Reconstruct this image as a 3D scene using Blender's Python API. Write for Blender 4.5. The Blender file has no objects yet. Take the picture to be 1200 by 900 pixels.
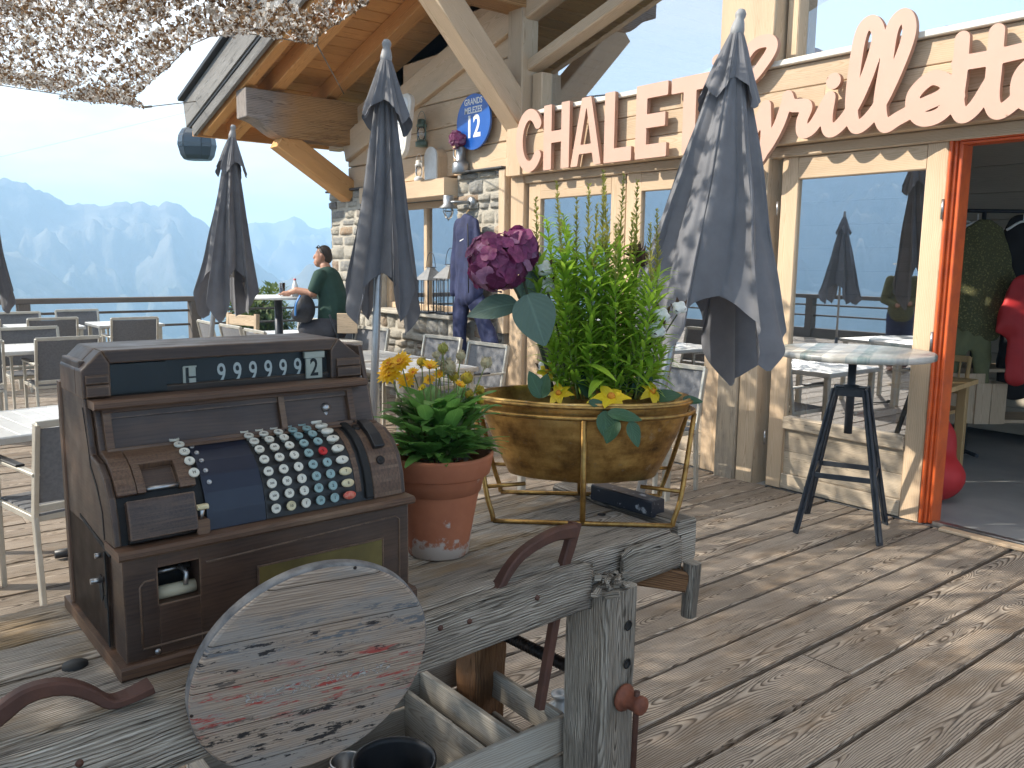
import bpy, math, random
import numpy as np
from mathutils import Vector, Matrix, noise as mnoise
random.seed(7)
rs = np.random.RandomState(11)
R = math.radians
SC = bpy.context.scene
COL = SC.collection
U = random.uniform

# ---------------------------------------------------------------- camera geometry (measured from the picture's vanishing points)
F_PX, CU, CV, EYE = 988.0, 600.0, 450.0, 1.6
_v1 = Vector((-800, -152, F_PX)); _v2 = Vector((1245, -127, F_PX))
AX = -_v1.normalized(); AY = (_v2 - AX * _v2.dot(AX)).normalized(); AZ = AX.cross(AY)
if AZ.y > 0: AZ = -AZ
CAM = Vector((0, 0, EYE))
def ray(u, v):
    c = Vector(((u - CU) / F_PX, (v - CV) / F_PX, 1))
    return Vector((AX.dot(c), AY.dot(c), AZ.dot(c)))
def at_z(u, v, z=0.0): r = ray(u, v); return CAM + r * ((z - EYE) / r.z)
def at_y(u, v, y): r = ray(u, v); return CAM + r * (y / r.y)
def at_x(u, v, x): r = ray(u, v); return CAM + r * (x / r.x)
def at_d(u, v, d): return CAM + ray(u, v) * d

# ---------------------------------------------------------------- mesh builder
def V3(*a): return Vector(a)
class MB:
    def __init__(s): s.v, s.f, s.uv, s.r, s.m, s.s = [], [], [], [], [], []
    def face(s, idx, uv=None, rnd=None, mi=0, sm=False):
        s.f.append(tuple(idx)); s.uv.append(uv if uv else [(0.0, 0.0)] * len(idx))
        s.r.append(rnd if rnd else (0.5, 0.5, 0.5)); s.m.append(mi); s.s.append(sm)
    def add(s, p): s.v.append(tuple(p)); return len(s.v) - 1
    def build(s, name, mats, parent=None, loc=None, rot=None, bevel=0, seg=2, ang=35):
        me = bpy.data.meshes.new(name)
        me.from_pydata(s.v, [], s.f)
        if not isinstance(mats, (list, tuple)): mats = [mats]
        for m in mats: me.materials.append(m)
        n = len(s.f)
        if n:
            me.polygons.foreach_set('material_index', s.m)
            me.polygons.foreach_set('use_smooth', s.s)
            l = me.uv_layers.new(name='UVMap')
            l.data.foreach_set('uv', np.array([c for f in s.uv for p in f for c in p], dtype=np.float32))
            a = me.attributes.new('rnd', 'FLOAT_VECTOR', 'FACE')
            a.data.foreach_set('vector', np.array(s.r, dtype=np.float32).ravel())
        me.validate(); me.update()
        o = bpy.data.objects.new(name, me); COL.objects.link(o)
        if parent: o.parent = parent
        if loc is not None: o.location = loc
        if rot is not None: o.rotation_euler = rot
        if bevel:
            b = o.modifiers.new('bevel', 'BEVEL'); b.width = bevel; b.segments = seg
            b.limit_method = 'ANGLE'; b.angle_limit = R(ang)
        return o

def rnd3(): return (random.random(), random.random(), random.random())

def frame(d, up=None):
    d = Vector(d).normalized()
    up = Vector(up) if up is not None else Vector((0, 0, 1))
    if abs(d.dot(up.normalized())) > .98: up = Vector((1, 0, 0)) if abs(d.x) < .9 else Vector((0, 1, 0))
    x = d.cross(up).normalized(); y = x.cross(d).normalized()
    return d, x, y          # length, width, height directions

def timber(mb, p0, p1, w, h, up=None, ch=.004, segs=1, jit=0.0, mi=0, cap=True, taper=1.0, u0=None):
    """A sawn beam between two points: chamfered section, grain coordinates in metres along each face."""
    p0, p1 = Vector(p0), Vector(p1); d, x, y = frame(p1 - p0, up); L = (p1 - p0).length
    ch = min(ch, w * .3, h * .3)
    off = random.random() * 40 if u0 is None else u0
    a, b = w / 2, h / 2
    sec = [(-a + ch, -b), (a - ch, -b), (a, -b + ch), (a, b - ch), (a - ch, b), (-a + ch, b), (-a, b - ch), (-a, -b + ch)]
    rr = [rnd3() for _ in range(4)]
    rings = []
    sd = random.random() * 100
    for i in range(segs + 1):
        t = i / segs; k = 1 + (taper - 1) * t; c = p0 + d * L * t
        if jit and True:
            dx = mnoise.noise((t * L * 3, sd, 0)) * jit; dy = mnoise.noise((t * L * 3, sd, 9)) * jit
        else: dx = dy = 0
        ring = []
        for j, (sx, sy) in enumerate(sec):
            q = c + x * (sx * k + dx) + y * (sy * k + dy)
            if jit:
                q = q + Vector([mnoise.noise((t * L * 14, j * 7.3 + sd, kk * 5.1)) * jit * .6 for kk in range(3)])
            ring.append(mb.add(q))
        rings.append(ring)
    fl = [w, 0, h, 0, w, 0, h, 0]
    for i in range(segs):
        for j in range(8):
            j2 = (j + 1) % 8
            u_a, u_b = off + L * i / segs, off + L * (i + 1) / segs
            if j % 2 == 0: va, vb = -fl[j] / 2, fl[j] / 2
            else: va, vb = .0, ch
            r = rr[(j // 2) % 4]
            mb.face((rings[i][j], rings[i][j2], rings[i + 1][j2], rings[i + 1][j]), [(u_a, va), (u_a, vb), (u_b, vb), (u_b, va)], r, mi, segs > 1 and j % 2 == 1)
    if cap:
        r = (rr[0][0], rr[0][1], 1.5)
        for ring, rev in ((rings[0], True), (rings[-1], False)):
            idx = ring[::-1] if rev else ring
            ss = sec[::-1] if rev else sec
            mb.face(idx, [(off + q[0] * .3, q[1]) for q in ss], r, mi)

def box(mb, lo, hi, ch=.002, mi=0, axis=None):
    """Axis-aligned block; grain along its longest side unless an axis is given."""
    lo, hi = Vector(lo), Vector(hi); s = hi - lo; c = (lo + hi) / 2
    ax = axis if axis is not None else max(range(3), key=lambda i: s[i])
    e = Vector((0, 0, 0)); e[ax] = s[ax] / 2
    up = Vector((0, 0, 1)) if ax != 2 else Vector((0, 1, 0))
    d, x, y = frame(e, up)
    w = sum(abs(x[i]) * s[i] for i in range(3)); h = sum(abs(y[i]) * s[i] for i in range(3))
    timber(mb, c - e, c + e, w, h, up, ch, mi=mi)

def tube(mb, pts, rad, n=8, mi=0, cap=True, sx=1.0, sy=1.0, up=None, sm=True):
    pts = [Vector(p) for p in pts]; m = len(pts)
    rads = rad if isinstance(rad, (list, tuple)) else [rad] * m
    rr = rnd3(); off = random.random() * 20
    rings = []; x = None; L = 0; Ls = []
    for i in range(m):
        d = (pts[min(i + 1, m - 1)] - pts[max(i - 1, 0)]).normalized()
        if x is None: _, x, y = frame(d, up)
        x = (x - d * x.dot(d)).normalized(); y = x.cross(d).normalized()
        if i: L += (pts[i] - pts[i - 1]).length
        Ls.append(L)
        rings.append([mb.add(pts[i] + (x * math.cos(2 * math.pi * k / n) * sx + y * math.sin(2 * math.pi * k / n) * sy) * rads[i]) for k in range(n)])
    for i in range(m - 1):
        c = 2 * math.pi * rads[i]
        for k in range(n):
            k2 = (k + 1) % n
            mb.face((rings[i][k], rings[i + 1][k], rings[i + 1][k2], rings[i][k2]),
                    [(off + Ls[i], c * k / n), (off + Ls[i + 1], c * k / n), (off + Ls[i + 1], c * (k + 1) / n), (off + Ls[i], c * (k + 1) / n)], rr, mi, sm)
    if cap:
        mb.face(rings[0], None, rr, mi); mb.face(rings[-1][::-1], None, rr, mi)

def lathe(mb, prof, n=24, o=(0, 0, 0), axis=(0, 0, 1), sx=1.0, sy=1.0, mi=0, sm=True, xd=None, cap=False, wob=0.0):
    """Revolve (radius, height) pairs; sx, sy squash the circle into an ellipse."""
    o = Vector(o); a = Vector(axis).normalized()
    if xd is not None:
        x = Vector(xd); x = (x - a * x.dot(a)).normalized()
    else: _, x, _ = frame(a)
    y = a.cross(x)
    rr = rnd3(); rings = []
    for r, h in prof:
        ring = []
        for k in range(n):
            t = 2 * math.pi * k / n; q = r * (1 + (wob * mnoise.noise((math.cos(t) * 1.5, math.sin(t) * 1.5, h * 6 + rr[0] * 50)) if wob else 0))
            ring.append(mb.add(o + a * h + x * (q * math.cos(t) * sx) + y * (q * math.sin(t) * sy)))
        rings.append(ring)
    Ls = [0]
    for i in range(1, len(prof)): Ls.append(Ls[-1] + math.hypot(prof[i][0] - prof[i - 1][0], prof[i][1] - prof[i - 1][1]))
    for i in range(len(prof) - 1):
        c = 2 * math.pi * max(prof[i][0], prof[i + 1][0])
        for k in range(n):
            k2 = (k + 1) % n
            mb.face((rings[i][k], rings[i][k2], rings[i + 1][k2], rings[i + 1][k]),
                    [(c * k / n, Ls[i]), (c * (k + 1) / n, Ls[i]), (c * (k + 1) / n, Ls[i + 1]), (c * k / n, Ls[i + 1])], rr, mi, sm)
    if cap:
        if prof[0][0] > 1e-6: mb.face(rings[0][::-1], None, rr, mi)
        if prof[-1][0] > 1e-6: mb.face(rings[-1], None, rr, mi)

def ball(mb, c, r, n=12, mi=0, sx=1, sy=1, sz=1, axis=(0, 0, 1)):
    prof = [(max(1e-5, math.sin(math.pi * i / (n // 2)) * r), -math.cos(math.pi * i / (n // 2)) * r * sz) for i in range(n // 2 + 1)]
    lathe(mb, prof, n, c, axis, sx, sy, mi)

def prism(mb, poly, o, ex, ey, ez, t, mi=0, sm=False):
    """Flat outline (2-D) in the plane ex, ey at o, given a thickness t along ez."""
    o, ex, ey, ez = map(Vector, (o, ex, ey, ez)); n = len(poly); rr = rnd3(); of = random.random() * 30
    A = [mb.add(o + ex * a + ey * b) for a, b in poly]; B = [mb.add(o + ex * a + ey * b + ez * t) for a, b in poly]
    uv = [(of + a, b) for a, b in poly]
    mb.face(A[::-1], uv[::-1], rr, mi); mb.face(B, uv, rr, mi)
    L = 0
    for i in range(n):
        j = (i + 1) % n; l = math.dist(poly[i], poly[j])
        mb.face((A[i], A[j], B[j], B[i]), [(of + L, 0), (of + L + l, 0), (of + L + l, t), (of + L, t)], rnd3(), mi, sm); L += l

def slab(mb, o, ex, ey, nx=1, ny=1, mi=0, f=None, sm=True, two=False):
    """A sheet o + ex*s + ey*t, optionally displaced by f(s, t)."""
    o, ex, ey = Vector(o), Vector(ex), Vector(ey); rr = rnd3()
    g = [[mb.add((o + ex * (i / nx) + ey * (j / ny)) + (f(i / nx, j / ny) if f else Vector((0, 0, 0)))) for j in range(ny + 1)] for i in range(nx + 1)]
    lx, ly = ex.length, ey.length
    for i in range(nx):
        for j in range(ny):
            mb.face((g[i][j], g[i + 1][j], g[i + 1][j + 1], g[i][j + 1]), [(lx * a / nx, ly * b / ny) for a, b in ((i, j), (i + 1, j), (i + 1, j + 1), (i, j + 1))], rr, mi, sm)

def leaf(mb, o, d, up, L, W, curl=.3, fold=.25, n=4, mi=0, shape=1.0, rr=None, wav=0.0):
    """A blade: midrib along d, bending away from 'up' by curl, folded along the midrib."""
    d, x, y = frame(d, up); o = Vector(o); rr = rr or rnd3()
    rows = []
    ph = random.random() * 6
    for i in range(n + 1):
        t = i / n
        w = W * .5 * (math.sin(math.pi * min(1, (t ** shape) * .94 + .05)) ** .8)
        c = o + d * (L * (t - curl * curl * t * t * .3)) - y * (L * curl * t * t)
        k = math.sin(ph + t * 9) * wav * W
        rows.append((mb.add(c - x * w + y * (w * fold + k)), mb.add(c), mb.add(c + x * w + y * (w * fold - k))))
    for i in range(n):
        a, b = rows[i], rows[i + 1]; t0, t1 = i / n, (i + 1) / n
        mb.face((a[0], a[1], b[1], b[0]), [(t0, 0), (t0, .5), (t1, .5), (t1, 0)], rr, mi, True)
        mb.face((a[1], a[2], b[2], b[1]), [(t0, .5), (t0, 1), (t1, 1), (t1, .5)], rr, mi, True)

# ---------------------------------------------------------------- things
def thing(name, label, cat, loc=(0, 0, 0), rotz=0.0, group=None, tilt=None):
    o = bpy.data.objects.new(name, None); COL.objects.link(o); o.empty_display_size = .1
    o.location = loc; o.rotation_euler = tilt if tilt is not None else (0, 0, rotz)
    o['label'] = label; o['category'] = cat
    if group: o['group'] = group
    return o
def tag(o, label, cat, group=None):
    o['label'] = label; o['category'] = cat
    if group: o['group'] = group
    return o
def setting(o): o['kind'] = 'structure'; return o
def dup(o, parent=None, **kw):
    c = o.copy(); COL.objects.link(c)
    if parent is not None: c.parent = parent
    for ch in [x for x in bpy.data.objects if x.parent == o]: dup(ch, c)
    return c
_kids = {}
def copy_thing(root, loc, rotz=None, label=None, tilt=None):
    c = dup(root); c.location = loc
    if rotz is not None: c.rotation_euler = (0, 0, rotz)
    if tilt is not None: c.rotation_euler = tilt
    if label: c['label'] = label
    return c
def mesh_from(o, name, mat, parent=None):
    """Replace a temporary curve / modifier object by its evaluated mesh."""
    dg = bpy.context.evaluated_depsgraph_get(); dg.update()
    me = bpy.data.meshes.new_from_object(o.evaluated_get(dg)); me.name = name
    me.materials.clear(); me.materials.append(mat)
    mw = o.matrix_world.copy()
    data = o.data
    bpy.data.objects.remove(o)
    n = bpy.data.objects.new(name, me); COL.objects.link(n)
    if parent: n.parent = parent
    return n
def text(name, s, size, mat, M, parent=None, depth=.001, bold=0.0, align='CENTER', sx=1.0):
    c = bpy.data.curves.new(name, 'FONT'); c.body = s; c.size = size; c.extrude = depth; c.offset = bold
    c.align_x = align; c.align_y = 'CENTER'; c.resolution_u = 3
    o = bpy.data.objects.new(name, c); COL.objects.link(o)
    n = mesh_from(o, name, mat, parent)
    n.data.transform(M @ Matrix.Diagonal((sx, 1, 1, 1)))
    return n
def basis(o, ex, ey):
    ex = Vector(ex).normalized(); ey = Vector(ey); ey = (ey - ex * ex.dot(ey)).normalized(); ez = ex.cross(ey)
    M = Matrix((ex, ey, ez)).transposed().to_4x4(); M.translation = Vector(o); return M

def blob(name, parts, mat, parent=None, vox=.008, smooth=6, keep=False):
    """One continuous skin over tapered capsules (p0, r0, p1, r1) and ellipsoids (c, (rx, ry, rz))."""
    mb = MB()
    for p in parts:
        if len(p) == 2: ball(mb, (0, 0, 0), 1, 16); 
        if len(p) == 2:
            n = 16 * 9
            for i in range(len(mb.v) - n, len(mb.v)):
                q = mb.v[i]; mb.v[i] = (p[0][0] + q[0] * p[1][0], p[0][1] + q[1] * p[1][1], p[0][2] + q[2] * p[1][2])
        else:
            a, ra, b, rb = p; a, b = Vector(a), Vector(b); L = (b - a).length
            prof = [(1e-5, -ra)] + [(ra * math.cos(t), ra * math.sin(t)) for t in (-1.1, -.7, -.3, 0)] + [(rb * math.cos(t), L + rb * math.sin(t)) for t in (0, .3, .7, 1.1)] + [(1e-5, L + rb)]
            lathe(mb, prof, 14, a, b - a)
    o = mb.build('tmp', mat)
    m = o.modifiers.new('r', 'REMESH'); m.mode = 'VOXEL'; m.voxel_size = vox; m.use_smooth_shade = True
    s = o.modifiers.new('s', 'SMOOTH'); s.iterations = smooth; s.factor = .5
    n = mesh_from(o, name, mat, parent)
    for p in n.data.polygons: p.use_smooth = True
    return n
# ---------------------------------------------------------------- materials
class NT:
    """Tiny helper to write node graphs."""
    def __init__(s, name):
        s.mat = bpy.data.materials.new(name); s.mat.use_nodes = True; s.t = s.mat.node_tree; s.t.nodes.clear()
        s.out = s.n('ShaderNodeOutputMaterial')
    def n(s, ty, **kw):
        x = s.t.nodes.new(ty)
        for k, v in kw.items(): setattr(x, k, v)
        return x
    def l(s, a, b): s.t.links.new(a, b)
    def sock(s, inp, v):
        if hasattr(v, 'is_output'): s.l(v, inp)
        elif v is not None: inp.default_value = v
    def math(s, op, a, b=None, c=None, clamp=False):
        x = s.n('ShaderNodeMath', operation=op, use_clamp=clamp)
        for i, v in enumerate((a, b, c)):
            if v is not None: s.sock(x.inputs[i], v)
        return x.outputs[0]
    def vmath(s, op, a, b=None):
        x = s.n('ShaderNodeVectorMath', operation=op); s.sock(x.inputs[0], a)
        if b is not None: s.sock(x.inputs[1], b)
        return x.outputs[0]
    def xyz(s, a, b, c):
        x = s.n('ShaderNodeCombineXYZ')
        for i, v in enumerate((a, b, c)): s.sock(x.inputs[i], v)
        return x.outputs[0]
    def sep(s, v): x = s.n('ShaderNodeSeparateXYZ'); s.l(v, x.inputs[0]); return x.outputs
    def noise(s, vec, scale=5, detail=3, rough=.55, out=0, dist=0):
        x = s.n('ShaderNodeTexNoise'); s.l(vec, x.inputs['Vector']); x.inputs['Scale'].default_value = scale
        x.inputs['Detail'].default_value = detail; x.inputs['Roughness'].default_value = rough; x.inputs['Distortion'].default_value = dist
        return x.outputs[out]
    def voro(s, vec, scale=5, feature='F1', out='Distance', rnd=1.0):
        x = s.n('ShaderNodeTexVoronoi', feature=feature); s.l(vec, x.inputs['Vector']); x.inputs['Scale'].default_value = scale
        x.inputs['Randomness'].default_value = rnd
        return x.outputs[out]
    def ramp(s, f, stops, interp='LINEAR'):
        x = s.n('ShaderNodeValToRGB'); s.sock(x.inputs[0], f); e = x.color_ramp.elements; x.color_ramp.interpolation = interp
        while len(e) < len(stops): e.new(.5)
        for i, (p, c) in enumerate(stops):
            e[i].position = p; e[i].color = (*c, 1) if not isinstance(c, (int, float)) else (c, c, c, 1)
        return x.outputs[0]
    def mix(s, f, a, b, blend='MIX'):
        x = s.n('ShaderNodeMix', data_type='RGBA', blend_type=blend); s.sock(x.inputs[0], f)
        for i, v in ((6, a), (7, b)): s.sock(x.inputs[i], (*v, 1) if isinstance(v, tuple) and len(v) == 3 else v)
        return x.outputs[2]
    def range(s, f, a, b, c=0.0, d=1.0):
        x = s.n('ShaderNodeMapRange'); s.sock(x.inputs[0], f)
        for i, v in enumerate((a, b, c, d)): x.inputs[i + 1].default_value = v
        return x.outputs[0]
    def bump(s, h, strength=.3, dist=.002, normal=None):
        x = s.n('ShaderNodeBump'); s.l(h, x.inputs['Height']); x.inputs['Strength'].default_value = strength; x.inputs['Distance'].default_value = dist
        if normal: s.l(normal, x.inputs['Normal'])
        return x.outputs[0]
    def principled(s, col, rough=.6, metal=0.0, normal=None, spec=.5, **kw):
        x = s.n('ShaderNodeBsdfPrincipled')
        s.sock(x.inputs['Base Color'], (*col, 1) if isinstance(col, tuple) and len(col) == 3 else col)
        s.sock(x.inputs['Roughness'], rough); s.sock(x.inputs['Metallic'], metal); x.inputs['Specular IOR Level'].default_value = spec
        if normal: s.l(normal, x.inputs['Normal'])
        for k, v in kw.items(): s.sock(x.inputs[k], v)
        s.l(x.outputs[0], s.out.inputs[0]); return x
    def obj(s): return s.n('ShaderNodeTexCoord').outputs['Object']
    def uv(s): return s.n('ShaderNodeTexCoord').outputs['UV']
    def rnd(s): x = s.n('ShaderNodeAttribute'); x.attribute_name = 'rnd'; return x.outputs['Vector']

def wood(name, light, mid, dark, ring=150, cathedral=.06, fiber=.35, rough=.7, bump=.5, bdist=.0015, stain=None, stain_amt=.0, crack=0.0, vary=.25, contrast=1.0, knots=0.0, spec=.3, warp=.008):
    """Sawn timber: growth rings of a log cut along its length, fibres, optional cracks and stains. Grain runs along U."""
    g = NT(name); uv = g.sep(g.uv()); r = g.sep(g.rnd()); u, v = uv[0], uv[1]
    ofs = g.math('MULTIPLY', r[0], 57.0)
    us = g.math('ADD', u, ofs)
    low = g.noise(g.xyz(g.math('MULTIPLY', us, .9), g.math('MULTIPLY', r[1], 31.0), 0.0), 1.0, 2, .5)
    depth = g.math('MULTIPLY_ADD', low, cathedral * 4, -cathedral * 2)
    vc = g.math('MULTIPLY_ADD', r[1], .16, -.08)
    wv = g.noise(g.xyz(g.math('MULTIPLY', us, 3.5), g.math('MULTIPLY', v, 9.0), r[2]), 1.0, 3, .55)
    dv = g.math('ADD', g.math('SUBTRACT', v, vc), g.math('MULTIPLY_ADD', wv, warp * 4, -warp * 2))
    rad = g.math('SQRT', g.math('ADD', g.math('MULTIPLY', dv, dv), g.math('MULTIPLY', depth, depth)))
    if knots:
        kn = g.voro(g.xyz(g.math('MULTIPLY', us, 1.1), g.math('MULTIPLY', v, 7.0), r[1]), 1.0, 'F1')
        kk = g.range(kn, .0, .22, 1.0, 0.0)
        rad = g.math('ADD', rad, g.math('MULTIPLY', kk, .04))
    ph = g.math('FRACT', g.math('MULTIPLY', rad, ring))
    rings = g.ramp(ph, [(0, .12), (.45, .30), (.78, .95), (.9, .8), (1.0, .12)])
    fine = g.noise(g.xyz(g.math('MULTIPLY', us, 9.0), g.math('MULTIPLY', v, 420.0), r[2]), 1.0, 2, .6)
    f = g.math('ADD', g.math('MULTIPLY', rings, contrast), g.math('MULTIPLY_ADD', fine, fiber * 2, -fiber), clamp=True)
    col = g.ramp(f, [(0, light), (.5, mid), (1, dark)])
    if knots:
        col = g.mix(g.range(kn, .03, .09, .85, 0.0), col, dark)
    patch = g.noise(g.xyz(g.math('MULTIPLY', us, 1.3), g.math('MULTIPLY', v, 5.0), r[0]), 1.0, 4, .6)
    val = g.math('ADD', g.math('MULTIPLY_ADD', r[2], vary, 1 - vary * .5), g.math('MULTIPLY_ADD', patch, .5, -.25))
    col = g.mix(1.0, col, g.xyz(val, val, val), 'MULTIPLY')
    if stain:
        st = g.noise(g.xyz(g.math('MULTIPLY', us, 2.2), g.math('MULTIPLY', v, 8.0), r[2]), 1.0, 5, .65)
        col = g.mix(g.range(st, .48, .66, 0.0, stain_amt), col, stain)
    h = g.math('MULTIPLY_ADD', f, -1.0, 1.0)
    if crack:
        c1 = g.noise(g.xyz(g.math('MULTIPLY', us, 2.2), g.math('MULTIPLY', v, 55.0), r[1]), 1.0, 3, .6)
        ck = g.range(g.math('ABSOLUTE', g.math('SUBTRACT', c1, .5)), .0, .018, 1.0, 0.0)
        mk = g.range(g.noise(g.xyz(g.math('MULTIPLY', us, 1.7), g.math('MULTIPLY', v, 14.0), r[0]), 1.0, 2), .45, .62)
        ck = g.math('MULTIPLY', g.math('MULTIPLY', ck, mk), crack)
        col = g.mix(ck, col, tuple(c * .25 for c in dark))
        h = g.math('SUBTRACT', h, g.math('MULTIPLY', ck, 2.0))
    g.principled(col, rough, 0.0, g.bump(h, bump, bdist), spec)
    return g.mat

def plain(name, col, rough=.6, metal=0.0, col2=None, scale=8.0, amt=.5, bump=0.0, bscale=40.0, bdist=.002, spec=.5, detail=5, rvar=0.0, lo=.38, hi=.65, **kw):
    """One surface colour with uneven patches of a second and a little relief."""
    g = NT(name); p = g.obj()
    c = col
    if col2 is not None:
        n = g.noise(p, scale, detail, .6)
        f = g.range(n, lo, hi, 0.0, amt)
        c = g.mix(f, col, col2)
        if rvar: rough = g.math('MULTIPLY_ADD', n, rvar, rough - rvar * .5)
    nm = g.bump(g.noise(p, bscale, 4, .6), bump, bdist) if bump else None
    g.principled(c, rough, metal, nm, spec, **kw)
    return g.mat

def leafmat(name, a, b, trans=.35, rough=.5, back=None):
    g = NT(name); r = g.sep(g.rnd()); uv = g.sep(g.uv())
    n = g.noise(g.obj(), 22, 3, .6)
    f = g.math('ADD', g.math('MULTIPLY', r[0], .7), g.math('MULTIPLY', n, .5), clamp=True)
    c = g.mix(f, a, b)
    rib = g.range(g.math('ABSOLUTE', g.math('SUBTRACT', uv[1], .5)), 0.0, .05, .35, 0.0)
    c = g.mix(rib, c, tuple(min(1, x * 1.8 + .02) for x in b))
    vein = g.math('SINE', g.math('MULTIPLY_ADD', g.math('ABSOLUTE', g.math('SUBTRACT', uv[1], .5)), -40.0, g.math('MULTIPLY', uv[0], 45.0)))
    nm = g.bump(vein, .15, .002)
    b1 = g.n('ShaderNodeBsdfPrincipled'); g.sock(b1.inputs['Base Color'], c); b1.inputs['Roughness'].default_value = rough; g.l(nm, b1.inputs['Normal'])
    b2 = g.n('ShaderNodeBsdfTranslucent'); g.sock(b2.inputs[0], g.mix(.5, c, tuple(min(1, x * 1.6) for x in b)))
    m = g.n('ShaderNodeMixShader'); m.inputs[0].default_value = trans; g.l(b1.outputs[0], m.inputs[1]); g.l(b2.outputs[0], m.inputs[2]); g.l(m.outputs[0], g.out.inputs[0])
    return g.mat

M = {}
M['deck'] = wood('weathered deck larch', (.48, .405, .325), (.28, .225, .175), (.065, .049, .037), ring=110, cathedral=.075, fiber=.32, rough=.72, bump=.7, bdist=.0028, stain=(.19, .13, .08), stain_amt=.55, crack=.8, vary=.5, contrast=1.0, knots=1.0, spec=.25)
M['bench'] = wood('old grey workbench wood', (.50, .44, .37), (.29, .25, .205), (.06, .047, .037), ring=170, cathedral=.05, fiber=.75, rough=.85, bump=1.0, bdist=.005, stain=(.36, .23, .10), stain_amt=.7, crack=1.0, vary=.3, contrast=.8, spec=.15)
M['bench_grey'] = wood('grey end grain oak', (.46, .41, .345), (.27, .235, .19), (.055, .044, .034), ring=150, cathedral=.05, fiber=.8, rough=.88, bump=1.0, bdist=.005, crack=1.0, vary=.3, contrast=.75, stain=(.13, .11, .095), stain_amt=.7, spec=.15)
M['rotten'] = wood('rotten brown oak', (.25, .13, .06), (.14, .07, .035), (.04, .02, .012), ring=160, fiber=.6, rough=.9, bump=1.0, bdist=.004, crack=1.0, contrast=.6)
M['crate'] = wood('grey crate pine', (.42, .38, .32), (.30, .265, .22), (.12, .10, .08), ring=140, cathedral=.04, fiber=.35, rough=.8, bump=.5, crack=.5, vary=.25, contrast=.6, knots=.8)
M['pine'] = wood('planed larch', (.62, .465, .315), (.535, .385, .245), (.35, .225, .125), ring=85, cathedral=.06, fiber=.16, rough=.62, bump=.25, bdist=.001, vary=.2, contrast=.6, knots=1.0, crack=.25)
M['pine_old'] = wood('sun worn larch', (.60, .47, .33), (.47, .345, .225), (.25, .165, .10), ring=110, cathedral=.05, fiber=.3, rough=.7, bump=.4, vary=.2, contrast=.6, crack=.6)
M['door_grey'] = wood('weathered door foot', (.52, .43, .32), (.41, .33, .24), (.20, .15, .11), ring=110, cathedral=.05, fiber=.3, rough=.75, bump=.5, vary=.2, contrast=.6, crack=.7, stain=(.22, .19, .16), stain_amt=.6)
M['soffit'] = wood('golden soffit boards', (.66, .36, .145), (.55, .265, .09), (.28, .12, .04), ring=75, cathedral=.06, fiber=.25, rough=.55, bump=.25, vary=.3, contrast=.6, knots=1.0, crack=.3)
M['fascia'] = wood('silver grey fascia', (.26, .25, .235), (.17, .163, .155), (.06, .058, .055), ring=120, cathedral=.05, fiber=.6, rough=.85, bump=.8, bdist=.003, vary=.2, contrast=.6, crack=.8)
M['rail'] = wood('dark railing wood', (.16, .135, .115), (.10, .083, .07), (.04, .033, .028), ring=120, fiber=.5, rough=.8, bump=.5, contrast=.5, vary=.2)
M['reg'] = wood('dark stained register case', (.052, .030, .021), (.030, .0175, .013), (.009, .006, .0045), ring=120, cathedral=.05, fiber=.55, rough=.48, bump=.25, bdist=.0006, vary=.3, contrast=.4, stain=(.15, .085, .05), stain_amt=.38, spec=.45)
M['reg_worn'] = wood('worn register edge', (.115, .062, .036), (.068, .037, .024), (.022, .013, .009), ring=120, fiber=.5, rough=.5, bump=.25, bdist=.0006, contrast=.45, stain=(.24, .16, .10), stain_amt=.4, spec=.4)
M['disc'] = None
M['beam'] = wood('old beam larch', (.54, .32, .145), (.42, .225, .092), (.13, .06, .024), ring=55, cathedral=.06, fiber=.45, rough=.75, bump=.7, bdist=.004, vary=.25, contrast=.8, crack=1.0, knots=.6)
M['chairwood'] = wood('honey chair wood', (.60, .40, .19), (.50, .31, .13), (.33, .19, .075), ring=100, fiber=.2, rough=.45, bump=.1, contrast=.5)
M['tabletop_strip'] = None
M['black'] = plain('black shadow gap', (.006, .006, .006), .7)
M['alu'] = plain('brushed aluminium', (.66, .65, .62), .38, .85, (.52, .50, .46), 14, .6, .05, 90, .0005)
M['chair_frame'] = plain('champagne chair frame', (.56, .53, .46), .42, .55, (.44, .41, .35), 10, .7)
M['textile'] = plain('grey chair textile', (.17, .172, .18), .75, 0, (.12, .122, .13), 60, .8, .3, 600, .0008)
M['tabletop'] = plain('pale slatted table top', (.62, .61, .58), .38, .25, (.47, .455, .43), 9, .7, .06, 60, .001, lo=.3, hi=.7)
M['dark_plastic'] = plain('dark arm plastic', (.018, .018, .02), .45)
M['umbrella'] = None
M['pole'] = plain('grey umbrella pole', (.42, .43, .44), .35, .7, (.34, .35, .36), 20, .5)
M['finial'] = plain('grey plastic cap', (.26, .265, .27), .55)
M['terra'] = None
M['rust'] = plain('rusty iron', (.115, .050, .034), .62, .35, (.055, .026, .020), 16, .8, .35, 120, .0012, lo=.3, hi=.7)
M['rust_red'] = plain('red rusted bolt', (.23, .075, .04), .7, .15, (.12, .04, .025), 30, .8, .5, 160, .0012)
M['iron'] = plain('blackened iron', (.022, .020, .019), .5, .6, (.05, .03, .022), 40, .5, .2, 200, .0008)
M['table_iron'] = plain('charcoal painted steel', (.030, .036, .046), .45, .3, (.055, .06, .068), 25, .5, .08, 200, .0005)
M['gold'] = None
M['goldbar'] = plain('gilded bar', (.42, .25, .075), .38, .85, (.16, .085, .03), 34, .8, .2, 160, .0008)
M['steel'] = plain('worn steel', (.42, .42, .42), .32, .9, (.25, .24, .23), 30, .6)
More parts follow.
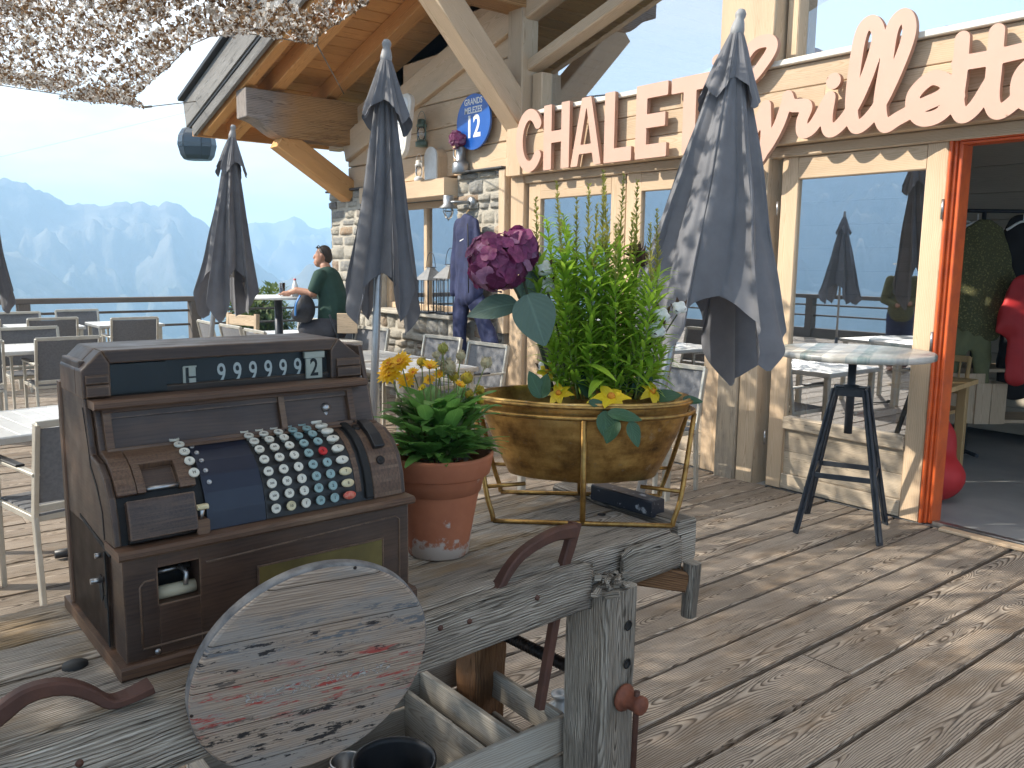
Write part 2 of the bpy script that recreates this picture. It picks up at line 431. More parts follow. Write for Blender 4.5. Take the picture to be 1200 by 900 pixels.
M['navy'] = plain('navy steel keyboard plate', (.010, .013, .027), .38, .1, (.016, .02, .035), 20, .5, .04, 60, .0005)
M['keyblack'] = plain('black keyboard plate', (.013, .013, .014), .5, 0, (.03, .028, .025), 40, .5)
M['ivory'] = plain('ivory key', (.62, .60, .52), .35, 0, (.50, .46, .36), 70, .7)
M['cream'] = plain('yellowed ivory key', (.60, .52, .33), .35, 0, (.48, .40, .22), 70, .7)
M['teal'] = plain('pale teal key', (.25, .36, .35), .35, 0, (.18, .28, .28), 70, .7)
M['redkey'] = plain('red key', (.48, .018, .020), .3, 0, (.36, .02, .02), 50, .5)
M['redkey_worn'] = plain('worn red key', (.50, .06, .035), .4, 0, (.60, .30, .20), 120, .8)
M['ink'] = plain('black ink', (.012, .012, .012), .6)
M['digit'] = plain('white numeral enamel', (.62, .62, .58), .45)
M['tagcream'] = plain('cream flag', (.55, .53, .45), .5, 0, (.45, .42, .33), 40, .6)
M['displayback'] = plain('black display drum', (.010, .011, .012), .4, 0, (.02, .021, .022), 14, .6)
M['brassplate'] = plain('dull brass plate', (.17, .135, .045), .48, .5, (.10, .08, .03), 10, .8, .08, 90, .0004)
M['bone'] = plain('paper roll', (.42, .38, .27), .6)
M['stone'] = None
M['mortar'] = plain('pale mortar', (.50, .46, .385), .95, 0, (.40, .36, .30), 9, .8, .9, 45, .012)
M['peach'] = plain('salmon sign paint', (.57, .355, .27), .6, 0, (.52, .32, .24), 5, .5, .05, 60, .001)
M['signedge'] = plain('salmon sign edge', (.46, .26, .18), .7)
M['white'] = plain('white paint', (.78, .78, .76), .5, 0, (.66, .66, .63), 20, .5)
M['white_sill'] = plain('pale sill paint', (.74, .69, .60), .5, 0, (.62, .56, .46), 20, .5)
M['orange'] = plain('orange red painted frame', (.70, .125, .024), .38, 0, (.45, .07, .02), 8, .7, .05, 70, .0006)
M['redfab'] = plain('red cushion cloth', (.52, .022, .024), .6, 0, (.40, .015, .018), 6, .6, .3, 30, .003)
M['olive'] = plain('olive spotted knit', (.085, .085, .035), .9, 0, (.28, .26, .10), 75, .9, .5, 90, .004, lo=.55, hi=.62)
M['khaki'] = plain('khaki trousers', (.17, .18, .085), .85, 0, (.12, .13, .06), 10, .8, .4, 40, .004)
M['bluejean'] = plain('navy work cloth', (.014, .019, .062), .8, 0, (.026, .036, .105), 9, .8, .6, 34, .006)
M['bluecloth'] = plain('blue cloth', (.02, .06, .22), .8)
M['blackcloth'] = plain('black cloth', (.012, .012, .014), .85)
M['tshirt'] = plain('dark green cotton', (.012, .042, .032), .85, 0, (.02, .06, .045), 9, .7, .5, 24, .006)
M['shorts'] = plain('dark grey shorts', (.035, .036, .045), .85, 0, (.05, .052, .065), 12, .7)
M['skin'] = plain('skin', (.42, .22, .145), .5, 0, (.36, .17, .11), 16, .6)
M['hair'] = plain('dark brown hair', (.030, .021, .015), .6, 0, (.055, .04, .03), 60, .8, .6, 180, .003)
M['floor_in'] = plain('grey shop floor', (.26, .265, .27), .5, 0, (.36, .36, .35), 2.2, .8, .05, 30, .001)
M['wall_in'] = wood('pale interior boards', (.58, .52, .42), (.50, .44, .35), (.33, .28, .21), ring=60, fiber=.2, contrast=.4, vary=.15)
M['dark_in'] = plain('plain interior', (.34, .30, .25), .85, 0, (.26, .23, .19), 3, .7)
M['soil'] = plain('dark potting soil', (.022, .016, .012), .95, 0, (.05, .035, .022), 40, .8, 1.0, 90, .01)
M['bluesign'] = plain('blue enamel', (.012, .085, .36), .22, 0, (.02, .11, .42), 6, .6)
M['enamel_green'] = plain('sage enamel lantern', (.16, .25, .22), .4, .1, (.10, .16, .14), 20, .6)
M['zinc'] = plain('galvanised zinc', (.34, .35, .36), .42, .8, (.22, .23, .24), 18, .7)
M['whitestone'] = plain('white milestone', (.74, .74, .72), .7, 0, (.60, .60, .57), 16, .6, .3, 50, .003)
M['cotton'] = plain('cotton fluff', (.80, .78, .73), .95, 0, (.68, .66, .60), 60, .6, .8, 90, .004)
M['husk'] = plain('brown husk', (.12, .058, .03), .75, 0, (.06, .028, .016), 50, .7)
M['stem'] = plain('green stem', (.14, .20, .045), .6, 0, (.20, .17, .06), 30, .7)
M['stem_dark'] = plain('dark stem', (.05, .055, .025), .6)
M['leafA'] = leafmat('fresh green blade', (.17, .34, .022), (.33, .50, .06), .48)
M['leafB'] = leafmat('pot plant leaf', (.085, .215, .04), (.16, .33, .075), .4, .42)
M['leafC'] = leafmat('silk rose leaf', (.020, .062, .026), (.035, .095, .035), .12, .42)
M['leafD'] = leafmat('silk hydrangea leaf', (.060, .105, .078), (.105, .165, .125), .15, .55)
M['leafE'] = leafmat('yellow green seed spike', (.25, .27, .045), (.36, .34, .085), .35)
M['petal_p'] = leafmat('purple silk petal', (.085, .010, .045), (.24, .045, .145), .3, .5)
M['petal_pl'] = leafmat('mauve silk petal', (.26, .10, .20), (.40, .20, .32), .3, .5)
M['petal_y'] = leafmat('yellow silk petal', (.80, .52, .02), (.85, .62, .03), .35, .45)
M['petal_o'] = leafmat('orange petal', (.85, .42, .01), (.90, .55, .02), .35, .5)
M['petal_oc'] = plain('orange flower eye', (.55, .15, .01), .8, 0, (.75, .35, .02), 90, .7, .8, 160, .004)
M['gold_center'] = plain('mustard seed head', (.42, .30, .02), .85, 0, (.28, .18, .02), 90, .7, .9, 200, .004)
M['fluff'] = plain('dry seed fluff', (.42, .36, .22), .95, 0, (.30, .24, .13), 90, .7, .9, 200, .004)
M['tree'] = leafmat('tree foliage', (.06, .10, .02), (.12, .16, .035), .3)
M['bark'] = plain('bark', (.08, .06, .045), .9)
M['rope'] = plain('grey cord', (.20, .18, .15), .8)
M['wire'] = plain('lift cable steel', (.10, .11, .13), .5, .5)
M['darkglass'] = plain('dark cabin glass', (.02, .026, .035), .06, 0, None, spec=.9)
M['cabin'] = plain('dark cabin shell', (.03, .034, .042), .35, .2)
M['bucket'] = plain('black rubber bucket', (.010, .011, .014), .5, 0, (.02, .021, .025), 20, .5)
M['bottleglass'] = plain('dusty glass bottle', (.26, .28, .29), .22, 0, (.34, .35, .35), 14, .6, spec=.7)
M['wedge'] = plain('black painted wood spattered white', (.012, .016, .026), .4, 0, (.45, .47, .50), 22, .9, .3, 90, .001, lo=.60, hi=.68)
M['bag'] = plain('black nylon bag', (.012, .013, .017), .6, 0, (.03, .035, .05), 16, .6, .4, 40, .004)
M['blue_trim'] = plain('blue bag trim', (.03, .16, .42), .5)
M['water'] = plain('clear plastic', (.75, .78, .80), .12, 0, None, spec=.8)

def glass_material(name, tint=(.9, .95, .97), boost=.16, ior=1.55, wob=0.0, fabric=False):
    g = NT(name); fr = g.n('ShaderNodeFresnel'); fr.inputs[0].default_value = ior
    f = g.math('ADD', g.math('MULTIPLY', fr.outputs[0], 1.6), boost, clamp=True)
    gl = g.n('ShaderNodeBsdfGlossy'); gl.inputs['Roughness'].default_value = .008; gl.inputs[0].default_value = (.92, .95, 1, 1)
    tr = g.n('ShaderNodeBsdfTransparent'); tr.inputs[0].default_value = (*tint, 1)
    if wob:
        nm = g.bump(g.noise(g.obj(), 1.3, 1, .4), wob, .02); g.l(nm, gl.inputs['Normal'])
    m = g.n('ShaderNodeMixShader'); g.l(f, m.inputs[0]); g.l(tr.outputs[0], m.inputs[1]); g.l(gl.outputs[0], m.inputs[2]); g.l(m.outputs[0], g.out.inputs[0])
    return g.mat
M['glass'] = glass_material('window glass', (.72, .78, .80), .50)
M['glass_up'] = glass_material('upper window glass', (.45, .5, .55), .45)
M['displayglass'] = glass_material('display glass', (.85, .88, .88), .0, 1.12)
M['clear'] = glass_material('drinking glass', (.93, .95, .96), .05, 1.45)

def _special():
    # umbrella cloth
    g = NT('slate parasol cloth'); p = g.obj()
    n = g.noise(p, 6, 4, .6); w = g.noise(p, 900, 1, .5)
    c = g.mix(g.range(n, .35, .7), (.125, .127, .14), (.175, .177, .192))
    b1 = g.n('ShaderNodeBsdfPrincipled'); g.sock(b1.inputs['Base Color'], c); b1.inputs['Roughness'].default_value = .75
    b1.inputs['Sheen Weight'].default_value = .15; g.l(g.bump(g.math('ADD', w, g.math('MULTIPLY', g.noise(p, 18, 3, .6), 4.0)), .12, .002), b1.inputs['Normal'])
    b2 = g.n('ShaderNodeBsdfTranslucent'); b2.inputs[0].default_value = (.10, .10, .115, 1)
    m = g.n('ShaderNodeMixShader'); m.inputs[0].default_value = .12; g.l(b1.outputs[0], m.inputs[1]); g.l(b2.outputs[0], m.inputs[2]); g.l(m.outputs[0], g.out.inputs[0])
    M['umbrella'] = g.mat
    # terracotta with lime bloom near the foot (deposits from watering)
    g = NT('terracotta'); p = g.obj(); z = g.sep(p)
    n = g.noise(p, 9, 5, .65); n2 = g.noise(p, 34, 4, .65)
    c = g.mix(g.range(n, .3, .7), (.42, .15, .075), (.32, .105, .052))
    lime = g.math('ADD', g.math('MULTIPLY', n, .75), g.math('MULTIPLY', n2, .35))
    hgt = g.range(z[2], .015, .12, .13, -.06)
    side = g.math('MULTIPLY_ADD', z[1], .75, 0.0)
    f = g.range(g.math('ADD', g.math('ADD', lime, hgt), side), .60, .66, 0.0, .85)
    c = g.mix(f, c, (.50, .44, .38))
    g.principled(c, .8, 0, g.bump(n2, .25, .002), .3); M['terra'] = g.mat
    # gilded tub: hammered, tarnished
    g = NT('tarnished gilt tub'); p = g.obj()
    n = g.noise(p, 6, 6, .7); q = g.vmath('MULTIPLY', p, (7.0, 7.0, 30.0)); n2 = g.noise(q, 1, 4, .6); n3 = g.noise(p, 60, 4, .7)
    f = g.math('ADD', g.math('MULTIPLY', n, 1.0), g.math('MULTIPLY_ADD', n2, .4, -.13))
    c = g.ramp(f, [(.36, (.075, .042, .018)), (.50, (.30, .17, .052)), (.62, (.52, .32, .10)), (.76, (.66, .45, .17))])
    sp = g.range(g.noise(p, 26, 6, .7), .60, .68, 0.0, .7); c = g.mix(sp, c, (.36, .27, .17))
    g.principled(c, g.math('MULTIPLY_ADD', n3, .45, .16), .85, g.bump(g.math('ADD', n2, n3), .35, .0025)); M['gold'] = g.mat
    # masonry stones coloured one by one
    g = NT('field stone'); r = g.sep(g.rnd()); p = g.obj(); n = g.noise(p, 14, 6, .7); n2 = g.noise(p, 60, 4, .7)
    c = g.ramp(r[0], [(0, (.36, .335, .285)), (.3, (.45, .415, .345)), (.55, (.29, .285, .27)), (.75, (.20, .205, .21)), (.88, (.34, .215, .125)), (1, (.42, .38, .32))])
    c = g.mix(g.range(n, .35, .7, 0, .65), c, (.52, .48, .40)); c = g.mix(g.range(n2, .5, .75, 0, .5), c, (.16, .155, .15))
    g.principled(c, .92, 0, g.bump(g.math('ADD', g.math('MULTIPLY', n, 3.0), n2), .9, .012), .15); M['stone'] = g.mat
    # round board: bare wood with remnants of red, black and white paint
    g = NT('worn painted disc'); uv = g.sep(g.uv()); u, v = uv[0], uv[1]
    r = g.sep(g.rnd())
    wv = g.noise(g.xyz(g.math('MULTIPLY', u, 6.0), g.math('MULTIPLY', v, 20.0), 1.0), 1, 3)
    ph = g.math('FRACT', g.math('MULTIPLY', g.math('ADD', v, g.math('MULTIPLY', wv, .012)), 190.0))
    fine = g.noise(g.xyz(g.math('MULTIPLY', u, 8.0), g.math('MULTIPLY', v, 300.0), 2.0), 1, 3, .6)
    f = g.math('ADD', g.math('MULTIPLY', g.ramp(ph, [(0, 0.1), (.7, .6), (.9, .7), (1, .1)]), .6), g.math('MULTIPLY_ADD', fine, 1.5, -.6), clamp=True)
    c = g.ramp(f, [(0, (.46, .365, .285)), (.5, (.27, .205, .155)), (1, (.06, .042, .032))])
    gr = g.noise(g.xyz(g.math('MULTIPLY', u, 5.0), g.math('MULTIPLY', v, 14.0), 4.0), 1, 5, .6)
    c = g.mix(g.range(gr, .46, .62, 0, .7), c, (.25, .24, .225))
    def flakes(lo, hi, sx, sy, seed, th, soft=.03):
        nn = g.noise(g.xyz(g.math('MULTIPLY', u, sx), g.math('MULTIPLY', v, sy), seed), 1, 6, .72)
        band = g.math('MULTIPLY', g.range(v, lo - .02, lo + .01), g.range(v, hi - .01, hi + .02, 1.0, 0.0))
        return g.math('MULTIPLY', band, g.range(nn, th, th + soft))
    c = g.mix(flakes(-.078, .030, 13.0, 60.0, 7.0, .54, .06), c, (.33, .06, .05))
    c = g.mix(g.math('MULTIPLY', flakes(-.19, -.07, 15.0, 55.0, 11.0, .55), .95), c, (.015, .015, .017))
    c = g.mix(g.math('MULTIPLY', flakes(.02, .10, 16.0, 60.0, 15.0, .565), .95), c, (.02, .02, .023))
    c = g.mix(flakes(.055, .135, 9.0, 45.0, 19.0, .56), c, (.13, .135, .145))
    joint = g.range(g.math('ABSOLUTE', g.math('SUBTRACT', g.math('FRACT', g.math('ADD', g.math('MULTIPLY', v, 11.0), .35)), .5)), .0, .014, 1.0, 0.0)
    c = g.mix(joint, c, (.02, .016, .013))
    h = g.math('SUBTRACT', g.math('MULTIPLY', f, -1.0), g.math('MULTIPLY', joint, 3.0))
    g.principled(c, .75, 0, g.bump(h, .6, .0015), .25); M['disc'] = g.mat
    # bar-table top of mixed painted boards
    g = NT('striped bar top'); p = g.sep(g.obj()); idx = g.math('FLOOR', g.math('MULTIPLY', g.math('ADD', p[0], 5.0), 16.0))
    wn = g.n('ShaderNodeTexWhiteNoise', noise_dimensions='1D'); g.l(idx, wn.inputs['W'])
    c = g.ramp(wn.outputs[0], [(0, (.50, .47, .41)), (.25, (.30, .34, .33)), (.5, (.17, .235, .23)), (.7, (.52, .51, .47)), (.85, (.30, .31, .30)), (1, (.55, .54, .50))], 'CONSTANT')
    n = g.noise(g.vmath('MULTIPLY', g.obj(), (60.0, 6.0, 6.0)), 1, 4, .6); c = g.mix(g.range(n, .4, .7, 0, .6), c, (.48, .46, .42))
    g.principled(c, .33, 0, None, .6); M['tabletop_strip'] = g.mat
    # camouflage flakes
    g = NT('camouflage foil'); r = g.sep(g.rnd())
    c = g.ramp(r[0], [(0, (.16, .095, .05)), (.42, (.24, .155, .09)), (.55, (.42, .37, .31)), (.75, (.62, .60, .57)), (1, (.80, .79, .77))])
    b1 = g.n('ShaderNodeBsdfDiffuse'); g.sock(b1.inputs[0], c); b2 = g.n('ShaderNodeBsdfTranslucent'); g.sock(b2.inputs[0], c)
    m = g.n('ShaderNodeMixShader'); m.inputs[0].default_value = .45; g.l(b1.outputs[0], m.inputs[1]); g.l(b2.outputs[0], m.inputs[2]); g.l(m.outputs[0], g.out.inputs[0])
    M['camo'] = g.mat
    # mountain
    g = NT('alpine slope'); p = g.obj(); nz = g.sep(g.n('ShaderNodeNewGeometry').outputs['Normal'])
    z = g.sep(p)
    n = g.noise(p, .006, 7, .65); n2 = g.noise(p, .03, 5, .6)
    c = g.mix(g.range(n, .40, .60), (.022, .042, .020), (.10, .10, .062))
    c = g.mix(g.range(g.math('ADD', z[2], g.math('MULTIPLY', n2, 120.0)), -40.0, 60.0), c, (.17, .16, .14))
    c = g.mix(g.range(n2, .5, .7, 0, .45), c, (.22, .21, .19))
    g.principled(c, .95, 0, g.bump(n2, .6, 10.0), .1); M['mountain'] = g.mat
    g = NT('grassy hillside'); p = g.obj()
    c = g.mix(g.range(g.noise(p, .25, 6, .6), .4, .65), (.055, .085, .022), (.12, .12, .05)); g.principled(c, .95, 0, None, .1); M['hill'] = g.mat
_special()
def edge_wear(m, col, amt):
    t = m.node_tree; g = NT.__new__(NT); g.t = t; g.mat = m
    pr = [n for n in t.nodes if n.type == 'BSDF_PRINCIPLED'][0]; src = pr.inputs['Base Color'].links[0].from_socket
    b = g.n('ShaderNodeBevel', samples=4); b.inputs[0].default_value = .006
    nrm = g.n('ShaderNodeNewGeometry').outputs['Normal']
    d = g.n('ShaderNodeVectorMath', operation='DOT_PRODUCT'); g.l(b.outputs[0], d.inputs[0]); g.l(nrm, d.inputs[1])
    n = g.noise(g.obj(), 30, 5, .7)
    f = g.math('MULTIPLY', g.range(d.outputs['Value'], .985, .90, 0.0, 1.0), g.range(n, .35, .6, 0.15, amt))
    dust = g.noise(g.obj(), 7, 5, .65)
    src = g.mix(g.range(dust, .48, .72, 0.0, .20), src, (.10, .075, .058))
    t.links.new(g.mix(f, src, col), pr.inputs['Base Color'])
    r = g.noise(g.obj(), 12, 4, .6); t.links.new(g.math('MULTIPLY_ADD', r, .5, .18), pr.inputs['Roughness'])
edge_wear(M['reg'], (.25, .155, .095), .85)
# ---------------------------------------------------------------- render, camera, light
SC.render.engine = 'CYCLES'
SC.cycles.use_denoising = True
try: SC.cycles.denoiser = 'OPENIMAGEDENOISE'
except Exception: pass
SC.cycles.max_bounces = 7; SC.cycles.diffuse_bounces = 3; SC.cycles.glossy_bounces = 4; SC.cycles.transmission_bounces = 6; SC.cycles.transparent_max_bounces = 12; SC.cycles.volume_bounces = 1
SC.cycles.sample_clamp_indirect = 6
SC.view_settings.view_transform = 'Standard'; SC.view_settings.look = 'None'; SC.view_settings.gamma = 1; SC.view_settings.use_curve_mapping = False
EXPOSURE = 1.24
SC.view_settings.exposure = EXPOSURE
cam = bpy.data.cameras.new('camera'); co = bpy.data.objects.new('camera', cam); COL.objects.link(co); SC.camera = co
cam.sensor_width = 36; cam.lens = F_PX / 1200 * 36; cam.clip_end = 20000; cam.clip_start = .02
right = Vector((AX.x, AY.x, AZ.x)); down = Vector((AX.y, AY.y, AZ.y)); fwd = Vector((AX.z, AY.z, AZ.z))
mw = Matrix((right, -down, -fwd)).transposed().to_4x4(); mw.translation = CAM; co.matrix_world = mw

SUN = Vector((-.56, -.84, .67)).normalized()
SUN_EL = math.asin(SUN.z); SUN_AZ = math.atan2(SUN.x, SUN.y)
sl = bpy.data.lights.new('sun', 'SUN'); so = bpy.data.objects.new('sun', sl); COL.objects.link(so)
sl.energy = 3.4; sl.angle = R(.53); sl.color = (1, .925, .80)
so.rotation_euler = (-SUN).to_track_quat('-Z', 'Y').to_euler()

world = bpy.data.worlds.new('World'); SC.world = world; world.use_nodes = True
def build_world():
    t = world.node_tree; t.nodes.clear(); N = t.nodes.new
    g = NT.__new__(NT); g.t = t; g.mat = None
    out = N('ShaderNodeOutputWorld'); bg = N('ShaderNodeBackground'); bg.inputs[1].default_value = .14
    sky = N('ShaderNodeTexSky'); sky.sky_type = 'NISHITA'; sky.sun_disc = False
    sky.sun_elevation = SUN_EL; sky.sun_rotation = SUN_AZ; sky.altitude = 1800; sky.air_density = 1.0; sky.dust_density = .8; sky.ozone_density = 1.2
    d = N('ShaderNodeTexCoord').outputs['Generated']; s = g.sep(d)
    zz = g.math('ADD', g.math('MAXIMUM', s[2], 0.0), .16)
    p = g.xyz(g.math('DIVIDE', s[0], zz), g.math('DIVIDE', s[1], zz), 0.0)
    n = g.noise(p, .95, 6, .58, dist=.35); n2 = g.noise(p, .42, 3, .5)
    # banks of bright cloud gather over the valley side (low, to the west)
    side = g.range(g.math('ADD', g.math('MULTIPLY', s[0], -.90), g.math('MULTIPLY', s[1], -.10)), .50, .97, -.06, .17)
    low = g.range(s[2], .0, .75, .07, -.06)
    f = g.math('ADD', g.math('ADD', g.math('MULTIPLY', n, .7), g.math('MULTIPLY', n2, .4)), g.math('ADD', side, low))
    f = g.math('ADD', f, g.range(s[2], .28, .8, 0.0, .22))          # unseen overhead veil, added to whiten the fill light
    f = g.math('ADD', f, g.range(s[1], -.95, -.35, -.13, 0.0))
    f = g.range(f, .54, .70)
    f = g.math('MULTIPLY', f, g.range(s[2], -.05, .05))
    shade = g.noise(p, 2.2, 5, .6)
    cl = g.mix(shade, (7.2, 7.4, 7.5), (9.2, 9.1, 8.9))
    dim = g.math('MULTIPLY', g.range(s[2], .12, .55, .60, 1.0), g.math('MULTIPLY_ADD', g.noise(p, 1.7, 5, .6), .9, .62)); cl = g.mix(1.0, cl, g.xyz(dim, dim, dim), 'MULTIPLY')      # low banks dimmed; overhead cloud stays brighter as added fill light
    c = g.mix(f, g.mix(1.0, sky.outputs[0], (1.17, 1.0, .81), 'MULTIPLY'), cl)
    t.links.new(c, bg.inputs[0]); t.links.new(bg.outputs[0], out.inputs[0])
build_world()

# ---------------------------------------------------------------- mountains, hillside, air
def ridge_height(az, tab):
    for (a0, h0), (a1, h1) in zip(tab, tab[1:]):
        if a0 <= az <= a1: return h0 + (h1 - h0) * (az - a0) / (a1 - a0)
    return tab[-1][1] if az > tab[-1][0] else tab[0][1]
def px_az(u, v, d):      # azimuth from -X axis towards +Y, and height at horizontal distance d
    r = ray(u, v); return math.degrees(math.atan2(r.y, -r.x)), EYE + d * r.z / math.hypot(r.x, r.y)
def mountain(name, dist, prof, rough, width, seed, mat, floor=-420, seg=.22, lo=-110, hi=100, spread=1.0):
    tab = sorted(prof); mb = MB(); nr = 64
    azs = np.arange(lo, hi, seg); g = []
    for az in azs:
        H = ridge_height(az, tab); a = R(az); row = []
        for j in range(nr + 1):
            t = j / nr; s = 1 - t                            # t = 0 crest, 1 valley
            d = dist - width * t
            x, y = -math.cos(a) * d, math.sin(a) * d
            q = Vector((x * .0062, y * .0062, seed))
            rg = mnoise.ridged_multi_fractal(q, 1.0, 2.1, 6, 1.0, 2.0) - 1.1
            z = floor + (H - floor) * (s ** 1.25) + rg * rough * (0.05 + .95 * min(1, t * 3.2)) * (1 - t * .4) + mnoise.fractal(q * 4.5, 1, 2.1, 5) * rough * .34 * min(1, t * 9)
            if t == 0: z = H + mnoise.fractal(Vector((az * .8, seed, 0)), 1, 2, 5) * rough * .13
            row.append(mb.add((x, y, z)))
        a_ = R(az); row = [mb.add((-math.cos(a_) * (dist + width * .7), math.sin(a_) * (dist + width * .7), floor))] + row
        g.append(row)
    for i in range(len(azs) - 1):
        for j in range(nr + 1):
            mb.face((g[i][j], g[i][j + 1], g[i + 1][j + 1], g[i + 1][j]), None, None, 0, True)
    o = mb.build(name, mat); setting(o); return o
D1, D2, D3 = 1500.0, 2300.0, 1150.0
P1 = [px_az(u, v, D1) for u, v in ((-160, 225), (-80, 200), (0, 211), (30, 218), (62, 231), (98, 243), (110, 238), (135, 234), (150, 240), (172, 243), (185, 240), (200, 238), (215, 246), (232, 260), (250, 270), (275, 285), (330, 330), (380, 362), (430, 380))]
P1 = [(-110, 120), (-90, 150), (-75, 120), (-62, 185), (-50, 150), (-38, 175), (-25, 140)] + [p for p in P1 if p[0] > -20] + [(60, -150), (100, -150)]
mountain('mountains', D1, P1, 105, 1000, 3.3, M['mountain'])
P2 = [px_az(u, v, D2) for u, v in ((200, 275), (260, 268), (300, 258), (318, 262), (345, 256), (365, 264), (385, 268), (400, 262), (470, 250), (560, 262))]
P2 = [(-110, 180), (-10, 130)] + P2 + [(70, 170), (100, 150)]
mountain('mountains', D2, P2, 110, 900, 8.1, M['mountain'], floor=-300)
P3 = [px_az(u, v, D3) for u, v in ((-120, 262), (0, 292), (40, 305), (90, 338), (120, 372), (230, 400), (300, 345), (350, 320), (400, 300), (460, 285))]
P3 = [(-110, 20), (-60, -30), (-20, 15)] + [p for p in P3 if p[0] > -15] + [(60, 10), (100, 0)]
mountain('mountains', D3, P3, 60, 620, 5.7, M['mountain'], floor=-330)
# the near slope that carries the terrace and drops into the valley
mb = MB(); g = []
for i in range(61):
    row = []
    for j in range(41):
        a = R(-120 + 240 * i / 60); d = 9 + (j / 40) ** 1.8 * 3000
        x, y = -math.cos(a) * d, math.sin(a) * d
        z = -3.2 - max(0, d - 18) * .34 + mnoise.noise((x * .03, y * .03, 0)) * min(8, d * .05)
        row.append(mb.add((x, y, max(z, -400 + mnoise.noise((x * .004, y * .004, 3)) * 40))))
    g.append(row)
for i in range(60):
    for j in range(40): mb.face((g[i][j], g[i + 1][j], g[i + 1][j + 1], g[i][j + 1]), None, None, 0, True)
setting(mb.build('ground', M['hill']))
def build_haze():
    mb = MB(); lo, hi = (-3300, -3300, -425), (3300, 3300, 225)
    c = [mb.add((x, y, z)) for z in (lo[2], hi[2]) for y in (lo[1], hi[1]) for x in (lo[0], hi[0])]
    for f in ((0, 2, 3, 1), (4, 5, 7, 6), (0, 1, 5, 4), (2, 6, 7, 3), (0, 4, 6, 2), (1, 3, 7, 5)): mb.face([c[k] for k in f])
    m = bpy.data.materials.new('valley haze'); m.use_nodes = True; t = m.node_tree; t.nodes.clear()
    o = t.nodes.new('ShaderNodeOutputMaterial'); v = t.nodes.new('ShaderNodeVolumePrincipled')
    v.inputs['Color'].default_value = (.47, .72, 1.0, 1); v.inputs['Density'].default_value = .00066; v.inputs['Anisotropy'].default_value = .1
    t.links.new(v.outputs[0], o.inputs[1])
    h = mb.build('haze', m); h['kind'] = 'stuff'; h.visible_shadow = True
    try: m.cycles.homogeneous_volume = True
    except Exception: pass
build_haze()

# ---------------------------------------------------------------- terrace deck
X0, PITCH = -1.595, .2405
def build_deck():
    mb = MB()
    k = -18
    for i in range(-19, 56):
        xr = X0 - PITCH * i; xl = xr - PITCH; xc = (xr + xl) / 2
        y = -7.0 + U(0, 2.5); 
        ys = [-7.0]
        while y < 5.2:
            ys.append(y); y += U(2.8, 4.2)
        if 5.235 - ys[-1] < .5: ys.pop()
        ys.append(5.235)
        for a, b in zip(ys, ys[1:]):
            zt = U(-.0025, .0025)
            timber(mb, (xc, a + .002, -.02 + zt), (xc, b - .002, -.02 + zt), PITCH - U(.014, .022), .04, (0, 0, 1), .005, segs=max(1, int((b - a) / .8)), jit=.0016)
    o = mb.build('deck', M['deck']); setting(o)
    mb = MB(); slab(mb, (-15.2, -7.1, -.075), (17.6, 0, 0), (0, 12.6, 0)); setting(mb.build('deck_gap_shade', M['black']))  # black sheet added as painted shade behind the gaps between boards
build_deck()

# ---------------------------------------------------------------- railings
def railing(name, p0, p1, label, n, skip=()):
    t = thing(name, label, 'railing', p0); p0, p1 = Vector(p0), Vector(p1); d = p1 - p0; L = d.length; dn = d.normalized()
    w = Vector((-dn.y, dn.x, 0))
    mb = MB(); timber(mb, (0, 0, .93), d + V3(0, 0, .93), .16, .085, ch=.01, segs=8, jit=.004); mb.build('handrail', M['rail'], t)
    for z in (.735, .50): mb = MB(); tube(mb, [(0, 0, z), d + V3(0, 0, z)], .02, 8); mb.build('rail_bar', M['rail'], t)
    mb = MB(); timber(mb, (0, 0, .10), d + V3(0, 0, .10), .10, .22, ch=.01, segs=8, jit=.004); mb.build('kick_board', M['rail'], t)
    for k in range(n):
        c = dn * (L * (k + .5) / n); mb = MB(); timber(mb, c + V3(0, 0, -.1), c + V3(0, 0, .888), .20, .17, dn, .012, 3, .003); mb.build('post', M['rail'], t)
    return t
railing('railing', (-14.6, -6.7, 0), (-14.6, 8.6, 0), 'dark timber railing of the terrace running across in front of the hazy valley', 6)
railing('railing', (-14.4, -6.8, 0), (2.4, -6.8, 0), 'dark timber railing along the far side of the terrace, seen in the glass door reflection', 7)
# ---------------------------------------------------------------- the chalet
YF = 5.27
ch = thing('chalet', 'timber and stone mountain chalet restaurant with a wide roof overhang and glazed front', 'building', (0, 0, 0))
def rk(x): return 3.555 + .283 * (x + 9.88)       # underside of the rafters along the slope

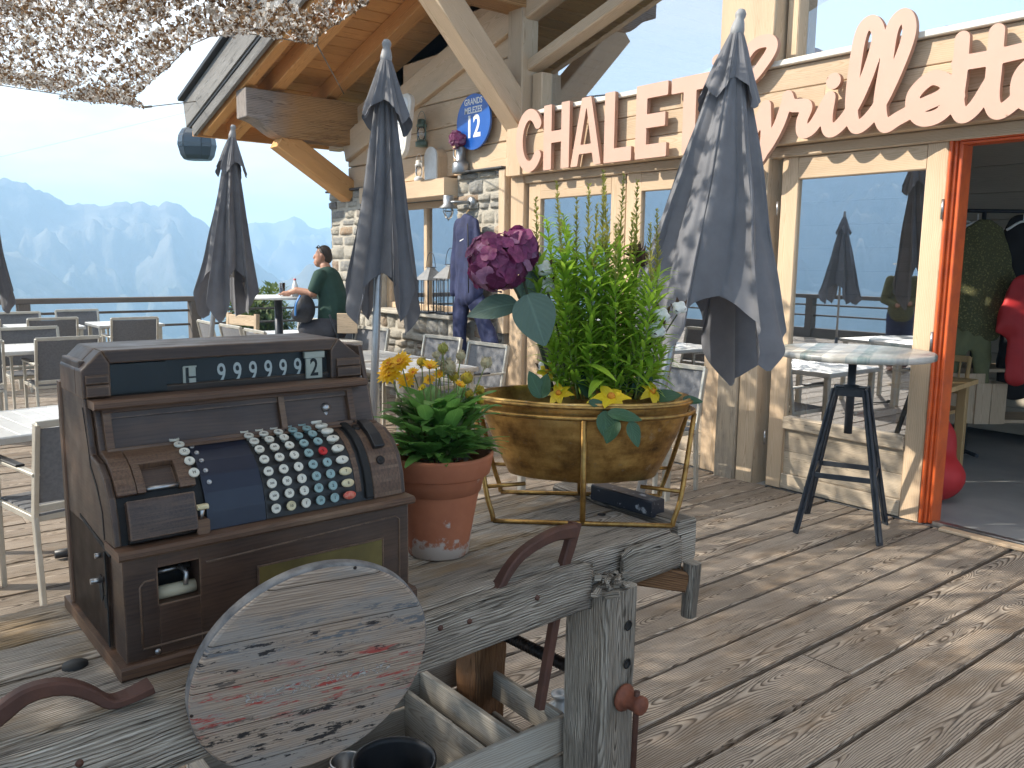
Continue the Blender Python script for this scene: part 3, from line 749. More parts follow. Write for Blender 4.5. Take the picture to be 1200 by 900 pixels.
def stones(mb, x0, x1, z0, z1, y, depth=.16, size=(.28, .13), side=None, face='y'):
    """Rough coursed rubble on a face; every stone an irregular lump with its own tone."""
    z = z0
    while z < z1 - .02:
        h = min(U(.6, 1.35) * size[1], z1 - z)
        if z1 - z - h < .05: h = z1 - z
        x = x0 - U(0, .08)
        while x < x1:
            w = U(.5, 1.6) * size[0]; xa, xb = max(x, x0) + .006, min(x + w, x1) - .006
            if xb - xa > .03:
                rr = rnd3(); out = U(-.012, .03); n = 5; g = []
                for i in range(n + 1):
                    row = []
                    for j in range(n + 1):
                        a, b = i / n, j / n; e = min(a, 1 - a, b, 1 - b)
                        bulge = (min(1, e * 5) ** .5) * .045
                        ax = xa + (xb - xa) * a; az = z + .006 + (h - .012) * b
                        q = mnoise.noise((ax * 9 + rr[0] * 9, az * 9, rr[1] * 9)) * .016
                        if 0 < i < n: ax += mnoise.noise((az * 20, i, rr[0] * 5)) * .006
                        d = y + .03 - out - bulge - q
                        row.append(mb.add((ax, d, az) if face == 'y' else (d, ax, az)))
                    g.append(row)
                for i in range(n):
                    for j in range(n):
                        f = (g[i][j], g[i + 1][j], g[i + 1][j + 1], g[i][j + 1])
                        mb.face(f if face == 'y' else f[::-1], None, rr, 0, True)
            x += w
        z += h

def block(name, lo, hi, mat, parent=ch, chm=.006, axis=None, mi=0):
    mb = MB(); box(mb, lo, hi, chm, axis=axis); return mb.build(name, mat, parent)

# stone: far pier, wall below the window, pier right of it
def masonry(name, x0, x1, z0, z1, y=YF - .06, ret=None):
    mb = MB(); box(mb, (x0, y + .012, z0), (x1, y + .45, z1), .004); o = mb.build(name, M['mortar'], ch)
    mb = MB(); stones(mb, x0 - .01, x1 + .01, z0, z1 + .01, y)
    if ret is not None: stones(mb, y, y + .45, z0, z1, ret, face='x')
    mb.build('stone_facing', M['stone'], o); return o
masonry('stone_pier', -10.36, -9.30, -.05, 2.47, ret=-10.36)
masonry('stone_wall', -9.30, -6.66, -.05, .985)
masonry('stone_pier', -7.50, -6.66, .985, 2.505, y=YF - .03)
mb = MB(); box(mb, (-9.36, YF - .16, .985), (-7.44, YF + .2, 1.03), .01); mb.build('window_sill', M['mortar'], ch)
M['slate'] = plain('dark slate', (.06, .06, .062), .7, 0, (.10, .10, .10), 20)
for lo, hi in (((-10.42, YF - .1, 2.475), (-9.28, YF + .4, 2.50)), ((-7.42, YF - .12, 2.51), (-6.62, YF + .2, 2.528))): mb = MB(); box(mb, lo, hi, .004); mb.build('slate_cap', M['slate'], ch)
# lintel that doubles as a shelf
mb = MB(); timber(mb, (-9.33, YF - .04, 2.38), (-7.5, YF - .04, 2.38), .30, .19, ch=.012, segs=4, jit=.004); mb.build('lintel', M['pine'], ch)
# window beside the stone pier
w = MB()
for lo, hi in (((-9.3, YF + .16, 1.03), (-9.22, YF + .23, 2.285)), ((-7.58, YF + .16, 1.03), (-7.5, YF + .23, 2.285)), ((-9.22, YF + .16, 2.21), (-7.58, YF + .23, 2.285)), ((-9.22, YF + .16, 1.03), (-7.58, YF + .23, 1.10)), ((-8.44, YF + .16, 1.1), (-8.37, YF + .23, 2.21))): box(w, lo, hi, .006)
wf = w.build('window', M['pine'], ch)
mb = MB(); slab(mb, (-9.22, YF + .2, 1.10), (1.64, 0, 0), (0, 0, 1.11)); mb.build('glass', M['glass'], wf)

# timber wall above shelf: thick planed logs
mb = MB(); z = 2.50
for h in (.27, .25, .27, .26, .25, .3, .3, .35):
    xl = -9.9 if z < 3.0 else min(-6.6, -9.9 + max(0, (z - 3.0) / .283) - .6)
    timber(mb, (xl, YF + .05, z + h / 2), (-6.5, YF + .05, z + h / 2), .16, h - .006, ch=.01, segs=4, jit=.003); z += h
mb.build('wall', M['pine'], ch)
mb = MB()                                                    # boards of the shop front below, right of the pier
for k in range(2): timber(mb, (-6.62 + k * .155, YF + .03, 0), (-6.62 + k * .155, YF + .03, 2.42), .15, .06, (0, 1, 0), .006)
mb.build('wall', M['pine_old'], ch)
block('corner_board', (-6.70, YF - .09, .9), (-6.60, YF + .02, 2.5), M['pine_old'])
# plain walls that close the house
for x, h in ((-10.3, 3.6),): mb = MB(); slab(mb, (x, YF + .3, -.1), (0, 5.2, 0), (0, 0, h)); mb.build('side_wall', M['mortar'], ch)
mb = MB(); slab(mb, (-10.3, 9.6, -.1), (12.8, 0, 0), (0, 0, 3.2)); slab(mb, (-9.3, YF + .33, 2.45), (3.0, 0, 0), (0, 4.2, 0)); mb.build('interior_wall', M['dark_in'], ch)
mb = MB(); slab(mb, (-6.6, YF + .3, 3.02), (9.1, 0, 0), (0, 4.3, 0)); slab(mb, (-6.6, YF + .3, -.02), (0, 4.3, 0), (0, 0, 3.2)); mb.build('ceiling', M['dark_in'], ch)
mb = MB(); slab(mb, (-9.3, YF + .0, -.01), (11.8, 0, 0), (0, 4.4, 0)); setting(mb.build('floor', M['floor_in']))
mb = MB()
for k in range(12): timber(mb, (-6.2, 8.62, .18 + k * .25), (1.5, 8.62, .18 + k * .25), .04, .246, ch=.004)
mb.build('board_wall', M['wall_in'], ch)

# header (the sign board) and the sill on it
mb = MB(); YH = 5.16
for z0, z1, xs in ((2.425, 2.60, (-6.56, 1.8)), (2.603, 2.78, (-6.56, -3.2, 1.8)), (2.783, 2.935, (-6.56, -4.4, 1.8))):
    for a, b in zip(xs, xs[1:]): timber(mb, (a + .002, YH + .06, (z0 + z1) / 2), (b, YH + .06, (z0 + z1) / 2), .12, z1 - z0, ch=.006, segs=4, jit=.001)
mb.build('header', M['pine'], ch)
mb = MB(); timber(mb, (-6.1, YH + .05, 2.958), (1.8, YH + .05, 2.958), .18, .04, ch=.006); mb.build('header_sill', M['white_sill'], ch)
mb = MB(); timber(mb, (-6.56, YH + .14, 2.385), (1.8, YH + .14, 2.385), .12, .075, ch=.008); mb.build('door_head', M['pine_old'], ch)
# posts of the shop front
for x0, x1, y0, m in ((-6.56, -6.36, YF - .05, 'pine'), (-3.98, -3.80, YF - .07, 'door_grey'), (-3.795, -3.64, YF - .05, 'pine_old')):
    mb = MB(); timber(mb, ((x0 + x1) / 2, y0 + .1, -.02), ((x0 + x1) / 2, y0 + .1, 2.43), x1 - x0, .2, (0, 1, 0), .01, 6, .002); mb.build('post', M[m], ch)

def glazed(name, x0, x1, z0, z1, zs, stile=.13, top=.15, y=YF, glass='glass', parent=ch, mat='pine', panel=True):
    """Timber-framed door leaf: stiles, head, sill rail, kick panel and pane."""
    mb = MB(); d = .06
    for a, b in ((x0, x0 + stile), (x1 - stile, x1)): timber(mb, ((a + b) / 2, y + d / 2, z0), ((a + b) / 2, y + d / 2, z1), b - a, d, (0, 1, 0), .006, 2, .0005)
    timber(mb, (x0 + stile, y + d / 2, z1 - top / 2), (x1 - stile, y + d / 2, z1 - top / 2), d, top, ch=.006)
    o = mb.build(name, M[mat], parent)
    if panel:
        mb = MB(); timber(mb, (x0 + stile, y + d / 2, zs - .035), (x1 - stile, y + d / 2, zs - .035), d + .03, .09, ch=.008); timber(mb, (x0 + stile, y + d / 2, z0 + .055), (x1 - stile, y + d / 2, z0 + .055), d, .11, ch=.006)
        mb.build('sill_rail', M['door_grey'], o)
        mb = MB(); nb = 2; hh = (zs - .08 - z0 - .11) / nb
        for k in range(nb): timber(mb, (x0 + stile, y + .04, z0 + .11 + hh * (k + .5)), (x1 - stile, y + .04, z0 + .11 + hh * (k + .5)), .03, hh - .003, ch=.003)
        mb.build('kick_panel', M['door_grey'], o)
    mb = MB(); slab(mb, (x0 + stile, y + .03, zs + .01), (x1 - x0 - 2 * stile, 0, 0), (0, 0, z1 - top - zs - .01)); mb.build('glass', M[glass], o)
    return o
gd = glazed('glazed_door', -3.56, -2.42, 0, 2.345, .52)
for z in (.35, 1.2, 2.0): mb = MB(); tube(mb, [(-3.575, YF - .012, z - .05), (-3.575, YF - .012, z + .05)], .008, 8); mb.build('hinge', M['steel'], gd)
for z in (1.15, 1.95): mb = MB(); tube(mb, [(-2.425, YF - .012, z - .06), (-2.425, YF - .012, z + .06)], .009, 8); mb.build('hinge', M['steel'], gd)
glazed('glazed_door', -6.34, -5.07, 0, 2.345, .52, stile=.17)
glazed('glazed_door', -5.06, -4.0, 0, 2.345, .52, stile=.17)
# orange frame round the open doorway
mb = MB()
for x0, x1, y0, y1 in ((-2.415, -2.397, YF - .015, YF + .10), (-2.397, -2.378, YF + .01, YF + .12), (-2.378, -2.352, YF + .03, YF + .16)):
    box(mb, (x0, y0, 0), (x1, y1, 2.36), .005)
box(mb, (-2.352, YF - .015, 2.342), (-.8, YF + .10, 2.36), .004); box(mb, (-2.352, YF + .012, 2.325), (-.8, YF + .14, 2.342), .004)
box(mb, (-.80, YF - .02, 0), (-.72, YF + .12, 2.36), .005)
mb.build('door_frame', M['orange'], ch)
mb = MB(); timber(mb, (-2.33, YF + .02, .012), (-.8, YF + .02, .012), .05, .03, ch=.004); mb.build('threshold', M['steel'], ch)
mb = MB(); timber(mb, (-2.25, YF - .06, .012), (-.8, YF - .06, .012), .07, .02, ch=.004); mb.build('threshold_board', M['pine'], ch)
block('wall', (-.72, YF, 0), (2.5, YF + .1, 2.42), M['pine_old'])
# upper glazing
mb = MB(); zt = 4.9
poly = [(-6.16, 2.985), (-4.06, 2.985), (-4.06, 3.36 + .283 * 2.1), (-6.16, 3.36)]
pane = MB(); idx = [pane.add((a, YF + .1, b)) for a, b in poly]; pane.face(idx)
fm = MB()
timber(fm, (-6.22, YF + .05, 2.98), (-6.22, YF + .05, 3.34), .14, .14, (0, 1, 0), .008)
timber(fm, (-6.5, YF + .02, 3.37), (-3.9, YF + .02, 3.37 + 2.6 * .283), .16, .10, ch=.008)
fr = fm.build('gable_window', M['pine'], ch); pane.build('glass', M['glass_up'], fr)
fm = MB(); timber(fm, (-3.535, YF + .05, 2.98), (-3.535, YF + .05, 5.2), .09, .12, (0, 1, 0), .008); fr = fm.build('upper_window', M['pine'], ch)
pane = MB(); slab(pane, (-3.49, YF + .1, 2.98), (5.2, 0, 0), (0, 0, 2.3)); pane.build('glass', M['glass_up'], fr)
mb = MB(); timber(mb, (-3.83, YF - .02, 2.98), (-3.83, YF - .02, 5.3), .46, .2, (0, 1, 0), .012, 6, .002); mb.build('post', M['pine'], ch)
mb = MB(); timber(mb, (-6.42, YF - .03, 2.42), (-6.42, YF - .03, 3.92), .22, .2, (0, 1, 0), .012, 4, .002); mb.build('post', M['pine'], ch)
mb = MB(); timber(mb, (-9.9, YF - .01, 2.98 + .02), (-3.6, YF - .01, 3.0 + 6.3 * .283 - .02), .16, .34, ch=.012, segs=6, jit=.002); 
for k in range(3): timber(mb, (-9.9 + k * 1.1, YF + .06, 3.3 + k * .311), (-3.2, YF + .06, 3.3 + 6.7 * .283), .08, .30, ch=.008)
mb.build('gable_beam', M['pine'], ch)

# roof: purlins, braces, rafters, boards, verge
YV = 3.80
def purlin(x, zb, zt, y0, label=None):
    mb = MB(); h = (zt - zb) / 2
    yend = y0
    for k, zc in ((0, zb + h / 2), (1, zb + 1.5 * h)):
        p0 = Vector((x, yend + (.0 if k else .0), zc))
        timber(mb, p0, (x, YF + .2, zc), .30, h - .004, ch=.014, segs=10, jit=.004)
    # carved nose: lower block cut back on a slope
    o = mb.build('purlin', M['soffit'], ch); return o
def purlin_carved(x, zb, zt, y0, cut=.50, w=.30):
    """A squared beam whose lower nose is cut back in an ogee."""
    hz = zt - zb; L = YF + .2 - y0
    prof = [(0, zt), (0, zt - hz * .62)] + [(cut * t, zt - hz * .62 - hz * .38 * (t - .12 * math.sin(2 * math.pi * t))) for t in (.15, .3, .45, .6, .75, .9, 1)] + [(L, zb), (L, zt)]
    mb = MB(); prism(mb, [(a, b) for a, b in prof], (x - w / 2, y0, 0), (0, 1, 0), (0, 0, 1), (1, 0, 0), w)
    return mb.build('purlin', M['purlin'], ch, bevel=.012)
# exposed nose of the beam weathers grey towards its free end
def beam_mat():
    m = M['beam'].copy(); m.name = 'purlin larch, grey nose'; t = m.node_tree
    pr = [n for n in t.nodes if n.type == 'BSDF_PRINCIPLED'][0]; src = pr.inputs['Base Color'].links[0].from_socket
    g = NT.__new__(NT); g.t = t; g.mat = m
    y = g.sep(g.obj())[1]; n = g.noise(g.obj(), 2.2, 4, .6)
    f = g.range(g.math('ADD', y, g.math('MULTIPLY', n, .5)), 4.38, 4.72, .9, 0.0)
    hs = g.n('ShaderNodeHueSaturation'); hs.inputs['Saturation'].default_value = .22; hs.inputs['Value'].default_value = .62; t.links.new(src, hs.inputs['Color'])
    t.links.new(g.mix(f, src, hs.outputs[0]), pr.inputs['Base Color']); return m
M['purlin'] = beam_mat()
purlin_carved(-9.88, 3.03, 3.55, 3.86)
purlin_carved(-6.455, 3.92, 4.50, 3.80)
purlin_carved(-3.0, 4.92, 5.48, 3.80)
for x, zf, zt, yo in ((-9.88, 2.45, 3.04, .92), (-6.44, 2.93, 3.94, .98)):
    mb = MB(); timber(mb, (x, YF - .02, zf), (x, YF - .04 - yo, zt), .24, .26, (0, 0, 1), .014, 4, .003); mb.build('brace', M['soffit'] if x < -9 else M['pine'], ch)
for y, w in ((4.28, .16), (4.98, .16), (3.93, .12)):
    mb = MB(); timber(mb, (-11.25, y, rk(-11.25) + .10), (1.0, y, rk(1.0) + .10), w, .20, (0, 0, 1), .01, 12, .003); mb.build('rafter', M['soffit'], ch)
mb = MB(); x = -11.32
while x < 1.0:
    wd = U(.17, .22); ux = Vector((1, 0, .283)).normalized()
    c = Vector((x + wd / 2, 0, rk(x + wd / 2) + .215))
    timber(mb, c + V3(0, YV, 0), c + V3(0, 9.8, 0), wd, .026, (-.283, 0, 1), .004, segs=1); x += wd + .001
mb.build('soffit', M['soffit'], ch)
mb = MB(); nv = Vector((-.283, 0, 1)).normalized()
a, b = Vector((-11.45, YV - .02, rk(-11.45))), Vector((1.0, YV - .02, rk(1.0)))
timber(mb, a + nv * .36, b + nv * .36, .05, .34, nv, .006, 14, .004); mb.build('fascia', M['fascia'], ch)
mb = MB(); timber(mb, a + nv * .10 + V3(.12, .03, .03), b + nv * .10 + V3(0, .03, 0), .05, .14, nv, .006, 14, .003); mb.build('fascia', M['fascia'], ch)
mb = MB(); timber(mb, a + nv * .185 + V3(.05, .012, 0), b + nv * .185 + V3(0, .012, 0), .04, .035, nv, .004); timber(mb, a + nv * .56 + V3(0, -.03, 0), b + nv * .56 + V3(0, -.03, 0), .12, .05, nv, .004); mb.build('verge_strip', plain('dark verge metal', (.03, .031, .034), .5, .5), ch)
mb = MB(); o_ = Vector((-11.5, YV - .05, rk(-11.5) + .56)); slab(mb, o_, (12.6, 0, 12.6 * .283), (0, 6.4, 0)); mb.build('roof_covering', M['fascia'], ch)
mb = MB(); timber(mb, (-11.38, YV, rk(-11.38) + .14), (-11.38, 9.8, rk(-11.38) + .14), .05, .2, (0, 0, 1), .006); mb.build('eave_board', M['soffit'], ch)
# ---------------------------------------------------------------- carpenter's workbench
ZB = .85
bench = thing('workbench', 'old grey carpenter workbench of heavy cracked timber in the foreground', 'workbench', (-1.383, 0, 0), R(3.53))
BM = Matrix.Translation((-1.383, 0, 0)) @ Matrix.Rotation(R(3.53), 4, 'Z'); BI = BM.inverted()
def bl(p): return BI @ Vector(p)
def worn_slab(mb, lo, hi, nx, ny, amp, up_amp=None, ch=.02):
    """A thick plank with a hollowed, gouged top and softened arrises (grain along local y)."""
    x0, y0, z0 = lo; x1, y1, z1 = hi; rr = rnd3(); off = U(0, 30)
    sec = []
    w, h = x1 - x0, z1 - z0
    for t in np.linspace(0, 1, nx): sec.append((x0 + w * t, z1, w * (t - .5)))
    pts = [(x0, z0 + ch, 0), (x0, z1 - ch, 0), (x0 + ch * .3, z1 - ch * .3, 0)] + [(x0 + ch + (w - 2 * ch) * t, z1, 1) for t in np.linspace(0, 1, nx)] + [(x1 - ch * .3, z1 - ch * .3, 0), (x1, z1 - ch, 0), (x1, (z0 + z1) / 2, 0), (x1, z0 + ch, 0), (x1 - ch, z0, 0), (x0 + ch, z0, 0)]
    per = [0]
    for a, b in zip(pts, pts[1:] + pts[:1]): per.append(per[-1] + math.hypot(b[0] - a[0], b[1] - a[1]))
    rows = []
    for i in range(ny + 1):
        y = y0 + (y1 - y0) * i / ny; row = []
        e = min(i, ny - i) / ny * (y1 - y0); er = max(0, .03 - e) * .5
        for k, (a, b, top) in enumerate(pts):
            n = mnoise.fractal(Vector((a * 6, y * 2.5, rr[0] * 20)), 1, 2, 4) * amp + mnoise.noise((a * 45, y * 5, rr[1] * 9)) * amp * .35
            da = mnoise.noise((b * 12, y * 3.2, rr[2] * 9 + (a > (x0 + x1) / 2) * 7)) * amp * .9
            row.append(mb.add((a + (da if not top else 0) - math.copysign(er, a - (x0 + x1) / 2) * (not top), y, b + (n if top else n * .4) - er)))
        rows.append(row)
    m = len(pts)
    for i in range(ny):
        for k in range(m):
            k2 = (k + 1) % m; ua, ub = off + (y1 - y0) * i / ny, off + (y1 - y0) * (i + 1) / ny
            mb.face((rows[i][k], rows[i + 1][k], rows[i + 1][k2], rows[i][k2]), [(ua, per[k] - .2), (ub, per[k] - .2), (ub, per[k + 1] - .2), (ua, per[k + 1] - .2)], rr, 0, True)
    mb.face(rows[0], [(off + pts[k][0] * .3, pts[k][1]) for k in range(m)], rnd3()); mb.face(rows[-1][::-1], [(off + pts[k][0] * .3, pts[k][1]) for k in range(m)][::-1], rnd3())
for x0, x1, ya, yb in ((-.265, -.044, -.7, 1.862), (-.42, -.269, -.7, 1.875), (-.60, -.424, -.7, 1.88)):
    mb = MB(); worn_slab(mb, (x0, ya, ZB - .115), (x1, yb, ZB), 14, 90, .0045, ch=.012); mb.build('bench_plank', M['bench'], bench)
mb = MB(); worn_slab(mb, (-.043, -.7, ZB - .125), (0, 1.475, ZB - .006), 4, 90, .003, ch=.006); mb.build('apron', M['bench_grey'], bench)
mb = MB(); worn_slab(mb, (-.046, 1.60, ZB - .115), (-.004, 1.858, ZB - .012), 4, 16, .006, ch=.016); mb.build('apron', M['bench_grey'], bench)
def post(nm, x0, x1, y0, y1, z1, mat, jit=.004):
    mb = MB(); timber(mb, ((x0 + x1) / 2, (y0 + y1) / 2, 0), ((x0 + x1) / 2, (y0 + y1) / 2, z1), x1 - x0, y1 - y0, (0, 1, 0), .012, 26, jit); return mb.build(nm, mat, bench)
p_ = bl((-1.525, 1.545, 0))
pr = post('leg', p_.x - .078, p_.x + .074, p_.y - .068, p_.y + .064, .755, M['bench_grey'], .005)
mb = MB()
for i in range(26): # split wood and splinters where the top of the leg has broken out
    c = V3(p_.x + U(-.0, .075), p_.y + U(-.075, .05), ZB - U(.055, .115)); timber(mb, c, c + V3(U(-.02, .03), U(-.05, .05), U(-.012, .012)), U(.006, .022), U(.005, .016), ch=.002, segs=2, jit=.004)
mb.build('splintered_joint', M['bench_grey'], pr)
for z in (.655, .548): mb = MB(); lathe(mb, [(.0001, 0), (.0125, 0), (.0145, .002), (.012, .0035)], 14, (p_.x + .0745, p_.y + .02, z), (1, 0, 0)); mb.build('peg_hole', M['black'], pr)
post('leg', -.57, -.46, 1.46, 1.585, .735, M['rotten'], .010)
post('leg', -.16, -.01, -.5, -.37, .73, M['bench_grey']); post('leg', -.58, -.46, -.5, -.37, .73, M['bench_grey'])
# leg vice: screw, collar, rusty bolt with its bar
mb = MB(); z = .458; yv = p_.y + .02
pts = []; n = 260
tube(mb, [(-.47, yv, z), (p_.x - .075, yv, z)], .014, 10)
for k in range(22): lathe(mb, [(.013, -.0035), (.019, 0), (.013, .0035)], 12, (-.46 + k * .0125, yv, z), (1, 0, 0))
lathe(mb, [(.018, 0), (.027, .004), (.027, .03), (.02, .036)], 14, (p_.x - .112, yv, z), (1, 0, 0), cap=True)
mb.build('vice_screw', M['iron'], bench)
mb = MB(); lathe(mb, [(.0001, 0), (.036, 0), (.038, .006), (.034, .012), (.025, .014), (.023, .03), (.023, .052), (.025, .054), (.025, .066), (.022, .069), (.0001, .07)], 20, (p_.x + .075, yv - .012, z), (1, 0, 0))
vb = mb.build('vice_bolt', M['rust_red'], bench)
mb = MB(); tube(mb, [(p_.x + .122, yv - .012, z + .035), (p_.x + .122, yv - .013, z - .02), (p_.x + .118, yv - .02, z - .42)], [.008, .008, .0075], 8); mb.build('vice_bar', M['rust'], vb)
# end batten with its hanging tongue and wedge
mb = MB(); timber(mb, (-.58, 1.935, ZB - .058), (-.045, 1.918, ZB - .056), .085, .13, ch=.01, segs=10, jit=.003); mb.build('end_batten', M['bench_grey'], bench)
tq = bl((-1.49, 1.845, 0))
mb = MB(); timber(mb, (tq.x, tq.y + .03, ZB - .10), (tq.x - .004, tq.y + .025, ZB - .262), .045, .05, (0, 1, 0), .012, 4, .002, taper=.85); mb.build('tongue', M['bench_grey'], bench)
mb = MB(); timber(mb, (tq.x - .10, tq.y - .10, ZB - .128), (tq.x - .02, tq.y + .02, ZB - .155), .06, .06, ch=.006, segs=2, jit=.002); mb.build('wedge', M['rotten'], bench)
for u, v, r in ((88, 780, .021), (705, 604, .012)):
    c = bl(at_z(u, v, ZB)); mb = MB(); lathe(mb, [(.0001, 0), (r, 0), (r * 1.02, -.008)], 18, (c.x, c.y, ZB + .0045), sx=1.0, sy=1.05, xd=(1, 0, 0)); mb.build('dog_hole', M['black'], bench)  # flat black disc, the shade inside the hole put into its colour
for u, v in ((86, 884), (520, 738), (556, 731), (640, 705)):
    c = bl(at_x(u, v, -1.43)); mb = MB(); lathe(mb, [(.0001, .003), (.006, .002), (.007, -.004)], 10, (.0015, c.y, c.z), (1, 0, 0)); mb.build('nail', M['rust'], bench)

# ---------------------------------------------------------------- hold-downs of forged iron
def bar_path(mb, pts, ws, hs, mi=0):
    """Forged bar: rectangular section following a path, width and height per point."""
    pts = [Vector(p) for p in pts]; rr = rnd3(); rows = []
    for i, p in enumerate(pts):
        d = (pts[min(i + 1, len(pts) - 1)] - pts[max(i - 1, 0)]).normalized(); x = Vector((1, 0, 0)); x = (x - d * x.dot(d)).normalized(); y = x.cross(d)
        w, h = ws[i] / 2, hs[i] / 2; c = min(w, h) * .35
        rows.append([mb.add(p + x * a + y * b) for a, b in ((-w + c, -h), (w - c, -h), (w, -h + c), (w, h - c), (w - c, h), (-w + c, h), (-w, h - c), (-w, -h + c))])
    for a, b in zip(rows, rows[1:]):
        for k in range(8): mb.face((a[k], a[(k + 1) % 8], b[(k + 1) % 8], b[k]), None, rr, mi, False)
    mb.face(rows[0][::-1], None, rr); mb.face(rows[-1], None, rr)
def spline(pts, n=8):
    out = []; P = [Vector(p) for p in pts]; P = [P[0] * 2 - P[1]] + P + [P[-1] * 2 - P[-2]]
    for i in range(1, len(P) - 2):
        for k in range(n):
            t = k / n; a, b, c, d = P[i - 1:i + 3]
            out.append(.5 * ((2 * b) + (c - a) * t + (2 * a - 5 * b + 4 * c - d) * t * t + (3 * b - a - 3 * c + d) * t ** 3))
    out.append(P[-2]); return out
def lerp_list(v, n): return [float(np.interp(i / (n - 1) * (len(v) - 1), range(len(v)), v)) for i in range(n)]
xs = -1.515
hold = thing('holdfast', 'rusty forged iron holdfast driven through the bench beside the gilded tub stand', 'holdfast', at_x(657, 668, xs))
o0 = Vector(hold.location)
mb = MB(); pts = spline([at_x(u, v, xs) - o0 for u, v in ((674, 612), (667, 640), (659, 668), (650, 725), (632, 830))], 4); bar_path(mb, pts, [.026] * len(pts), lerp_list([.034, .030, .028, .024, .021], len(pts))); mb.build('shaft', M['rust'], hold)
mb = MB(); pts = spline([at_x(u, v, xs + .012) - o0 for u, v in ((672, 622), (650, 626), (628, 637), (608, 652), (594, 670), (584, 686), (570, 696), (556, 700))], 4); bar_path(mb, pts, lerp_list([.03, .028, .028, .028, .03, .034, .042, .036], len(pts)), lerp_list([.036, .030, .026, .024, .022, .018, .013, .010], len(pts))); mb.build('arm', M['rust'], hold)
xs = -1.455
hold2 = thing('holdfast', 'curved rusty iron holdfast at the left edge with its foot against the register plinth', 'holdfast', at_x(-60, 860, xs))
o0 = Vector(hold2.location)
mb = MB(); pts = spline([at_x(u, v, xs - .0) - o0 for u, v in ((-70, 905), (-40, 868), (0, 836), (28, 815), (55, 806), (82, 805), (106, 812), (128, 822), (150, 816), (177, 803))], 4); bar_path(mb, pts, lerp_list([.026, .026, .028, .028, .028, .028, .03, .034, .04, .042], len(pts)), lerp_list([.034, .034, .03, .027, .025, .022, .019, .016, .013, .016], len(pts))); mb.build('arm', M['rust'], hold2)
mb = MB(); a = at_x(-66, 890, xs) - o0; bar_path(mb, [a + V3(0, 0, .05), a - V3(0, 0, .3)], [.026, .024], [.034, .03]); mb.build('shaft', M['rust'], hold2)

# ---------------------------------------------------------------- round board fixed in front of the bench
def build_disc():
    el, az = R(-14.5), R(353.5); n = Vector((math.cos(el) * math.cos(az), math.cos(el) * math.sin(az), math.sin(el)))
    c = CAM + ray(371, 789).normalized() * 1.655; rad = .2215
    ex = Vector((0, 1, 0)); ex = (ex - n * ex.dot(n)).normalized(); ey = n.cross(ex)
    ex, ey = ex, ey
    Mx = Matrix((ex, ey, n)).transposed().to_4x4(); Mx.translation = c
    t = thing('round_board', 'round weathered wooden disc with worn red and black paint in front of the bench', 'wooden disc', c, tilt=Mx.to_euler())
    mb = MB(); N = 96; rr = rnd3(); rings = []
    for r, z in ((.0, .0), (.08, .0), (.16, .0), (rad - .006, .0), (rad - .002, -.0025), (rad - .0005, -.0065)):
        rings.append([mb.add((r * math.cos(2 * math.pi * k / N), r * math.sin(2 * math.pi * k / N), z)) for k in range(N)] if r else [mb.add((0, 0, 0))])
    for k in range(N):
        k2 = (k + 1) % N; u = lambda i: (mb.v[i][0], mb.v[i][1])
        f = (rings[0][0], rings[1][k], rings[1][k2]); mb.face(f, [u(i) for i in f], rr)
        for a, b in zip(rings[1:], rings[2:]): f = (a[k], b[k], b[k2], a[k2]); mb.face(f, [u(i) for i in f], rr)
    back = [mb.add((rad * math.cos(2 * math.pi * k / N), rad * math.sin(2 * math.pi * k / N), -.026)) for k in range(N)]
    mb.face(back[::-1], [(mb.v[i][0], mb.v[i][1]) for i in back[::-1]], rr)
    mb.build('face_boards', M['disc'], t)
    mb = MB(); lathe(mb, [(rad - .003, -.0265), (rad + .0008, -.0255), (rad + .0008, -.0060), (rad - .002, -.0052)], 96, wob=.004); mb.build('rim_band', plain('weathered rim', (.20, .195, .19), .85, 0, (.085, .08, .08), 30, .9, .5, 90, .002), t)
    for a, b in ((-.215, -.03), (.218, -.01), (.05, .214), (-.03, -.21)): mb = MB(); lathe(mb, [(.0001, .0008), (.0028, .0006), (.0034, -.001)], 10, (a, b, .0)); mb.build('screw', M['iron'], t)
    wt = NT('worn white lettering'); p = wt.obj(); nn = wt.noise(wt.vmath('MULTIPLY', p, (60.0, 160.0, 1.0)), 1, 4, .7)
    b1 = wt.n('ShaderNodeBsdfPrincipled'); b1.inputs['Base Color'].default_value = (.40, .385, .36, 1); b1.inputs['Roughness'].default_value = .7
    b2 = wt.n('ShaderNodeBsdfTransparent'); m = wt.n('ShaderNodeMixShader'); wt.l(wt.range(nn, .50, .60), m.inputs[0]); wt.l(b2.outputs[0], m.inputs[1]); wt.l(b1.outputs[0], m.inputs[2]); wt.l(m.outputs[0], wt.out.inputs[0])
    text('lettering', 'EU MONT ROLAND', .031, wt.mat, Matrix.Translation((.01, -.022, .0012)), t, .0003, .0012, sx=1.0)
    return t
build_disc()

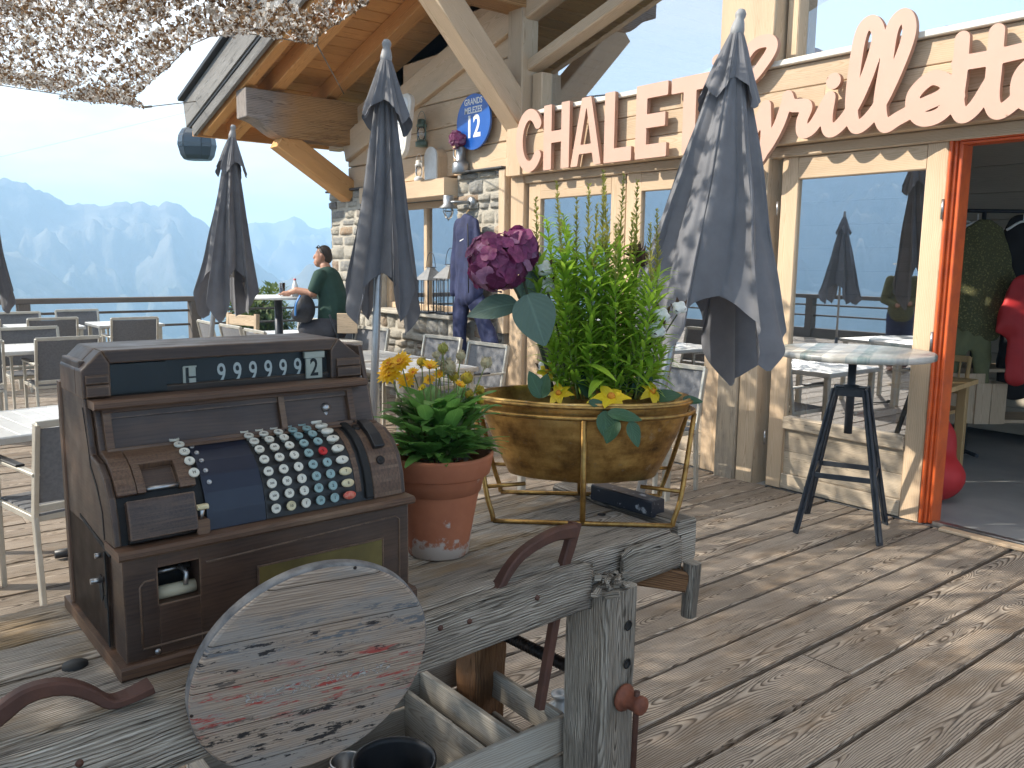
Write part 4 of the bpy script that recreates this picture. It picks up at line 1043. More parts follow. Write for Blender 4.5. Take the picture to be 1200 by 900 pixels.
# ---------------------------------------------------------------- crate, bucket, tin, bottles beneath
cr = thing('crate', 'grey slatted wooden crate under the bench beside the round board', 'crate', (-1.85, 1.08, 0))
def cslat(lo, hi, nm='slat', mat='crate'):
    mb = MB(); lo, hi = Vector(lo) - V3(-1.85, 1.08, 0), Vector(hi) - V3(-1.85, 1.08, 0); s = hi - lo
    ax = max(range(2), key=lambda i: s[i]); c = (lo + hi) / 2; e = Vector((0, 0, 0)); e[ax] = s[ax] / 2
    timber(mb, c - e, c + e, s[1 - ax], s[2], (0, 0, 1), .003, 6, .0018); mb.build(nm, M[mat], cr)
for z0, z1 in ((.245, .35), (.14, .235), (.03, .13)):
    cslat((-1.628, .62, z0), (-1.612, 1.512, z1)); cslat((-2.108, .62, z0), (-2.092, 1.512, z1))
cslat((-2.09, 1.494, .265), (-1.63, 1.51, .352)); cslat((-2.09, 1.494, .05), (-1.63, 1.51, .215)); cslat((-2.09, .622, .05), (-1.63, .638, .35))
cslat((-2.09, 1.325, .255), (-1.63, 1.345, .346), 'divider'); cslat((-2.09, 1.270, .10), (-1.63, 1.284, .30), 'divider')
cslat((-2.10, .63, .015), (-1.62, 1.50, .03), 'bottom_board')
c = at_z(462, 884, .33)
t = thing('bucket', 'black rubber bucket standing in the crate', 'bucket', (c.x, c.y, .031))
mb = MB(); lathe(mb, [(.0001, .01), (.075, .01), (.08, 0), (.082, 0), (.104, .27), (.11, .272), (.11, .285), (.104, .285), (.100, .27), (.078, .03), (.0001, .028)], 40); mb.build('bucket_body', M['bucket'], t)
mb = MB(); tube(mb, [(.112 * math.cos(a), .112 * math.sin(a), .27 - .05 * math.sin(a)) for a in np.linspace(.1, math.pi - .1, 20)], .004, 6); mb.build('handle', M['steel'], t)
c = at_z(424, 878, .31)
t = tag(None or (lambda: (lambda mb: (lathe(mb, [(.0001, 0), (.04, 0), (.043, .003), (.043, .235), (.046, .24), (.043, .245), (.040, .24), (.038, .02), (.0001, .018)], 28), mb.build('tin_can', M['steel'], None, (c.x - .03, c.y - .03, .031)))[1])(MB()))(), 'shiny steel tin next to the black bucket in the crate', 'tin')
c = at_z(492, 868, .34)
for (u, v, x, h, r, lab) in ((657, 812, -1.99, .36, .052, 'dusty clear glass bottle with a fat neck behind the bench leg'), (645, 828, -2.10, .30, .045, 'small grey glass bottle behind the crate corner')):
    q = at_x(u, v, x); mb = MB(); H = q.z
    lathe(mb, [(.0001, 0), (r * .95, 0), (r, .01), (r, H * .55), (r * .85, H * .68), (r * .42, H * .80), (r * .40, H * .92), (r * .62, H * .93), (r * .62, H), (r * .3, H + .001), (.0001, H - .02)], 24)
    tag(mb.build('bottle', M['bottleglass'], None, (q.x, q.y, 0)), lab, 'bottle')
# ---------------------------------------------------------------- antique cash register
reg = thing('cash_register', 'antique dark wooden cash register with ivory keys standing on the workbench', 'cash register', (-1.528, .347, ZB), R(91))
def rb(nm, lo, hi, mat='reg', ch_=.003, parent=reg, axis=None):
    mb = MB(); box(mb, lo, hi, ch_, axis=axis); return mb.build(nm, M[mat], parent)
mb = MB(); box(mb, (-.002, -.002, 0), (.622, .43, .027), .005, axis=0); rb_pl = mb.build('plinth', M['reg_worn'], reg)
# lower cabinet with the receipt opening cut in its front
FY = .012
mb = MB()
box(mb, (.014, FY + .016, .027), (.606, .385, .222), .003)                       # carcass behind the front
for lo, hi in (((.012, FY, .027), (.072, FY + .05, .222)), ((.147, FY, .027), (.608, FY + .05, .222)), ((.072, FY, .027), (.147, FY + .05, .125)), ((.072, FY, .194), (.147, FY + .05, .222))): pass
mb = MB(); box(mb, (.014, .08, .027), (.606, .385, .222), .003)
cab = mb.build('cabinet', M['reg'], reg)
fm = MB()
for lo, hi in (((.012, FY, .0275), (.072, .079, .2215)), ((.1475, FY, .0275), (.608, .079, .2215)), ((.0725, FY, .0275), (.147, .079, .1245)), ((.0725, FY, .1945), (.147, .079, .2215))): box(fm, lo, hi, .0012, axis=0)
fm.build('front_board', M['reg'], cab)
# moulded bead round the front panel
mb = MB(); bead = [(.040, .048), (.040, .165), (.048, .174), (.066, .174)]
tube(mb, [(x, FY - .0005, z) for x, z in bead], .0022, 6); tube(mb, [(.040, FY - .0005, .048), (.575, FY - .0005, .048), (.584, FY - .0005, .056), (.584, FY - .0005, .190), (.575, FY - .0005, .198), (.160, FY - .0005, .186)], .0022, 6); mb.build('bead', M['reg'], cab)
mb = MB(); box(mb, (.0735, .02, .126), (.146, .0785, .193), .0005); ob = mb.build('opening', M['black'], cab)
ob.data.transform(Matrix.Translation((0, .0005, 0)))
ob.data.flip_normals()
for o_ in (ob,): bpy.data.objects.remove(o_)
mb = MB(); slab(mb, (.0725, .0785, .1245), (.075, 0, 0), (0, 0, .07)); mb.build('opening', M['black'], cab)
mb = MB(); tube(mb, [(.074, .038, .137), (.146, .038, .137)], .0125, 16); mb.build('paper_roll', M['bone'], cab)
mb = MB(); tube(mb, [(.126, .028, .145), (.130, .034, .165), (.122, .05, .178)], .005, 8); tube(mb, [(.076, .06, .170), (.145, .06, .170)], .005, 8); mb.build('paper_guide', M['steel'], cab)
mb = MB(); box(mb, (.262, FY - .003, .083), (.539, FY + .004, .153), .001); pl = mb.build('brass_plate', M['brassplate'], cab)
mb = MB()
for lo, hi in (((.258, FY - .0045, .153), (.543, FY + .004, .1565)), ((.258, FY - .0045, .0795), (.543, FY + .004, .083)), ((.258, FY - .0045, .083), (.262, FY + .004, .153)), ((.539, FY - .0045, .083), (.543, FY + .004, .153))): box(mb, lo, hi, .001)
mb.build('plate_frame', M['reg'], pl)
for x, z in ((.066, .036), (.59, .036)): mb = MB(); lathe(mb, [(.0001, .003), (.005, .0025), (.006, -.001)], 12, (x, FY, z), (0, -1, 0)); mb.build('screw', M['steel'], cab)
mb = MB(); box(mb, (.004, -.006, .2225), (.616, .09, .2395), .005, axis=0); mb.build('ledge', M['reg_worn'], reg)

# side cheeks follow the stepped outline
outline = [(.386, .027), (.386, .24), (.372, .535), (.345, .556), (.215, .556), (.193, .49), (.186, .47), (.168, .40), (.160, .385), (.112, .377), (.078, .357), (.052, .325), (.037, .285), (.030, .2395), (.10, .236), (.10, .027)]
def cheek(x0, t, sc=1.0, mat='reg', nm='side_panel'):
    mb = MB(); prism(mb, outline, (x0, 0, 0), (0, 1, 0), (0, 0, 1), (1, 0, 0), t); return mb.build(nm, M[mat], reg, bevel=.003)
sp = cheek(.006, .013); cheek(.602, .012)
sp_side = rb('side_panel', (.006, .10, .0275), (.0135, .384, .236), 'reg')
# slots and knobs on the visible left side
def side_patch(nm, poly, mat, d=.002, parent=sp):
    mb = MB(); prism(mb, poly, (.006 - d, 0, 0), (0, 1, 0), (0, 0, 1), (1, 0, 0), d + .001); return mb.build(nm, M[mat], parent)
side_patch('gap', [(.06, .214), (.27, .240), (.27, .247), (.06, .225)], 'black', .0012)
side_patch('gap', [(.098, .03), (.103, .03), (.101, .10), (.108, .12), (.101, .15), (.103, .215), (.097, .215), (.095, .15), (.10, .12), (.095, .1)], 'black', .0012)
side_patch('gap', [(.196, .47), (.2, .47), (.172, .40), (.166, .36), (.128, .33), (.10, .29), (.095, .24), (.090, .24), (.094, .29), (.124, .335), (.160, .365)], 'black', .0012)
for y, z, ry, rz in ((.135, .135, .012, .026), (.112, .115, .007, .013)):
    side_patch('keyhole', [(y + ry * math.cos(a), z + rz * math.sin(a)) for a in np.linspace(0, 2 * math.pi, 20)[:-1]], 'black', .0014)
mb = MB(); tube(mb, [(.007, .122, .155), (-.016, .122, .155)], .005, 10); tube(mb, [(.007, .13, .20), (-.004, .13, .20)], .005, 10); mb.build('knob', M['steel'], sp)
mb = MB(); box(mb, (.0025, .365, .03), (.014, .392, .50), .003); mb.build('rear_post', M['reg_worn'], sp)

# rounded keyboard section
KP = [(.165, .386), (.140, .3825), (.112, .375), (.085, .360), (.063, .338), (.046, .308), (.036, .275), (.031, .2395)]
KL = [0]
for a, b in zip(KP, KP[1:]): KL.append(KL[-1] + math.dist(a, b))
def kpt(s):
    s = s * KL[-1]; y = float(np.interp(s, KL, [p[0] for p in KP])); z = float(np.interp(s, KL, [p[1] for p in KP])); return y, z
def knrm(s):
    a, b = kpt(max(0, s - .04)), kpt(min(1, s + .04)); t = Vector((0, b[0] - a[0], b[1] - a[1])).normalized(); return Vector((0, t.z, -t.y))   # outward
def curved(nm, x0, x1, s0, s1, d, mat, n=40, thick=.02, parent=reg, bev=0):
    """A strip of the barrel between two positions along its curve, standing d proud."""
    top, bot = [], []
    for i in range(n + 1):
        s = s0 + (s1 - s0) * i / n; y, z = kpt(s); q = knrm(s)
        top.append((y + q.y * d, z + q.z * d)); bot.append((y + q.y * (d - thick), z + q.z * (d - thick)))
    mb = MB(); prism(mb, top + bot[::-1], (x0, 0, 0), (0, 1, 0), (0, 0, 1), (1, 0, 0), x1 - x0)
    return mb.build(nm, M[mat] if isinstance(mat, str) else mat, parent, bevel=bev)
curved('barrel_core', .0195, .6015, 0, 1, -.004, 'black', thick=.03)
hood = curved('hood', .020, .054, 0.02, .60, .010, 'reg_worn', thick=.014, bev=.002)
curved('hood', .055, .160, 0.02, .345, .010, 'reg_worn', thick=.014, bev=.002); curved('hood', .130, .160, .345, .60, .010, 'reg_worn', thick=.014, bev=.002); curved('hood', .055, .070, .345, .60, .010, 'reg_worn', thick=.014, bev=.002)
curved('slot_flap', .071, .129, .35, .55, -.002, 'reg', thick=.004); 
mb = MB(); y, z = kpt(.575); tube(mb, [(.070, y - .002, z + .003), (.131, y - .002, z + .003)], .0045, 10); mb.build('slot_roller', M['steel'], hood)
lid = curved('printer_lid', .030, .150, .66, .955, .020, 'reg', thick=.018, bev=.003)
mb = MB(); tube(mb, [(.03, .024, .2475), (.16, .024, .2475)], .0045, 8); tube(mb, [(.03, .034, .2435), (.168, .034, .2435)], .003, 8); mb.build('lid_hinge', M['iron'], lid)
rb('lid_bracket', (.148, .016, .2395), (.172, .05, .268), 'reg_worn', .003)
curved('keyboard_plate', .172, .288, .02, 1.0, .004, 'navy', thick=.006, bev=.001)
kbp = curved('keyboard_plate', .289, .530, .0, 1.0, .002, 'keyblack', thick=.006, bev=.001)
curved('keyboard_trim', .490, .503, .12, .90, .0035, 'reg_worn', thick=.004)
curved('keyboard_trim', .510, .528, .03, .98, .012, 'black', thick=.014, bev=.003)
curved('barrel_end', .531, .6015, .0, 1.0, .006, 'reg_worn', thick=.02, bev=.003)
curved('cover_block', .548, .575, .15, .52, .018, plain('black hard rubber', (.014, .014, .015), .35), thick=.014, bev=.003)
for s, x in ((.22, .540), (.64, .558)):
    y, z = kpt(s); q = knrm(s); o_ = Vector((x, y, z)) + q * .005; mb = MB(); lathe(mb, [(.0001, .004), (.004, .004), (.005, .006), (.0095, .005), (.010, 0)], 20, o_, q); mb.build('lock', M['iron'], reg)
mb = MB(); y, z = kpt(.02); tube(mb, [(.487, y + .002, z - .01), (.487, y - .002, z + .034)], .0062, 10); ball(mb, (.487, y - .003, z + .042), .0105, 16); mb.build('lever', M['steel'], reg)

# keys: ivory, teal and red discs on stems, nine rows; long ovals on the right
kproto = {}
def key_mesh(kind, mat):
    mb = MB()
    if kind == 'round': lathe(mb, [(.004, -.012), (.004, 0), (.0088, .001), (.0098, .0025), (.0098, .0055), (.0086, .0068), (.0074, .0060), (.0001, .0058)], 20)
    else: lathe(mb, [(.005, -.012), (.005, 0), (.0082, .001), (.0092, .003), (.0092, .0066), (.0078, .0084), (.0001, .0086)], 24, sx=1.55, sy=.95, xd=(1, 0, 0))
    return mb
def legend(s, size): 
    c = bpy.data.curves.new('t', 'FONT'); c.body = s; c.size = size; c.align_x = 'CENTER'; c.align_y = 'CENTER'; c.resolution_u = 2; c.offset = .00012
    o = bpy.data.objects.new('t', c); COL.objects.link(o); n = mesh_from(o, 'legend', M['ink']); me = n.data; bpy.data.objects.remove(n); return me
def add_key(x, s, kind, mat, leg='', lift=.008, size=.0085):
    y, z = kpt(s); q = knrm(s); o_ = Vector((x, y, z)) + q * lift
    kk = (kind, mat)
    if kk not in kproto:
        k = key_mesh(kind, mat).build('key', M[mat], reg); kproto[kk] = k.data
    else:
        k = bpy.data.objects.new('key', kproto[kk]); COL.objects.link(k); k.parent = reg
    ex = Vector((1, 0, 0)); ey = q.cross(ex); Mx = Matrix((ex, ey, q)).transposed().to_4x4(); Mx.translation = o_; k.matrix_local = Mx
    if leg:
        me = legend(leg, size); lg = bpy.data.objects.new('legend', me); COL.objects.link(lg); lg.parent = k
        lg.location = (0, 0, .0062 if kind == 'round' else .0089)
    return k
for r in range(9):
    s = .045 + .108 * r; n = 9 - r; xo = .306 - .0011 * (8 - r)
    for c_, (mt, lg, sz) in enumerate((('ivory', f'{n}00', .0062), ('cream' if r == 8 else 'ivory', f'{n}0', .0076), ('ivory', f'{n}', .0092), ('teal', f'{n}0', .0076), ('teal' if r != 4 else 'redkey', f'{n}', .0092))):
        add_key(xo + .0322 * c_, s, 'round', mt, lg, size=sz)
    add_key(.4685 - .0010 * (8 - r), s + .0, 'oval', 'redkey_worn' if r == 8 else ('cream' if r >= 6 else 'ivory'), '' if r in (0, 2, 8) else str(r + 1), .009, .0085)
for i, l in enumerate('ABDEH'): add_key(.1555 + .001 * i, .06 + .112 * i, 'round', 'ivory', l, .010, .0088)
for i in range(5): 
    y, z = kpt(.17 + .105 * i); q = knrm(.17 + .105 * i); mb = MB(); lathe(mb, [(.0001, .001), (.003, .0012), (.0042, .003), (.005, .001), (.005, -.002)], 14, Vector((.1815 + .0012 * i, y, z)) + q * .004, q); mb.build('eyelet', M['steel'], kbp)
y, z = kpt(.80); mb = MB(); box(mb, (.150, y - .026, z + .004), (.170, y - .012, z + .013), .003); kt = mb.build('key', M['cream'], reg)
mb = MB(); tube(mb, [(.160, y - .018, z + .004), (.160, y - .006, z - .03)], [.005, .002], 8); mb.build('stem', M['steel'], kt)

# upright front below the display: sloping frame with two sunk panels
Yp = .135; tl = Vector((0, .30, 1)).normalized()     # leans back
def pq(x, z, d=0): return Vector((x, Yp + (z - .39) * .30 - d, z))
rb('upper_case', (.0195, .20, .386), (.6015, .372, .50), 'reg', .002)
mb = MB()
def pbar(mb, x0, x1, z0, z1, d, t): 
    prism(mb, [(0, 0), (x1 - x0, 0), (x1 - x0, (z1 - z0) * 1.044), (0, (z1 - z0) * 1.044)], pq(x0, z0, d), (1, 0, 0), tl, Vector((0, 1, -.3)).normalized(), t)
pb = MB(); pbar(pb, .0195, .6015, .3865, .472, -.012, .06); pnl = pb.build('upper_panel', M['reg'], reg)
pb = MB()
for x0, x1, z0, z1 in ((.030, .553, .389, .397), (.030, .553, .462, .470), (.030, .044, .397, .462), (.376, .389, .397, .462), (.539, .553, .397, .462)): pbar(pb, x0, x1, z0, z1, .0, .014)
pb.build('panel_frame', M['reg_worn'], pnl, bevel=.001)
pb = MB(); pbar(pb, .044, .376, .450, .462, -.006, .01); pbar(pb, .389, .539, .450, .462, -.006, .01); pb.build('panel_rebate', M['reg'], pnl)
for x in (.382, .545): mb = MB(); lathe(mb, [(.0001, .002), (.002, .0015), (.0025, -.001)], 8, pq(x, .393), (0, -1, .3)); mb.build('screw', M['iron'], pnl)
rb('display_ledge', (.012, .138, .4705), (.582, .215, .4865), 'reg_worn', .004)
rb('base_step', (.0195, .128, .3845), (.600, .17, .3895), 'reg_worn', .002)
# display housing: chamfered box, glazed opening
hz0, hz1 = .4870, .577
def house_poly(x0, x1, c0, c1): return [(x0, hz0), (x1, hz0), (x1, hz1 - c1 * .8), (x1 - c1, hz1), (x0 + c0, hz1), (x0, hz1 - c0)]
mb = MB(); prism(mb, house_poly(.004, .594, .036, .058), (0, .235, 0), (1, 0, 0), (0, 0, 1), (0, 1, 0), .125); hs = mb.build('display_housing', M['reg'], reg, bevel=.004)
mb = MB()     # front frame of the housing as four members round the window
YH0 = .186
wx0, wx1, wz0, wz1 = .055, .518, .4895, .551
prism(mb, [(wx0, wz1), (wx1, wz1), (.536, hz1), (.040, hz1)], (0, YH0, 0), (1, 0, 0), (0, 0, 1), (0, 1, 0), .05)
prism(mb, [(.004, hz0), (wx0, hz0), (wx0, wz1), (.040, hz1), (.004, hz1 - .036)], (0, YH0, 0), (1, 0, 0), (0, 0, 1), (0, 1, 0), .05)
prism(mb, [(wx1, hz0), (.594, hz0), (.594, hz1 - .046), (.536, hz1), (wx1, wz1)], (0, YH0, 0), (1, 0, 0), (0, 0, 1), (0, 1, 0), .05)
mb.build('housing_frame', M['reg'], hs, bevel=.003)
for x0, x1 in ((.010, .05), (.530, .588)):
    for z0, z1, d in ((.489, .512, .010), (.513, .531, .006)): rb('corner_block', (x0, YH0 - d, z0), (x1, YH0 + .01, z1), 'reg', .003, hs)
rb('drum', (wx0, YH0 + .022, hz0), (wx1, YH0 + .048, wz1), 'displayback', .001, hs)
mb = MB(); box(mb, (wx0, YH0 + .006, wz0), (wx0 + .105, YH0 + .020, wz1 - .002), .001); mb.build('blind', M['displayback'], hs)
yf = YH0 + .021
def on_front(x, z, y): return basis((x, y, z), (1, 0, 0), (0, 0, 1))
xs9 = [.276 + .0342 * i for i in range(6)]
for i, x in enumerate(xs9): text('digit', '9', .060, M['digit'], on_front(x, .5115, yf), hs, .0003, .0006, sx=.66)
mb = MB(); lathe(mb, [(.0001, .0008), (.003, .0006), (.003, -.0005)], 10, (xs9[3] + .0165, yf, .4955), (0, -1, 0)); mb.build('decimal_point', M['digit'], hs)
for lo, hi in (((.196, yf - .003, .494), (.2015, yf, .533)), ((.208, yf - .003, .513), (.222, yf, .531)), ((.208, yf - .003, .493), (.222, yf, .509)), ((.198, yf - .003, .531), (.224, yf, .5345))): rb('flag', lo, hi, 'tagcream', .0005, hs)
rb('number_flag', (.461, YH0 + .008, .490), (.500, YH0 + .014, .534), 'tagcream', .0008, hs); rb('number_flag', (.457, YH0 + .006, .535), (.505, YH0 + .014, .5495), 'tagcream', .0008, hs)
text('digit', '2', .054, M['ink'], on_front(.480, .5125, YH0 + .0075), hs, .0003, .0010, sx=.75)
mb = MB(); slab(mb, (wx0, YH0 + .004, wz0 - .002), (wx1 - wx0, 0, 0), (0, 0, wz1 - wz0 + .002)); mb.build('display_glass', M['displayglass'], hs)
mb = MB(); tube(mb, [(.6, .20, .44), (.6, .198, .486)], .003, 8); mb.build('side_rod', M['steel'], hs)
# ---------------------------------------------------------------- terracotta pot with its plant
pc = at_z(514, 646, ZB) + V3(0, 0, 0)
pot = thing('flower_pot', 'terracotta flower pot with white lime bloom beside the cash register', 'flower pot', (pc.x, pc.y, ZB))
mb = MB(); lathe(mb, [(.0001, .0), (.074, .0), (.079, .004), (.085, .05), (.098, .13), (.113, .208), (.115, .212), (.128, .213), (.1325, .217), (.141, .260), (.1415, .266), (.138, .269), (.132, .268), (.129, .262), (.121, .221), (.110, .17), (.0001, .165)], 64, wob=.006)
mb.build('pot_body', M['terra'], pot)
mb = MB(); lathe(mb, [(.117, .0), (.09, .012), (.05, .02), (.0001, .018)], 28, (0, 0, .212), wob=.1); mb.build('soil', M['soil'], pot)
PZ = ZB + .206
cp = thing('flowering_plant', 'leafy plant with orange and yellow daisy flowers growing in the terracotta pot', 'plant', (pc.x, pc.y, PZ))
camdir = (CAM - Vector((pc.x, pc.y, PZ))); camdir.z = 0; camdir.normalize(); sidev = Vector((-camdir.y, camdir.x, 0))   # sidev points to the photo's right? fixed below
if sidev.dot(Vector((AX.x, AY.x, AZ.x))) < 0: sidev = -sidev
mb = MB(); random.seed(5)
for k in range(240):
    a = U(0, 2 * math.pi); r0 = U(0, .10); lvl = random.random()
    o_ = V3(r0 * math.cos(a), r0 * math.sin(a), U(.035, .05) + lvl * .13)
    d = V3(math.cos(a) * U(.5, 1.1), math.sin(a) * U(.5, 1.1), U(.3, 1.1) + lvl * .4)
    leaf(mb, o_, d, (0, 0, 1), U(.055, .105), U(.032, .050), U(.2, .7), U(.1, .3), 7, 0, U(.7, .95), None, .06)
for k in range(26):
    a = U(0, 6.28); o_ = V3(.05 * math.cos(a), .05 * math.sin(a), .05); leaf(mb, o_, V3(math.cos(a), math.sin(a), U(.5, 1.2)), (0, 0, 1), U(.11, .15), U(.03, .045), U(.2, .5), .2, 6, 0, .85, None, .05)
mb.build('foliage', M['leafB'], cp)
def flower_at(u, v, kind, dd=0.0):
    base = Vector((pc.x, pc.y, PZ)); dist = (base - CAM).dot(fwd) - dd
    p = at_d(u, v, dist) - base
    return p
fl = [(457, 438, 'o', .036), (470, 425, 'o', .034), (476, 446, 'o', .026), (504, 447, 'os', .021), (494, 424, 's', .017), (485, 438, 'os', .019), (503, 431, 'os', .026), (525, 430, 'f', .027), (519, 413, 'f', .010), (532, 441, 's', .018), (547, 443, 's', .021), (562, 457, 's', .017), (563, 470, 's', .012), (524, 477, 'y', .014), (519, 408, 'b', .018), (540, 417, 'f', .017), (570, 425, 'f', .020), (512, 426, 'f', .015), (511, 416, 'f', .013), (456, 428, 'o', .026), (515, 440, 'os', .018), (538, 452, 'os', .017), (496, 456, 'y', .014), (550, 462, 's', .015), (483, 466, 'f', .012), (467, 470, 'f', .012)]
for i, (u, v, k, r) in enumerate(fl):
    p = flower_at(u, v, k, U(-.05, .05)); q = V3(p.x * .25 + U(-.02, .02), p.y * .25 + U(-.02, .02), 0)
    mb = MB(); mid = (p + q) / 2 + V3(U(-.01, .01), U(-.01, .01), .01); tube(mb, spline([q, mid, p], 5), .0017, 6); mb.build('stem', M['stem'], cp)
    nrm = (camdir * U(.3, 1.0) + V3(0, 0, 1) * U(.4, .9) + sidev * U(-.5, .3)).normalized()
    mb = MB()
    if k in ('o', 'y', 'os'):
        d, x, y = frame(nrm); n = 15 if k == 'o' else 13
        for ring in range(3 if k == 'o' else 2):
            for j in range(n):
                a = 2 * math.pi * j / n + ring * .2; dd = x * math.cos(a) + y * math.sin(a) + nrm * (.15 + .35 * ring if k == 'o' else .8)
                leaf(mb, p + nrm * .003 * ring, dd, nrm, r * U(.85, 1.15) * (1 - .2 * ring), r * .42, U(.05, .3), .2, 3, 0, .8)
        o_ = mb.build('flower', M['petal_o'] if k != 'y' else M['petal_y'], cp)
        mb = MB(); ball(mb, p + nrm * .004, r * (.42 if k == 'o' else .35), 12, sz=.6, axis=nrm); mb.build('flower_eye', M['petal_oc'] if k != 'y' else M['gold_center'], o_)
    else:
        ball(mb, p, r * .8, 14, sz=.9)
        for j in range(60):
            d = Vector((U(-1, 1), U(-1, 1), U(-1, 1))).normalized(); leaf(mb, p + d * r * .6, d, (0, 0, 1), r * .5, r * .16, 0, .1, 2)
        mb.build('seed_head', M['gold_center'] if k == 's' else (M['fluff'] if k == 'f' else M['leafE']), cp)

# ---------------------------------------------------------------- gilded tub on its stand
sA, sB = at_z(578, 613, ZB), at_z(788, 619, ZB)
e_ = (sB - sA).normalized(); nrm_ = Vector((-e_.y, e_.x, 0))
if nrm_.dot(fwd) < 0: nrm_ = -nrm_
TC = (sA + sB) / 2 + nrm_ * .158; half = (sB - sA).length / 2
tang = math.atan2(e_.y, e_.x)
st = thing('tub_stand', 'gilded metal rod stand with flared legs carrying the oval tub on the bench', 'plant stand', (TC.x, TC.y, ZB), tang)
RX, RY, ZR = .318, .185, .355       # ring half axes, tub rim height above the bench
def ell(a, rx, ry, z): return V3(rx * math.cos(a), ry * math.sin(a), z)
mb = MB(); tube(mb, [ell(a, RX + .012, RY + .012, ZR - .035) for a in np.linspace(0, 2 * math.pi, 65)], .007, 8, cap=False); mb.build('ring', M['goldbar'], st)
for sy in (-1, 1):
    y = -.158 if sy < 0 else .158
    mb = MB(); pts = [V3(-half, y, .007), V3(half, y, .007)]; tube(mb, pts, .007, 8); mb.build('foot_rail', M['goldbar'], st)
    for sx in (-1, 1):
        a = math.atan2(sy * .30, sx); top = V3(sx * (RX + .006), sy * .05, ZR - .038); kn = V3(sx * (half + .025), y * .9, .104)
        mb = MB(); tube(mb, spline([V3(sx * half, y, .007), V3(sx * (half + .004), y, .03), kn, top], 6), .0075, 8); lg = mb.build('leg', M['goldbar'], st)
        mb = MB(); tube(mb, [kn, V3(sx * (half - .09), y * .7, .108)], .006, 8); mb.build('bracket', M['goldbar'], lg)
    mb = MB(); tube(mb, [V3(.0, y, .007), V3(.0, y - .004 * sy, .10), V3(-.004, sy * (RY + .012), ZR - .038)], .0085, 8); mb.build('leg', M['goldbar'], st)
tub = thing('oval_tub', 'tarnished gold oval metal tub planted with flowers on the rod stand', 'tub', (TC.x, TC.y, ZB), tang)
mb = MB(); n = 72
outer = [(.66, .118), (.70, .121), (.78, .175), (.87, .24), (.95, .31), (.975, .335), (.985, .342), (.995, .350), (1.0, .356), (.99, .362), (.965, .360), (.95, .345), (.93, .315), (.88, .26)]
rows = []; rr = rnd3()
for s, z in outer: rows.append([mb.add(V3((RX + .004) * s * math.cos(t), (RY + .004) * (s if s > .7 else s) * math.sin(t), z) * (1 + .0 * t) + V3(0, 0, mnoise.noise((math.cos(t) * 2, math.sin(t) * 2, z * 5)) * .003)) for t in np.linspace(0, 2 * math.pi, n + 1)[:-1]])
for a, b in zip(rows, rows[1:]):
    for k in range(n): mb.face((a[k], a[(k + 1) % n], b[(k + 1) % n], b[k]), None, rr, 0, True)
mb.face(rows[0][::-1], None, rr); mb.build('tub_body', M['gold'], tub)
mb = MB(); lathe(mb, [(.262, 0), (.2, .01), (.1, .004), (.0001, .008)], 36, (0, 0, .285), sx=1.0, sy=.55, wob=.05, xd=(1, 0, 0)); mb.build('soil', M['soil'], tub)
mb = MB(); tube(mb, [ell(a, RX + .006, RY + .006, ZR - .005) for a in np.linspace(0, 2 * math.pi, 65)], .0055, 8, cap=False); mb.build('rolled_rim', M['goldbar'], tub)
TR = TC + V3(0, 0, ZB * 0)           # world centre of tub (xy)
TD = (Vector((TC.x, TC.y, 1.25)) - CAM).dot(fwd)
def tp(u, v, dd=0.0): return at_d(u, v, TD + dd)

# tall green plant
gp = thing('tall_green_plant', 'tall bright green plant with feathery seed spikes rising from the gold tub', 'plant', (TC.x, TC.y, 1.17))
g0 = Vector(gp.location); random.seed(21)
mbs, mbl, mbe = MB(), MB(), MB()
tops = [(652, 212, 1), (690, 216, 1), (707, 200, 1), (708, 205, 1), (731, 205, 1), (747, 212, 1), (770, 245, 1), (762, 262, 1), (628, 232, 1), (676, 232, 1), (722, 262, 1), (640, 255, 0), (660, 250, 0), (672, 285, 0), (700, 290, 0), (720, 320, 0), (745, 300, 0), (757, 330, 0), (648, 300, 0), (690, 330, 0), (735, 345, 0), (765, 370, 0), (655, 340, 0), (672, 360, 0), (706, 350, 0), (640, 360, 0), (700, 240, 1), (712, 262, 1), (742, 250, 1), (664, 268, 0), (684, 300, 0), (728, 290, 0), (776, 400, 0), (650, 400, 0), (716, 400, 0), (688, 400, 0), (748, 410, 0)]
for (u, v, spike) in tops:
    dd = U(-.09, .10); top = tp(u, v, dd); bu = 705 + (u - 705) * .50 + U(-12, 12)
    bot = tp(bu, 468, dd * .6); ctrl = tp((u + bu) / 2 + (u - 705) * .12 + U(-5, 5), (v + 468) / 2, dd)
    pts = spline([bot - g0, ctrl - g0, top - g0], 9); tube(mbs, pts, lerp_list([.0036, .0022, .0010], len(pts)), 6)
    L = sum((b - a).length for a, b in zip(pts, pts[1:])); nl = int(L * 215)
    for k in range(nl):
        t = (k + U(0, 1)) / nl
        if t < .06: continue
        f = t * (len(pts) - 1); i = min(int(f), len(pts) - 2); p = pts[i].lerp(pts[i + 1], f - i); ax = (pts[i + 1] - pts[i]).normalized()
        a = k * 2.4 + U(-.4, .4); d, x, y = frame(ax)
        out = x * math.cos(a) + y * math.sin(a)
        if spike and t > .66:
            w = 1 - (t - .66) / .34
            for q in range(2): leaf(mbe, p + out * .003 * q, out * U(.3, .8) + ax * U(.5, 1), ax, U(.010, .022) * (.6 + w), U(.005, .009), U(-.1, .2), .4, 2)
        else:
            s = 1.0 if t < .75 else 1 - (t - .75) * 2.2
            leaf(mbl, p, out * U(.7, 1.1) + ax * U(.45, 1.3), ax, U(.050, .095) * s, U(.009, .017) * (.5 + s * .5), U(.1, .65), U(.1, .3), 5, 0, .8)
